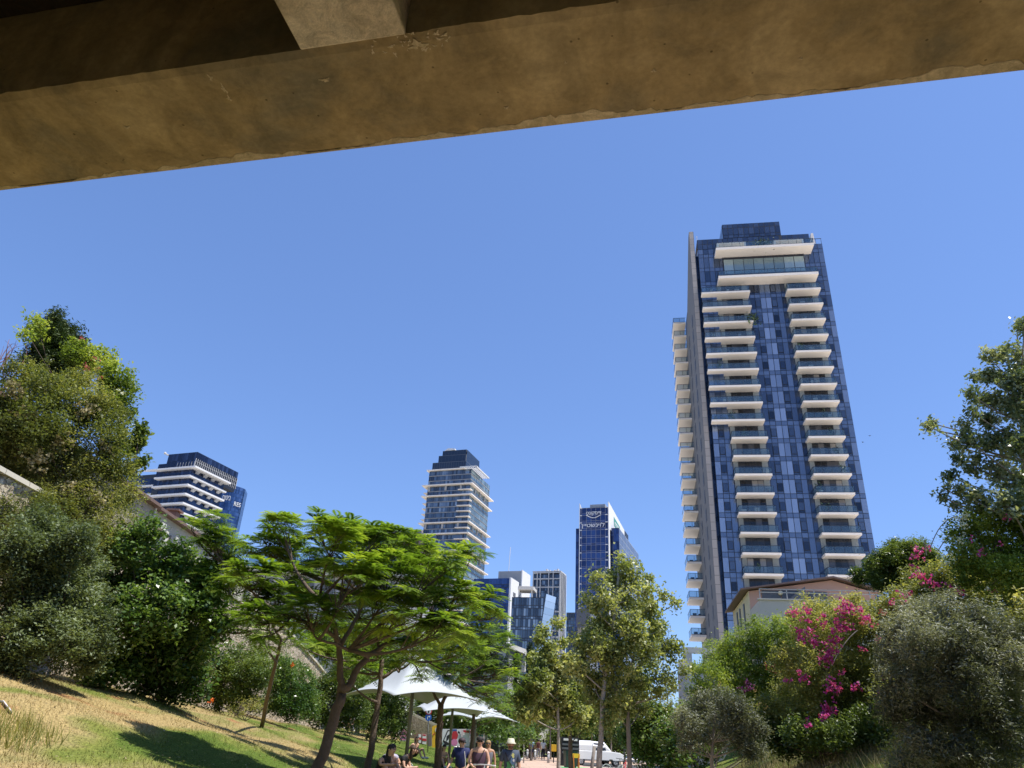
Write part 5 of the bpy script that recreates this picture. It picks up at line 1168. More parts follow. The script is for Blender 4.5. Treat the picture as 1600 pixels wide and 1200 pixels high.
# right bank: bougainvillea and shrubs
BG = 'flowering shrubs on the right bank'
def fl(L_, D, kind='magenta', s=.075, k=1.0): return (kind, [(pt(x, y, D), r*k/ppm(x, y, D)) for x, y, r in L_], s)
plant('bougainvillea', 'light green creeping bush below the white terrace wall', 'shrub', gbase(1180, 1185, 33), 'lime',
 px_clumps([(1120, 1030, 28), (1150, 1010, 28), (1185, 995, 30), (1225, 990, 30), (1110, 1060, 26), (1145, 1050, 32), (1190, 1040, 36), (1235, 1030, 36), (1090, 1080, 18), (1130, 1090, 28), (1175, 1085, 34), (1220, 1080, 36), (1100, 1110, 20), (1250, 985, 24), (1085, 1045, 10)], 32, 1.2), size=.075, rc=.2, per=18, cover=6, ntw=120, group=BG,
 flowers=[fl([(1210, 1045, 7), (1218, 1048, 6), (1201, 1042, 5)], 30.2, 'red', .06), fl([(1165, 1068, 8), (1172, 1075, 7), (1160, 1078, 6)], 30.2, 'violet'), fl([(1125, 1070, 5), (1155, 1098, 7), (1195, 1108, 7), (1150, 1105, 6), (1187, 1100, 6), (1180, 1085, 5)], 30.2, 'peach', .05)])
plant('bougainvillea', 'bougainvillea full of magenta blossom in the middle of the right bank', 'shrub', gbase(1300, 1190, 27), 'vine',
 px_clumps([(1260, 960, 26), (1295, 965, 30), (1330, 960, 30), (1275, 1000, 34), (1320, 1000, 36), (1360, 985, 34), (1285, 1045, 36), (1330, 1045, 36), (1370, 1030, 34), (1265, 1085, 34), (1310, 1090, 36), (1355, 1080, 34), (1390, 1060, 26), (1380, 960, 26), (1400, 1010, 26), (1240, 1060, 22), (1230, 1100, 28), (1200, 1115, 26), (1260, 1125, 26), (1225, 1030, 26), (1345, 1115, 28), (1170, 1120, 20)], 26.0, 1.4), size=.07, rc=.18, per=18, cover=6, ntw=140, group=BG,
 flowers=[fl([(1239, 957, 8), (1258, 962, 9), (1262, 950, 6), (1248, 985, 8), (1252, 997, 8), (1268, 990, 7), (1285, 975, 7), (1266, 975, 7), (1287, 963, 6), (1322, 945, 10), (1318, 958, 9), (1330, 950, 9), (1345, 955, 8), (1303, 985, 7), (1312, 980, 10), (1322, 980, 9), (1303, 997, 8), (1300, 1010, 10), (1296, 1020, 9), (1290, 1030, 10), (1272, 1003, 7), (1353, 968, 7), (1360, 975, 7), (1252, 1053, 8), (1256, 1062, 7), (1296, 1075, 9), (1300, 1068, 7), (1288, 1120, 8), (1296, 1112, 9), (1292, 1105, 9), (1300, 1100, 7), (1264, 1131, 7), (1310, 1077, 7), (1335, 1073, 7), (1230, 1064, 5), (1318, 1050, 5), (1270, 1003, 6), (1372, 1000, 6), (1375, 1080, 5), (1380, 1058, 5), (1345, 1012, 5)], 23.5, 'magenta', .07, 1.15)])
plant('shrub', 'dark green bushes at the foot of the magenta bougainvillea', 'shrub', gbase(1290, 1195, 24), 'dark',
 px_clumps([(1210, 1150, 22), (1250, 1145, 26), (1295, 1145, 30), (1340, 1140, 32), (1380, 1125, 30), (1230, 1160, 26), (1275, 1165, 28), (1320, 1165, 30), (1365, 1160, 30), (1400, 1140, 26), (1190, 1150, 20)], 24.5, 1), size=.09, rc=.2, per=18, cover=6, ntw=80, group=BG, flowers=[fl([(1288, 1118, 6), (1264, 1133, 5)], 22.3, 'magenta')])
plant('bougainvillea', 'tangled flowering creeper high on the bank below the big leafy tree', 'shrub', pt(1500, 960, 24), 'vine',
 px_clumps([(1400, 945, 28), (1440, 930, 30), (1480, 925, 32), (1520, 930, 34), (1560, 940, 36), (1600, 950, 36), (1430, 905, 20), (1470, 900, 24), (1500, 890, 24), (1530, 900, 26), (1580, 910, 28), (1410, 975, 24)], 23.5, 1), size=.065, rc=.17, per=18, cover=6, ntw=90, group=BG,
 flowers=[fl([(1442, 898, 7), (1410, 935, 9), (1420, 930, 7), (1395, 940, 6), (1450, 905, 9), (1462, 912, 7), (1500, 925, 8), (1495, 918, 6), (1430, 900, 5), (1480, 915, 5), (1550, 923, 5), (1590, 928, 7), (1355, 965, 6)], 21.3), fl([(1380, 958, 7), (1350, 975, 7)], 22.4, 'red', .06), fl([(1560, 935, 6), (1520, 925, 5), (1475, 930, 5), (1565, 945, 6)], 22, 'white', .05)])
plant('flowering_climber', 'white and pink flowered climber covering the trunk of the big leafy tree', 'climber', pt(1550, 900, 21), 'lime',
 px_clumps([(1500, 835, 22), (1530, 820, 26), (1560, 810, 28), (1595, 810, 34), (1510, 870, 26), (1550, 860, 34), (1595, 860, 36), (1520, 900, 26), (1570, 895, 34), (1610, 900, 34)], 20.8, .8), size=.07, rc=.17, per=18, cover=6, ntw=70,
 flowers=[fl([(1500, 808, 8), (1512, 803, 7), (1508, 820, 8), (1496, 845, 7), (1488, 868, 6), (1492, 815, 6), (1505, 835, 6), (1545, 920, 6), (1480, 880, 6)], 19.8, 'white', .05), fl([(1570, 810, 6), (1576, 808, 6), (1530, 865, 7), (1535, 862, 6), (1520, 842, 5), (1562, 850, 5)], 19.6, 'magenta', .045, .7)])
b0 = pt(1405, 930, 27); b0[2] = 5.2
plant('pine_tree', 'small dark round pine between pink house and the flowering climber', 'tree', b0, 'dark',
 px_clumps([(1345, 900, 12), (1440, 850, 8), (1395, 852, 9), (1420, 850, 9), (1370, 885, 18), (1385, 870, 16), (1405, 868, 20), (1430, 868, 20), (1450, 872, 16), (1395, 895, 24), (1425, 895, 24), (1375, 910, 16), (1360, 880, 9), (1458, 885, 12), (1410, 920, 20)], 27, .6), [b0, pt(1408, 900, 27), pt(1412, 880, 27)], 'brown', .1, size=.11, asp=.22, rc=.17, per=30, cover=6, ntw=60,
 flowers=[fl([(1434, 862, 7), (1432, 870, 8), (1428, 892, 7), (1450, 855, 5), (1422, 885, 6)], 25.8)])
plant('shrub', 'wide bank bush continuing past the right edge of the view', 'shrub', pt(1640, 1000, 20), 'vine',
 px_clumps([(1640, 960, 50), (1700, 930, 60), (1650, 1060, 60), (1720, 1020, 70), (1790, 980, 70), (1670, 1140, 60), (1750, 1120, 70), (1830, 1080, 70), (1880, 1000, 60), (1760, 900, 50)], 19.5, .8), size=.09, rc=.25, per=14, cover=4.5, ntw=40, group=BG)
# big leafy tree at the right edge
b0 = pt(1610, 1000, 21); b0[2] = 5.4
plant('leafy_tree', 'tall open-crowned tree with glossy leaves cut by the right edge', 'tree', b0, 'ficus',
 px_clumps([(1590, 505, 10), (1600, 515, 12), (1545, 558, 12), (1565, 555, 12), (1590, 555, 16), (1525, 590, 10), (1545, 588, 14), (1575, 590, 20), (1600, 600, 24), (1515, 614, 9), (1535, 625, 16), (1560, 630, 18), (1590, 640, 22), (1520, 645, 10), (1545, 655, 14), (1458, 662, 6), (1466, 674, 4), (1450, 668, 5), (1510, 665, 10), (1490, 695, 12), (1515, 690, 16), (1545, 690, 18), (1575, 690, 24), (1600, 700, 24), (1500, 720, 12), (1525, 730, 18), (1560, 735, 22), (1595, 750, 26), (1485, 745, 12), (1478, 765, 10), (1505, 770, 16), (1535, 780, 20), (1570, 785, 22), (1600, 790, 26), (1470, 775, 6), (1490, 792, 8), (1610, 650, 24)], 20.5, .9),
 [b0, pt(1605, 850, 21), pt(1600, 720, 21), pt(1595, 600, 21)], 'grey', .13, size=.105, asp=.5, rc=.16, per=11, cover=3.8, ntw=220, up=.4, group=None, frac=.1, shell=.6)
# olives
b0 = gbase(1500, 1210, 14.5)
plant('olive_tree', 'large silvery olive tree at the lower right corner', 'tree', b0, 'olive',
 px_clumps([(1400, 985, 26), (1440, 965, 34), (1480, 960, 34), (1525, 975, 34), (1570, 995, 34), (1400, 1025, 34), (1445, 1010, 42), (1500, 1010, 44), (1550, 1030, 42), (1595, 1045, 38), (1400, 1070, 36), (1450, 1065, 44), (1510, 1070, 46), (1565, 1085, 42), (1605, 1100, 36), (1420, 1115, 36), (1470, 1120, 40), (1530, 1130, 40), (1580, 1150, 34), (1440, 1160, 30), (1390, 1110, 20), (1470, 1180, 34), (1520, 1185, 34), (1420, 1195, 30), (1570, 1195, 34)], 14.5, .9),
 [b0, pt(1497, 1180, 14.5), pt(1490, 1110, 14.5), pt(1485, 1050, 14.5)], 'grey', .06, size=.06, asp=.22, rc=.13, per=22, cover=5.5, ntw=260, frac=.3, twr=.006)
b0 = gbase(1112, 1205, 21)
plant('olive_tree', 'small grey olive tree above the dry grass, right of centre', 'tree', b0, 'olive',
 px_clumps([(1065, 1120, 16), (1075, 1145, 16), (1185, 1140, 16), (1180, 1170, 16), (1070, 1165, 12), (1160, 1110, 16), (1095, 1095, 18), (1120, 1090, 20), (1145, 1100, 20), (1080, 1115, 18), (1105, 1120, 24), (1135, 1125, 24), (1160, 1130, 20), (1090, 1145, 20), (1120, 1150, 20), (1150, 1155, 20), (1170, 1160, 14), (1165, 1180, 14)], 20.5, .6),
 [b0, pt(1112, 1185, 20.5), pt(1115, 1150, 20.5), pt(1118, 1120, 20.5)], 'grey', .06, size=.07, asp=.25, rc=.15, per=20, cover=5, ntw=140, frac=.2, twr=.006)
plant('shrub', 'brown-green bush at the right edge behind the large olive', 'shrub', gbase(1590, 1190, 19), 'vine',
 px_clumps([(1560, 970, 30), (1600, 980, 34), (1400, 1090, 30), (1600, 1060, 30), (1540, 1150, 40), (1600, 1160, 40), (1480, 1170, 40), (1420, 1180, 30)], 19, .8), size=.07, rc=.18, per=18, cover=5, ntw=60, group=BG)
# arching bare shoots
e, put = world_thing('arching_shoots', 'thin bare arching shoots against the sky left of the flowering climber', 'branches', tuple(pt(1465, 900, 22)))
for a, b_, bd in [((1453, 858), (1500, 808), .5), ((1465, 862), (1515, 820), .3), ((1448, 868), (1445, 845), .2)]:
    c = MB(); c.tube(bez(pt(*a, 22), pt(*b_, 22), [0, 0, bd], 10), .012, 5); put(c.build('shoot', BARK['grey'], e))
e, put = world_thing('dead_branch', 'pale dead branch curling out of the right bank bushes', 'branches', tuple(pt(1180, 1130, 25)))
c = MB(); c.tube(bez(pt(1177, 1128, 25), pt(1184, 1112, 25), [-.25, 0, .15], 8), np.linspace(.03, .02, 8), 6); c.tube(bez(pt(1300, 1040, 24), pt(1340, 985, 24), [0, 0, .2], 8), .014, 5); put(c.build('branch', BARK['pale'], e))
# dry grass, right bank
N = 26000; x = rng.uniform(4.5, 13, N); y = rng.uniform(14, 36, N); k_ = x > xr(y)+.3; x, y = x[k_], y[k_]; N = len(x); z = zg(x, y); h = rng.uniform(.12, .42, N)
th = rng.uniform(0, 6.28, N); dx, dy = np.cos(th)*.007, np.sin(th)*.007; ln = rng.normal(0, .35, (N, 2))*h[:, None]
v = np.empty((N, 3, 3)); v[:, 0] = np.stack([x-dx, y-dy, z], -1); v[:, 1] = np.stack([x+dx, y+dy, z], -1); v[:, 2] = np.stack([x+ln[:, 0], y+ln[:, 1], z+h], -1)
tag(np_mesh('dry_grass', v.reshape(-1, 3), 3, LM['dry']), 'tall straw-coloured dry grass at the foot of the right bank', 'grass', kind='stuff')
N = 1500; cx = rng.uniform(-8.2, -6, 40); cy = rng.uniform(9, 12, 40); ii = rng.integers(0, 40, N); x = cx[ii]+rng.normal(0, .12, N); y = cy[ii]+rng.normal(0, .12, N); z = zg(x, y); h = rng.uniform(.1, .32, N)
th = rng.uniform(0, 6.28, N); dx, dy = np.cos(th)*.006, np.sin(th)*.006; ln = rng.normal(0, .3, (N, 2))*h[:, None]
v = np.empty((N, 3, 3)); v[:, 0] = np.stack([x-dx, y-dy, z], -1); v[:, 1] = np.stack([x+dx, y+dy, z], -1); v[:, 2] = np.stack([x+ln[:, 0], y+ln[:, 1], z+h], -1)
tag(np_mesh('weeds', v.reshape(-1, 3), 3, LM['vine']), 'wispy green weeds growing in the dry lawn at the lower left', 'weeds', kind='stuff')
N = 5200; x = rng.uniform(-11.5, -2, N); y = rng.uniform(8, 40, N); k_ = x < xl(y)-.3; x, y = x[k_], y[k_]
lp = np.stack([x, y, zg(x, y)+.035], -1); tag(np_mesh('leaf_litter', leaves(lp, .05, .5, 1.5), 4, LM['dry']), 'fallen dry leaves and cuttings scattered over the lawn slope', 'leaf litter', kind='stuff')
e, put = world_thing('hose', 'short black and white hose lying on the dry slope at the left edge', 'hose', tuple(ground_hit(3, 1100)))
c = MB(); P_ = [ground_hit(-12, 1098), ground_hit(2, 1104), ground_hit(10, 1112), ground_hit(15, 1119)]
c.tube([p+np.array([0, 0, .03]) for p in P_], .02, 7); put(c.build('tube', M['dgrey'], e, smooth=True)); c = MB(); c.tube([P_[1]+[0, 0, .05], P_[3]+[0, 0, .05]], .012, 6); put(c.build('stripe', M['white'], e))

# ---------------------------------------------------------------- shade canopies
canv = plain('white_canvas', (.40, .425, .43), .8)
post_m = plain('galvanised_post', (.20, .20, .19), .55, .4)
def canopy(label, px, D, side, rot, zc, za, lean=0.0):
    c0 = pt(px, 1150, D); base = np.array([c0[0], c0[1], float(zg(c0[0], c0[1]))])
    e = empty('shade_canopy', base, rot, label, 'canopy', 'white tensile canopies over the lawn')
    N_ = 22; vs = []; fs = []
    for i in range(N_+1):
        for j in range(N_+1):
            u, v = 2*i/N_-1, 2*j/N_-1; s_ = max(abs(u), abs(v)); pin = 1-.13*(1-min(abs(u), abs(v))/max(s_, 1e-6))*s_
            r_ = math.hypot(u, v)/1.414
            z = zc+(za-zc)*((1-min(1, s_))**1.75)-.22*(s_**3)*(min(abs(u), abs(v))/max(s_, 1e-6))**2+.0
            vs.append((u*side/2*pin, v*side/2*pin, z-base[2]))
    for i in range(N_):
        for j in range(N_): a = i*(N_+1)+j; fs.append((a, a+N_+1, a+N_+2, a+1))
    b = MB(); b.add(vs, fs); o = b.build('canvas', canv, e, smooth=True); sm = o.modifiers.new('s', 'SOLIDIFY'); sm.thickness = .02
    b = MB(); b.tube([(0, 0, -.1), (0, 0, za-base[2]-.1)], .06, 12); b.build('post', post_m, e, smooth=True)
    b = MB(); h = zc-base[2]-.25
    for a in range(4):
        th = math.pi/4+a*math.pi/2; x, y = side/2*1.3*math.cos(th), side/2*1.3*math.sin(th); b.tube([(0, 0, za-base[2]-.75), (x*.22, y*.22, za-base[2]-.42)], .018, 6)
    b.build('strut', post_m, e, smooth=True)
    b = MB(); b.tube([(0, 0, za-base[2]-.1), (0, 0, za-base[2]+.03)], [.16, .05], 12); b.build('cap', post_m, e, smooth=True)
    return e
canopy('nearest and largest white tensile canopy, behind the second feathery trunk', 638, 26, 3.5, R(38), 2.85, 4.15)
canopy('middle white tensile canopy, smaller and lower than the nearest', 704, 36, 3.6, R(20), 2.75, 4.0)
canopy('farthest white tensile canopy, mostly hidden by leaves', 742, 46, 3.6, R(45), 2.75, 3.9)

# ---------------------------------------------------------------- graffiti walls and ramp wall
gc = {k: plain('paint_'+k, v, .75) for k, v in dict(red=(.52, .03, .04), black=(.015, .015, .02), wht=(.72, .70, .68), pink=(.70, .22, .40), yel=(.72, .42, .02), blue=(.03, .09, .30), brown=(.22, .13, .09), pale=(.66, .55, .56), cyan=(.15, .45, .62)).items()}
e, put = world_thing('ramp_wall', 'sloping rubble stone wall behind the white canopies', 'wall', tuple(gbase(660, 1165, 78)))
P_ = [pt(624, 1106, 78), pt(690, 1137, 74), pt(690, 1172, 74), pt(624, 1176, 78)]
c = MB(); c.ext(P_[::-1], (0, .5, 0)); o = put(c.build('stone_face', M['rubble'], e))
c = MB(); c.ext([P_[0]+[0, -.06, .1], P_[0]+[0, -.06, -.12], P_[1]+[0, -.06, -.12], P_[1]+[0, -.06, .1]], (0, .6, 0)); put(c.build('coping', plain('ramp_coping', (.6, .54, .42), .85), e))
def panel(name, lab, cat, x0, y0, x1, y1, D, mat, marks=(), grp='painted walls and panels behind the lawn', thick=.25, part='wall'):
    b0 = pt((x0+x1)/2, y1, D); e, put = world_thing(name, lab, cat, tuple(b0)); e['group'] = grp
    c = MB(); a_, b_, c_, d_ = pt(x0, y1, D), pt(x1, y1, D), pt(x1, y0, D), pt(x0, y0, D); c.ext([a_, b_, c_, d_], (0, thick, 0)); put(c.build(part, mat, e))
    for i, (mn, poly, mt) in enumerate(marks):
        c = MB(); c.ext([pt(x, y, D)-[0, .03+.006*i, 0] for x, y in poly[::-1]] if False else [pt(x, y, D)-np.array([0, .03+.006*i, 0]) for x, y in poly], (0, .02, 0)); put(c.build(mn, gc[mt], e))
    return e
def circ(x, y, rx, ry=None, n=14): return [(x+rx*math.cos(2*math.pi*k/n), y+(ry or rx)*math.sin(2*math.pi*k/n)) for k in range(n)]
panel('graffiti_wall', 'low wall with large black and white graffiti and a red shape', 'wall', 690, 1139, 733, 1166, 66, gc['wht'],
 [('grey_outline', [(692, 1158), (699, 1141), (707, 1140), (704, 1150), (709, 1158), (703, 1163), (696, 1165)], 'black'), ('white_letter', [(694, 1157), (700, 1143), (705, 1142), (702, 1150), (706, 1157), (702, 1161)], 'wht'), ('black_bar', [(698, 1150), (704, 1146), (701, 1155), (697, 1159)], 'black'), ('blue_cloud', [(704, 1139.5), (714, 1139.5), (714, 1143), (706, 1142)], 'blue'),
  ('red_face', [(704, 1153), (708, 1143), (713, 1142), (716, 1148), (714, 1155), (709, 1156)], 'red'), ('red_body', circ(710, 1160, 5, 5.5), 'pink'), ('black_star', [(716, 1142), (719, 1144), (718, 1147), (715, 1145)], 'black'), ('white_leg', [(721, 1140), (724, 1140), (723, 1152), (720, 1151)], 'pale'), ('red_corner', [(724, 1140.5), (733, 1142), (733, 1145), (724, 1144)], 'red')])
panel('graffiti_wall', 'farther low wall with red, pale and blue painted patches beside the black car', 'wall', 733.5, 1140, 757, 1160, 68, gc['pale'],
 [('red_patch', [(735, 1141), (746, 1143), (744, 1147), (735, 1146)], 'red'), ('dark_patch', circ(740, 1151, 3, 4), 'black'), ('blue_patch', [(748, 1148), (755, 1149), (755, 1156), (748, 1155)], 'cyan'), ('brown_patch', [(744, 1144), (748, 1144), (748, 1150), (744, 1150)], 'brown')])
panel('painted_panel', 'brown panel painted with red and white blocks, left of the yellow figure', 'panel', 647, 1145.5, 667, 1163, 63, gc['brown'],
 [('white_block', [(654, 1147), (658, 1147.4), (658, 1161), (654, 1160.5)], 'wht'), ('red_block', [(654, 1152), (658, 1152.4), (658, 1156), (654, 1156)], 'red'), ('white_block', [(660, 1147), (666, 1147.8), (666, 1163), (660, 1162)], 'wht'), ('red_block', [(660.5, 1147.5), (665.5, 1148), (665.5, 1150), (660.5, 1149.6)], 'red'), ('red_block', [(660, 1153.5), (666, 1154), (666, 1158), (660, 1157.6)], 'red')])
panel('painted_panel', 'dark grey-brown panel between red-white blocks and yellow figure', 'panel', 667.5, 1147, 674.5, 1166, 63.2, plain('grey_brown_panel', (.16, .13, .12), .8))
panel('wall_painting', 'pink pointed shape painted on a pale block under the canopy post', 'painting', 625, 1131, 637, 1158, 60, gc['pale'],
 [('pink_shape', [(625.5, 1156), (626, 1146), (632, 1137.5), (635.5, 1141), (636, 1156)], 'pink'), ('face_ring', circ(630, 1147, 1.8), 'blue'), ('dark_line', [(627, 1152), (635, 1152.6), (635, 1153.8), (627, 1153.2)], 'blue'), ('blue_patch', [(625.2, 1133), (628, 1131.5), (628, 1140), (625.2, 1140)], 'cyan')])
b0 = pt(680, 1167, 61); e, put = world_thing('yellow_figure', 'tall flat yellow cut-out figure with white curl, right of the painted panels', 'sculpture', tuple(b0))
c = MB(); c.ext([pt(x, y, 61) for x, y in [(675, 1168), (675, 1136), (678, 1133.5), (684, 1133), (684, 1136), (681, 1138), (680.5, 1144), (683, 1150), (681, 1168)]], (0, .25, 0)); put(c.build('body', gc['yel'], e))
c = MB(); c.ext([pt(x, y, 61)-np.array([0, .03, 0]) for x, y in circ(682.3, 1141, 2.2, 4.5)], (0, .3, 0)); put(c.build('curl', gc['wht'], e))
c = MB(); c.ext([pt(x, y, 61)-np.array([0, .03, 0]) for x, y in [(676, 1147), (679, 1146), (678, 1149)]], (0, .02, 0)); put(c.build('heart', gc['red'], e))

# road signs on a pole
b0 = gbase(669, 1168, 52); e, put = world_thing('road_sign', 'road sign pole with red-ringed disc above blue arrow disc', 'road sign', tuple(b0))
c = MB(); c.tube([b0, pt(669.5, 1106, 52)], .035, 8); put(c.build('pole', post_m, e, smooth=True))
def disc(px_, py_, r_, mt, yo, nm, D=52, n=20):
    p = pt(px_, py_, D); c = MB(); c.ext([(p[0]+r_*math.cos(2*math.pi*k/n), p[1]-yo, p[2]+r_*math.sin(2*math.pi*k/n)) for k in range(n)], (0, .012, 0)); return put(c.build(nm, mt, e))
disc(670, 1111.5, .21, gc['red'], .06, 'red_ring'); disc(670, 1111.5, .15, gc['wht'], .075, 'white_disc')
c = MB(); p = pt(670, 1111.5, 52); c.ext([(p[0]-.03, p[1]-.09, p[2]-.11), (p[0]+.03, p[1]-.09, p[2]-.11), (p[0]+.05, p[1]-.09, p[2]+.02), (p[0], p[1]-.09, p[2]+.12), (p[0]-.05, p[1]-.09, p[2]+.02)], (0, .01, 0)); put(c.build('black_symbol', gc['black'], e))
disc(669.5, 1121, .21, plain('sign_blue', (.02, .12, .45), .5), .06, 'blue_disc')
c = MB(); p = pt(669.5, 1121, 52); q = p[1]-.075
for box_ in [(-.07, -.03, -.12, .06), (-.07, .06, .03, .07)]: c.box(p[0]+box_[0], p[0]+box_[1], q, q+.008, p[2]+box_[2], p[2]+box_[3])
c.ext([(p[0]+.06, q, p[2]-.01), (p[0]+.13, q, p[2]+.05), (p[0]+.06, q, p[2]+.11)], (0, .008, 0)); put(c.build('white_arrow', gc['wht'], e))
# slim lamp poles right of the hat
for px_, D, top, lab in [(811, 62, 1100, 'slim grey pole nearest the white hat'), (819, 66, 1105, 'slim pale pole right of the first slim pole')]:
    b0 = gbase(px_, 1170, D); e, put = world_thing('lamp_pole', lab, 'pole', tuple(b0)); e['group'] = 'slim poles beside the path'
    c = MB(); c.tube([b0, pt(px_, top, D)], [.06, .04], 8); put(c.build('pole', M['grey'], e, smooth=True)); c = MB(); c.tube([pt(px_, top, D), pt(px_+.5, top-1.5, D)], [.13, .1], 8); put(c.build('lamp_head', post_m, e))

# ---------------------------------------------------------------- vehicles
def lathe_wheel(parent, loc, r, w, rz=0, tm=None, rm=None):
    t_ = MB(); n_ = 20; prof = [(r*.62, -w/2), (r*.95, -w/2), (r, -w*.3), (r, w*.3), (r*.95, w/2), (r*.62, w/2)]
    vs = [(x_[0]*math.cos(2*math.pi*k/n_), x_[1], x_[0]*math.sin(2*math.pi*k/n_)) for k in range(n_) for x_ in prof]
    t_.add(vs, [(k*6+i, k*6+(i+1) % 6, ((k+1) % n_)*6+(i+1) % 6, ((k+1) % n_)*6+i) for k in range(n_) for i in range(6)])
    o = t_.build('wheel', tm or gc['black'], parent, smooth=True); o.location = loc; o.rotation_euler = (0, 0, rz)
    q = MB()
    for sgn in (-1, 1):
        q.ext([(r*.6*math.cos(2*math.pi*k/16), sgn*w*.3, r*.6*math.sin(2*math.pi*k/16)) for k in range(16)], (0, .02*sgn, 0))
    for k in range(5):
        a = 2*math.pi*k/5; q.tube([(0, w*.36, 0), (r*.58*math.cos(a), w*.36, r*.58*math.sin(a))], r*.09, 5); q.tube([(0, -w*.36, 0), (r*.58*math.cos(a), -w*.36, r*.58*math.sin(a))], r*.09, 5)
    q.build('rim', rm or M['grey'], o); return o
carw = plain('white_car_paint', (.78, .78, .78), .25, spec=.6); cwin = plain('car_window', (.02, .025, .03), .1, .2)
def hull(mb, sect, m=0):                      # sect: list of (x, [(y,z)...]) closed loops
    n_ = len(sect[0][1]); vs = [(x, y, z) for x, lp in sect for y, z in lp]
    fs = [(i*n_+k, i*n_+(k+1) % n_, (i+1)*n_+(k+1) % n_, (i+1)*n_+k) for i in range(len(sect)-1) for k in range(n_)]
    fs += [tuple(range(n_))[::-1], tuple((len(sect)-1)*n_+k for k in range(n_))]; mb.add(vs, fs, m)
def loop(w_, z0, z1, tum=0.0): return [(-w_/2, z0), (w_/2, z0), (w_/2, z0+(z1-z0)*.55), (w_/2-tum, z1), (-w_/2+tum, z1), (-w_/2, z0+(z1-z0)*.55)]
b0 = pt(926, 1187, 70); b0[2] = .02
e = empty('pickup_truck', b0, R(24), 'white pickup truck with boxed rear canopy, parked beyond the green lane', 'truck')
c = MB(); hull(c, [(-2.65, loop(1.75, .55, 1.02)), (-2.5, loop(1.85, .45, 1.12)), (1.2, loop(1.86, .42, 1.12)), (2.2, loop(1.84, .42, 1.05)), (2.62, loop(1.7, .5, .9))]); c.build('body', carw, e, smooth=False, bevel=.04)
c = MB(); hull(c, [(-2.5, loop(1.76, 1.12, 1.82, .12)), (-.55, loop(1.78, 1.12, 1.88, .12))]); c.build('rear_canopy', carw, e, bevel=.05)
c = MB(); hull(c, [(-.5, loop(1.76, 1.1, 1.86, .16)), (.75, loop(1.74, 1.1, 1.82, .18)), (1.35, loop(1.72, 1.1, 1.2, .1))]); c.build('cab', carw, e, bevel=.05)
for s_ in (-1, 1):
    c = MB(); c.ext([(-.4, s_*.895, 1.2), (.8, s_*.895, 1.2), (.6, s_*.80, 1.7), (-.4, s_*.80, 1.72)], (0, s_*.012, 0)); c.build('side_window', cwin, e)
c = MB(); c.box(-2.535, -2.505, -.62, .62, 1.2, 1.7); c.build('rear_door', M['grey'], e)
c = MB(); c.box(-2.66, -2.64, -.3, .3, .72, .84); c.build('number_plate', gc['yel'], e)
c = MB(); c.box(-2.95, -2.6, -.85, .85, .38, .55); c.build('rear_bumper', gc['black'], e)
for s_ in (-1, 1):
    c = MB(); c.box(-2.69, -2.6, s_*.86-.08, s_*.86+.08, .72, 1.05); c.build('tail_light', gc['red'], e)
    for x in (-1.65, 1.75): lathe_wheel(e, (x, s_*.8, .37), .37, .24)
b0 = pt(770, 1172, 84); b0[2] = .2
e = empty('parked_car', b0, R(172), 'black car parked behind the sleeveless walker', 'car')
c = MB(); hull(c, [(-2.2, loop(1.6, .4, .75)), (-2.0, loop(1.75, .3, .85)), (1.6, loop(1.76, .3, .95)), (2.15, loop(1.6, .38, .9))]); c.build('body', plain('black_car_paint', (.015, .016, .02), .2), e, bevel=.05)
c = MB(); hull(c, [(-1.0, loop(1.6, .9, .98, .05)), (-.4, loop(1.55, .9, 1.42, .2)), (1.1, loop(1.55, .9, 1.45, .2)), (1.9, loop(1.55, .9, 1.0, .1))]); c.build('cabin', cwin, e, bevel=.04)
for s_ in (-1, 1):
    c = MB(); c.ball((-2.1, s_*.6, .68), (.1, .18, .09)); c.build('headlight', gc['wht'], e)
    for x in (-1.4, 1.4): lathe_wheel(e, (x, s_*.76, .32), .32, .2)

# bicycles, bins, barrier, bollards
def bike(px_, D, rz, frame_m, lab):
    b0 = gbase(px_, 1195, D); e = empty('bicycle', b0, rz, lab, 'bicycle', 'bicycles parked beyond the grey-brown trunk')
    for x in (-.52, .52):
        t_ = MB(); t_.tube([(x+.33*math.cos(a), 0, .34+.33*math.sin(a)) for a in np.linspace(0, 2*math.pi, 21)], .022, 6, cap=False)
        for k in range(8): a = k*math.pi/4; t_.tube([(x, 0, .34), (x+.31*math.cos(a), 0, .34+.31*math.sin(a))], .004, 3)
        t_.build('wheel', M['grey'], e, smooth=True)
    f = MB(); f.tube([(-.52, 0, .34), (-.12, 0, .3), (-.2, 0, .78), (-.52, 0, .34)], .018, 6); f.tube([(-.12, 0, .3), (.38, 0, .78)], .02, 6); f.tube([(-.2, 0, .76), (.36, 0, .84)], .02, 6); f.tube([(.52, 0, .34), (.36, 0, .95)], .018, 6); f.build('frame', frame_m, e, smooth=True)
    f = MB(); f.tube([(.30, -.28, .98), (.36, -.1, .97), (.36, .1, .97), (.30, .28, .98)], .014, 6); f.build('handlebar', gc['black'], e, smooth=True)
    f = MB(); f.ball((-.22, 0, .88), (.13, .07, .04)); f.build('saddle', gc['black'], e, smooth=True)
    return e
bike(960, 46, R(25), gc['black'], 'dark bicycle nearest the speckled pale trunk')
bike(976, 44, R(70), gc['red'], 'red bicycle beside the grey-brown trunk')
b0 = gbase(988, 1195, 47); bike(991, 47, R(-20), gc['pale'], 'pale bicycle half hidden behind the grey-brown trunk')
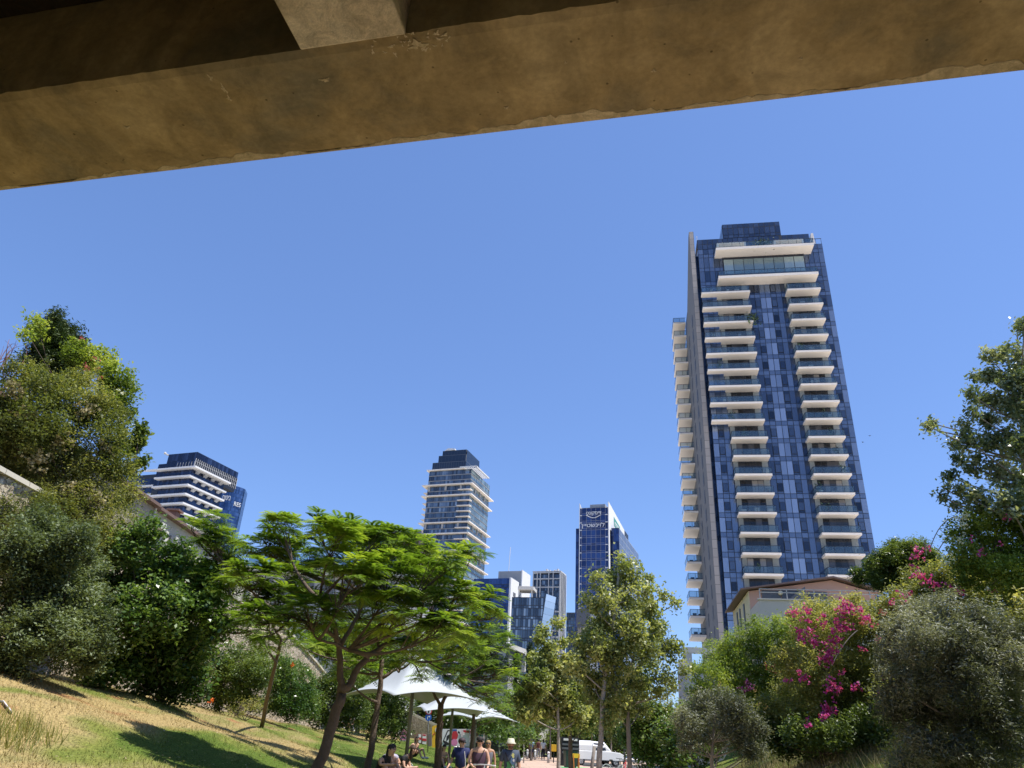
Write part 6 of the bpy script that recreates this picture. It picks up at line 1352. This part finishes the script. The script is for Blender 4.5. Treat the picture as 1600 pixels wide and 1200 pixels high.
def bin_(px_, D, w_, h_, lab, mt, nm='bin'):
    b0 = gbase(px_, 1190, D); e = empty(nm, b0, R(8), lab, 'bin'); c = MB(); c.add([(-w_*.42, -w_*.4, 0), (w_*.42, -w_*.4, 0), (w_*.42, w_*.4, 0), (-w_*.42, w_*.4, 0), (-w_/2, -w_/2, h_), (w_/2, -w_/2, h_), (w_/2, w_/2, h_), (-w_/2, w_/2, h_)], [(0, 3, 2, 1), (4, 5, 6, 7), (0, 1, 5, 4), (1, 2, 6, 5), (2, 3, 7, 6), (3, 0, 4, 7)]); c.build('body', mt, e, bevel=.03)
    c = MB(); c.box(-w_*.54, w_*.54, -w_*.55, w_*.5, h_+.003, h_+.08); c.build('lid', gc['black'], e, bevel=.02); return e
bin_(891, 60, .9, 1.15, 'dark waste bin left of the pickup', plain('bin_green', (.03, .045, .045), .5))
b0 = gbase(891, 1185, 64); e = empty('news_stand', b0, 0, 'dark louvred kiosk cabinet behind the waste bin', 'cabinet')
c = MB(); c.box(-.7, .7, 0, .8, 0, 2.05); c.build('cabinet', gc['black'], e)
for k in range(3): c = MB(); c.box(-.65, .65, -.06, -.004, .9+k*.28, 1.04+k*.28); c.build('louvre', M['dgrey'], e)
c = MB(); c.box(-.55, .55, -.05, -.004, 1.8, 1.95); c.build('white_strip', gc['wht'], e)
b0 = gbase(900, 1188, 58); e = empty('barrier', b0, R(15), 'small orange folding barrier in front of the pickup bumper', 'barrier')
org = plain('orange_plastic', (.62, .16, .03), .5)
for x in (-.2, .2):
    c = MB(); c.tube([(x, -.12, 0), (x, 0, .95)], .035, 6); c.tube([(x, .12, 0), (x, 0, .95)], .035, 6); c.build('leg', org, e)
c = MB(); c.box(-.28, .28, -.03, .03, .7, .98); c.build('board', gc['yel'], e)
for px_, D, lab in [(824, 80, 'grey bollard left of the three walkers'), (857, 70, 'grey bollard right of the three walkers'), (836, 78, 'grey bollard behind the three walkers')]:
    b0 = gbase(px_, 1180, D); e = empty('bollard', b0, 0, lab, 'bollard', 'bollards across the path'); c = MB(); c.tube([(0, 0, -.05), (0, 0, .72)], [.11, .10], 12); c.build('post', M['grey'], e, smooth=True); c = MB(); c.ball((0, 0, .78), .12); c.build('cap', gc['wht'], e, smooth=True)
b0 = gbase(865, 1182, 72); e = empty('yellow_box', b0, 0, 'yellow utility box on a post beyond the slim pale trunk', 'box')
c = MB(); c.tube([(0, 0, 0), (0, 0, .9)], .05, 8); c.build('post', gc['black'], e); c = MB(); c.box(-.22, .22, -.15, .15, .9, 1.45); c.build('box', gc['yel'], e, bevel=.02)

# ---------------------------------------------------------------- people
def skin_mesh(name, joints, edges, mat, parent, root=0, sub=1, flat=None):
    """joints: list of (xyz, (rx, ry)); one continuous surface grown round connected edges"""
    me = bpy.data.meshes.new(name); me.from_pydata([j[0] for j in joints], edges, [])
    o = bpy.data.objects.new(name, me); col.objects.link(o); o.parent = parent
    bm = bmesh.new(); bm.from_mesh(me); lay = bm.verts.layers.skin.verify(); bm.verts.ensure_lookup_table()
    for v, j in zip(bm.verts, joints):
        r_ = j[1] if hasattr(j[1], '__len__') else (j[1], j[1]); v[lay].radius = r_; v[lay].use_root = False
    bm.verts[root][lay].use_root = True; bm.to_mesh(me); bm.free()
    sk = o.modifiers.new('skin', 'SKIN'); sk.use_smooth_shade = True; sk.use_x_symmetry = False
    if sub: s_ = o.modifiers.new('sub', 'SUBSURF'); s_.levels = sub; s_.render_levels = sub
    me.materials.append(mat); return o
SK = {'light': plain('skin_light', (.56, .33, .23), .55), 'tan': plain('skin_tan', (.42, .23, .14), .55), 'dark': plain('skin_brown', (.25, .13, .08), .55)}
def A3(*a): return np.array(a, float)
def stand(arm=0.0, step=0.12, head_yaw=0.0, elbow_l=None, hand_l=None, elbow_r=None, hand_r=None):
    P = dict(pelvis=A3(0, 0, .95), belly=A3(0, 0, 1.10), chest=A3(0, .0, 1.30), neckb=A3(0, .01, 1.46), neck=A3(0, -.01, 1.51), head=A3(0, -.03, 1.58), top=A3(0, -.02, 1.66))
    for s, k, sg in ((-1, 'l', 1), (1, 'r', -1)):
        P['sh'+k] = A3(.185*s, .0, 1.40); P['el'+k] = A3(.25*s, .02*sg, 1.12); P['wr'+k] = A3(.27*s, -.06+.06*sg, .88)
        P['hip'+k] = A3(.09*s, 0, .90); P['kn'+k] = A3(.10*s, -step*sg*.6-.02, .50); P['an'+k] = A3(.10*s, -step*sg, .09); P['toe'+k] = A3(.11*s, -step*sg-.16, .04)
    if elbow_l: P['ell'] = A3(*elbow_l)
    if hand_l: P['wrl'] = A3(*hand_l)
    if elbow_r: P['elr'] = A3(*elbow_r)
    if hand_r: P['wrr'] = A3(*hand_r)
    return P
def sit(lean=.15, knees=.42, reach=.38, arms='knees', spread=.1, turn=0):
    """sitting on the ground, knees drawn up, facing -y"""
    z0 = .11
    P = dict(pelvis=A3(0, 0, z0), belly=A3(0, -.03-lean*.3, z0+.17), chest=A3(0, -.03-lean, z0+.38), neckb=A3(0, -.03-lean*1.35, z0+.53), neck=A3(0, -.05-lean*1.5, z0+.59), head=A3(0, -.08-lean*1.6, z0+.67), top=A3(0, -.07-lean*1.6, z0+.75))
    for s, k in ((-1, 'l'), (1, 'r')):
        P['hip'+k] = A3(.09*s, -.02, z0); P['kn'+k] = A3((.1+spread*.5)*s, -reach, knees); P['an'+k] = A3(.12*s, -reach-.24, .06); P['toe'+k] = A3(.12*s, -reach-.40, .03)
        P['sh'+k] = P['chest']+A3(.18*s, 0, .09)
        if arms == 'knees': P['el'+k] = (P['sh'+k]+P['kn'+k])/2+A3(.08*s, .02, -.06); P['wr'+k] = P['kn'+k]+A3(-.04*s, -.06, .03)
        elif arms == 'back': P['el'+k] = P['sh'+k]+A3(.08*s, .16, -.2); P['wr'+k] = A3(.26*s, .34, .06)
        else: P['el'+k] = P['sh'+k]+A3(.05*s, -.10, -.24); P['wr'+k] = P['sh'+k]+A3(-.08*s, -.30, -.22)
    return P
RAD = dict(pelvis=(.145, .105), belly=(.128, .095), chest=(.155, .105), neckb=(.082, .07), neck=(.060, .060), head=(.078, .092), top=(.070, .080), sh=.062, el=.042, wr=.027, hip=.082, kn=.056, an=.038, toe=.036)
ORDER = ['pelvis', 'belly', 'chest', 'neckb', 'neck', 'head', 'top']
def person(px_, py_, D, rz, P, label, skin='light', shirt=None, sleeves=.5, bottoms=None, length=1.0, hair=None, hairlong=False, scale=1.0, group=None, z=None, near=False, hat=None, glasses=False, beard=None, shoes=True, head_turn=0.0, base=None):
    if base is None:
        b0 = pt(px_, py_, D); base = np.array([b0[0], b0[1], float(zg(b0[0], b0[1])) if z is None else z])
    e = empty('person', base, rz, label, 'person', group); e.scale = (scale,)*3
    J = []; I = {}
    def addj(k, p, r): I[k] = len(J); J.append((tuple(p), r))
    for k in ORDER: addj(k, P[k], RAD[k])
    E_ = [(I[a], I[b]) for a, b in zip(ORDER, ORDER[1:])]
    hd = P['head']; fwd = np.array([math.sin(head_turn), -math.cos(head_turn), -.08])
    for s in 'lr':
        for k in ('sh', 'el', 'wr'): addj(k+s, P[k+s], RAD[k])
        for k in ('hip', 'kn', 'an', 'toe'): addj(k+s, P[k+s], RAD[k])
        E_ += [(I['chest'], I['sh'+s]), (I['sh'+s], I['el'+s]), (I['el'+s], I['wr'+s]), (I['pelvis'], I['hip'+s]), (I['hip'+s], I['kn'+s]), (I['kn'+s], I['an'+s]), (I['an'+s], I['toe'+s])]
        d = unit((P['wr'+s]-P['el'+s])[None])[0]; sg = -1 if s == 'l' else 1
        addj('palm'+s, P['wr'+s]+d*.06, (.034, .022)); E_.append((I['wr'+s], I['palm'+s]))
        side = unit(np.cross(d, [sg, 0, .01])[None])[0]
        if near:
            for q in range(4):
                off = side*(q-1.5)*.021; ln = (.058, .07, .066, .05)[q]
                a = P['wr'+s]+d*.095+off; addj(f'f{q}a{s}', a, .0095); addj(f'f{q}b{s}', a+d*ln*.55+A3(-sg*.008, 0, -.004), .0085); addj(f'f{q}c{s}', a+d*ln+A3(-sg*.022, 0, -.008), .007)
                E_ += [(I['palm'+s], I[f'f{q}a{s}']), (I[f'f{q}a{s}'], I[f'f{q}b{s}']), (I[f'f{q}b{s}'], I[f'f{q}c{s}'])]
            a = P['wr'+s]+d*.04-side*.035; addj('tha'+s, a, .012); addj('thb'+s, a+d*.035-side*.022, .009); E_ += [(I['palm'+s], I['tha'+s]), (I['tha'+s], I['thb'+s])]
        else:
            addj('fin'+s, P['wr'+s]+d*.14, (.026, .014)); E_.append((I['palm'+s], I['fin'+s]))
    skin_mesh('body', J, E_, SK[skin], e)
    # face: nose, eyes, mouth, ears
    f = MB(); c0 = hd+A3(0, 0, .01); rt_ = np.array([math.cos(head_turn), math.sin(head_turn), 0])
    f.ball(tuple(c0+fwd*.098+A3(0, 0, -.012)), (.014, .02, .022), n=8, k=5)
    for s_ in (-1, 1): f.ball(tuple(c0+rt_*s_*.082+A3(0, 0, -.005)), (.012, .02, .032), n=8, k=5)
    f.build('nose_and_ears', SK[skin], e, smooth=True)
    f = MB()
    for s_ in (-1, 1): f.ball(tuple(c0+fwd*.084+rt_*s_*.032+A3(0, 0, .02)), (.013, .012, .008), n=8, k=5)
    f.build('eyes', gc['black'], e, smooth=True)
    f = MB(); f.ball(tuple(c0+fwd*.088+A3(0, 0, -.052)), (.026, .012, .007), n=8, k=4); f.build('mouth', plain_c('lips', (.4, .14, .12)), e, smooth=True)
    if hair:
        f = MB(); f.ball(tuple(hd+A3(0, 0, .05)-fwd*.028), (.089, .092, .084), n=14, k=9)
        if hairlong: f.ball(tuple(hd-fwd*.075+A3(0, .0, -.09)), (.085, .055, .16), n=12, k=8)
        f.build('hair', plain_c('hair_'+hair, {'black': (.02, .016, .014), 'brown': (.06, .035, .02), 'grey': (.30, .29, .28), 'blond': (.33, .22, .10)}[hair]), e, smooth=True)
    if glasses:
        f = MB()
        for s_ in (-1, 1): f.ball(tuple(c0+fwd*.094+rt_*s_*.034+A3(0, 0, .02)), (.031, .016, .021), n=10, k=6)
        f.tube([c0+rt_*-.085+A3(0, 0, .022), c0+fwd*.10+A3(0, 0, .026), c0+rt_*.085+A3(0, 0, .022)], .005, 4); f.build('sunglasses', gc['black'], e, smooth=True)
    if beard:
        f = MB(); f.ball(tuple(c0+fwd*.05+A3(0, 0, -.06)), (.062, .05, .045), n=12, k=7); f.build('beard', plain_c('beard_brown', (.13, .07, .04)), e, smooth=True)
    if shirt is not None:
        cl = [(P['pelvis']-(P['belly']-P['pelvis'])*.3, (.178, .138)), (P['belly'], (.165, .128)), (P['chest'], (.188, .136)), (P['neckb']+(P['neck']-P['neckb'])*.1, (.105, .090))]; ce = [(0, 1), (1, 2), (2, 3)]
        for s in 'lr':
            n0 = len(cl); cl.append((P['sh'+s], .086) if sleeves > 0 else (P['sh'+s]*.86+P['chest']*.14+A3(0, 0, .03), .086)); ce.append((2, n0))
            if sleeves > 0: cl.append((P['sh'+s]*(1-sleeves)+P['el'+s]*sleeves, .074)); ce.append((n0, n0+1))
            if sleeves > .95: cl.append((P['wr'+s]*.9+P['el'+s]*.1, .045)); ce.append((n0+1, n0+2))
        skin_mesh('shirt', [(tuple(a), b) for a, b in cl], ce, shirt, e)
    if bottoms is not None:
        cl = [(P['belly']*.35+P['pelvis']*.65, (.168, .13)), (P['pelvis'], (.185, .145))]; ce = [(0, 1)]
        for s in 'lr':
            n0 = len(cl); cl.append((P['hip'+s], .112)); ce.append((1, n0)); t = min(1, length*2)
            cl.append((P['hip'+s]*(1-t*.98)+P['kn'+s]*t*.98, .078)); ce.append((n0, n0+1))
            if length > .55: cl.append((P['an'+s]*.95+P['kn'+s]*.05, .058)); ce.append((n0+1, n0+2))
        skin_mesh('trousers' if length > .55 else 'shorts', [(tuple(a), b) for a, b in cl], ce, bottoms, e, root=1)
    if shoes:
        for s in 'lr':
            f = MB(); d = P['toe'+s]-P['an'+s]; m_ = P['an'+s]*.35+P['toe'+s]*.65; f.ball(tuple(m_-A3(0, 0, .0)), (.052, .13, .05), n=10, k=6); f.build('shoe', gc['wht'] if D > 18 and s and skin != 'dark' else gc['black'], e, smooth=True)
    if hat: hat(e, hd)
    return e
_pc = {}
def plain_c(n, c, r=.75):
    if n not in _pc: _pc[n] = plain(n, c, r)
    return _pc[n]
navy = plain_c('navy_cotton', (.012, .02, .10)); plum = plain_c('plum_cotton', (.07, .035, .06)); blk = plain_c('black_cotton', (.012, .012, .015)); gry = plain_c('grey_cotton', (.14, .14, .17)); whi = plain_c('white_cotton', (.7, .7, .7)); den = plain_c('denim', (.06, .09, .16)); lbl = plain_c('pale_blue_cotton', (.22, .32, .42)); olv = plain_c('olive_cotton', (.10, .09, .05))
def lathe(e, nm, hd, prof, mt, n_=20):
    b = MB(); q = len(prof)
    b.add([(hd[0]+r_*math.cos(2*math.pi*k/n_), hd[1]+.008+r_*1.1*math.sin(2*math.pi*k/n_), hd[2]+z_) for k in range(n_) for r_, z_ in prof], [(k*q+i, ((k+1) % n_)*q+i, ((k+1) % n_)*q+i+1, k*q+i+1) for k in range(n_) for i in range(q-1)])
    return b.build(nm, mt, e, smooth=True)
def bucket(e, hd): lathe(e, 'bucket_hat', hd, [(.004, .165), (.07, .162), (.092, .14), (.104, .08), (.145, .038), (.142, .032), (.100, .07)], plain_c('cream_felt', (.62, .59, .45)))
def cap(colr, back=False):
    def f(e, hd):
        lathe(e, 'cap', hd, [(.003, .142), (.045, .136), (.078, .115), (.094, .08), (.097, .045), (.090, .045)], colr)
        if not back: b = MB(); b.ball((hd[0], hd[1]-.11, hd[2]+.052), (.070, .07, .010), n=12, k=4); b.build('cap_peak', colr, e, smooth=True)
    return f
WG = 'people walking along the path'
# walkers; heads set by photo pixel, feet on the path
def walker(px_, head_py, D, label, **kw):
    h = pt(px_, head_py, D); sc_ = (h[2])/1.60*1.0; b = np.array([h[0], h[1], 0.015])
    return person(px_, 0, D, kw.pop('rz', 0), kw.pop('P'), label, base=b, scale=sc_, group=WG, **kw)
e = walker(798, 1164, 20.2, 'bearded person in a cream bucket hat and open dark shirt over green print', P=stand(step=.14, elbow_l=(-.25, .03, 1.12), hand_l=(-.28, -.03, .86), elbow_r=(.25, .02, 1.12), hand_r=(.29, -.06, .86)), skin='light', shirt=plain_c('slate_shirt', (.05, .07, .11)), sleeves=.85, bottoms=blk, length=.45, near=True, hat=bucket, beard=True, hair='brown', rz=R(3))
prt = MB(); 
for (x0, z0, x1, z1, m_) in [(-.10, .98, .10, 1.20, 0), (.0, 1.12, .12, 1.30, 1), (.03, 1.28, .10, 1.40, 2), (.02, 1.02, .09, 1.10, 3), (.06, 1.19, .11, 1.26, 3)]:
    n_ = 10; cx_, cz_, rx_, rz_ = (x0+x1)/2, (z0+z1)/2, (x1-x0)/2, (z1-z0)/2; prt.ext([(cx_+rx_*(1+.25*math.sin(3*k+z0*9))*math.cos(2*math.pi*k/n_), -.128-.003*m_-.0, cz_+rz_*(1+.2*math.sin(5*k))*math.sin(2*math.pi*k/n_)) for k in range(n_)], (0, .02, 0), m_)
prt.build('shirt_print', [plain_c('print_green', (.07, .28, .09)), plain_c('print_blue', (.10, .18, .30)), plain_c('print_yellow', (.62, .62, .22)), plain_c('print_white', (.6, .6, .6))], e)
s_ = MB(); s_.tube([(-.14, -.10, 1.40), (-.04, -.135, 1.2), (.10, -.13, 1.0)], .012, 5); s_.build('strap', gc['black'], e)
e = walker(722, 1161, 21.2, 'person in plain navy t-shirt and dark cap looking sideways', P=stand(step=-.12, elbow_l=(-.27, .06, 1.12), hand_l=(-.33, -.12, .98), elbow_r=(.27, -.02, 1.10), hand_r=(.17, -.17, .93)), skin='light', shirt=navy, sleeves=.75, bottoms=gry, length=.5, near=True, hat=cap(plain_c('dark_cap', (.05, .03, .04)), True), glasses=True, head_turn=R(62), rz=R(-4), hair='brown')
s_ = MB(); s_.tube([(.10, -.135, 1.38), (.14, -.13, 1.15), (.15, -.12, .98)], .010, 5); s_.build('white_cord', gc['wht'], e)
e = walker(750, 1159.5, 20.0, 'person in plum sleeveless shirt and black cap pushing a scooter', P=stand(step=.13, elbow_l=(-.27, -.02, 1.12), hand_l=(-.12, -.22, 1.0), elbow_r=(.26, -.04, 1.12), hand_r=(.22, -.24, .98)), skin='light', shirt=plum, sleeves=0, bottoms=blk, length=.5, near=True, hat=cap(plain_c('black_cap', (.02, .015, .015))), glasses=True, rz=R(2))
s_ = MB(); s_.tube([(.13, -.09, 1.42), (.02, -.135, 1.2), (-.14, -.10, 1.0)], .012, 5); s_.build('strap', gc['black'], e)
walker(763, 1163, 25, 'person in grey halter top with dark glasses, behind the scooter pusher', P=stand(step=.1), skin='tan', shirt=plain_c('grey_top', (.17, .17, .2)), sleeves=0, bottoms=blk, length=.3, hair='blond', hairlong=True, glasses=True)
# kick scooter in the pusher's hands
h = pt(757, 1196, 19.7); e = empty('kick_scooter', (h[0], h[1]-.05, .015), R(2), 'folding kick scooter with grey handlebar held by sleeveless walker', 'scooter')
zb_ = h[2]-.0
c = MB(); c.tube([(-.26, 0, zb_-.015), (-.1, -.02, zb_), (.1, -.02, zb_), (.26, 0, zb_-.015)], .016, 8); c.build('handlebar', M['grey'], e, smooth=True)
c = MB(); c.tube([(0, -.02, zb_), (0, -.10, .12)], .022, 8); c.build('stem', M['dgrey'], e, smooth=True)
for x in (-.2, .2): c = MB(); c.tube([(x, 0, zb_-.013), (x*1.35, .01, zb_-.018)], .021, 8); c.build('grip', gc['wht'], e, smooth=True)
c = MB(); c.box(-.08, .08, -.06, .75, .10, .14); c.build('deck', gc['black'], e, bevel=.01)
for y in (-.12, .82): o = lathe_wheel(e, (0, y, .1), .1, .04, R(90))
# far walkers seen from behind
for px_, D, lab, kw in [(830.5, 80, 'person in pale blue shirt and cap walking away, left of the three', dict(shirt=lbl, bottoms=navy, length=.45, hat=cap(lbl, True), sleeves=.6)), (841, 84, 'person in dark top and grey trousers walking away, middle of the three', dict(shirt=plain_c('maroon', (.10, .03, .03)), bottoms=gry, length=1, hair='black', sleeves=.2)), (848.5, 80, 'person in white top and black trousers walking away, right of the three', dict(shirt=whi, bottoms=blk, length=1, hair='black', hairlong=True, sleeves=.6))]:
    b0 = pt(px_, 1180, D); person(px_, 1180, D, R(175), stand(step=.16), lab, skin='tan', base=np.array([b0[0], b0[1], .015]), scale=1.05, group=WG, **kw)
SG = 'people sitting on the lawn'
def sitter(px_, py_, lab, P, rz, **kw):
    g_ = ground_hit(px_, py_); D_ = math.hypot(g_[0], g_[1]); return person(px_, py_, D_, R(rz), P, lab, base=g_, group=SG, **kw)
sitter(528, 1138, 'person in white top sitting at the hedge, beside the forked trunk', sit(.12, .40), 60, shirt=whi, sleeves=.4, bottoms=blk, length=.5, hair='black', hairlong=True, skin='tan')
sitter(541, 1141, 'person in black clothes sitting with knees up, second from forked trunk', sit(.2, .45), 50, shirt=blk, sleeves=.4, bottoms=blk, length=.3, hair='black', skin='light')
sitter(549, 1143, 'grey-haired person with knees up, rightmost of the three at the hedge', sit(.1, .46), 35, shirt=plain_c('black2', (.02, .018, .02)), sleeves=.9, bottoms=gry, length=1, hair='grey', skin='light')
sitter(615, 1156, 'bare-chested person sitting in the hedge shade under the nearest canopy', sit(.05, .42), 10, bottoms=plain_c('brown_shorts', (.06, .03, .025)), length=.45, hair='brown', skin='light')
for (px_, py_, D_, lab, P, rz, kw) in [
  (606, 1196, 23, 'grey-haired person in striped top, farthest of the four under the canopy', sit(.1, .42), 30, dict(shirt=plain_c('stripe_top', (.35, .33, .42)), sleeves=.5, bottoms=den, length=.5, hair='grey', skin='tan')),
  (590, 1208, 20.5, 'long-haired person in black top with arms round knees beside second trunk', sit(.18, .44), 55, dict(shirt=blk, sleeves=0, bottoms=blk, length=.3, hair='black', hairlong=True, skin='light')),
  (600, 1206, 21.5, 'short-haired person in black tank top sharing the shade beside second trunk', sit(.15, .44, arms='front'), 40, dict(shirt=plain_c('black3', (.015, .015, .02)), sleeves=0, bottoms=olv, length=.35, hair='black', skin='light')),
  (612, 1200, 23.5, 'person in black t-shirt and grey shorts bending far forward over knees', sit(.34, .42, arms='front'), 75, dict(shirt=blk, sleeves=.5, bottoms=gry, length=.4, hair='brown', hairlong=True, skin='light')),
  (645, 1181, 38, 'person in black top with one pale bent leg, right of canopy post', sit(.08, .42, reach=.45, arms='back'), 50, dict(shirt=blk, sleeves=0, bottoms=blk, length=.2, hair='black', hairlong=True, skin='light')),
  (689, 1186, 36, 'person in pale swimwear sitting behind the forked canopy-side trunk', sit(.12, .4), 30, dict(shirt=plain_c('sand_top', (.45, .38, .2)), sleeves=0, bottoms=blk, length=.3, hair='black', hairlong=True, skin='light'))]:
    b0 = pt(px_, py_, D_); g_ = np.array([b0[0], b0[1], float(zg(b0[0], b0[1]))]); person(px_, py_, D_, R(rz), P, lab, base=g_, group=SG, **kw)
for px_, D_, lab, mt in [(622, 23.0, 'round black backpack beside the person in grey shorts', gc['black']), (642, 24.5, 'grey and black patterned bag with white edge by the canopy post', M['dgrey'])]:
    b0 = pt(px_, 1196, D_); e = empty('backpack', (b0[0], b0[1], float(zg(b0[0], b0[1]))), R(20), lab, 'backpack')
    c = MB(); c.ball((0, 0, .22), (.17, .13, .24), n=14, k=9); c.build('body', mt, e, smooth=True); c = MB(); c.ball((0, -.10, .14), (.12, .07, .12), n=12, k=7); c.build('pocket', gc['black'] if mt is not gc['black'] else M['dgrey'], e, smooth=True)
    c = MB(); c.tube([(-.05, 0, .45), (0, 0, .50), (.05, 0, .45)], .012, 6); c.build('handle', gc['wht'] if mt is not gc['black'] else gc['black'], e)
# birds
for i, (px_, py_) in enumerate([(1359, 681), (1348, 691)]):
    b0 = pt(px_, py_, 70); e = empty('bird', b0, R(40*i), ['upper of the two tiny dark birds right of the tallest tower', 'lower of the two tiny dark birds right of the tallest tower'][i], 'bird'); e.scale = (.55,)*3
    c = MB(); c.ball((0, 0, 0), (.05, .14, .05), n=8, k=6); c.ball((0, -.15, .02), .04, n=6, k=4); c.build('body', gc['black'], e, smooth=True)
    for s_ in (-1, 1): c = MB(); c.ext([(0, -.05, 0), (s_*.12, -.07, .05), (s_*.28, .02, .02), (s_*.1, .05, .03), (0, .06, 0)], (0, 0, .008)); c.build('wing', gc['black'], e)
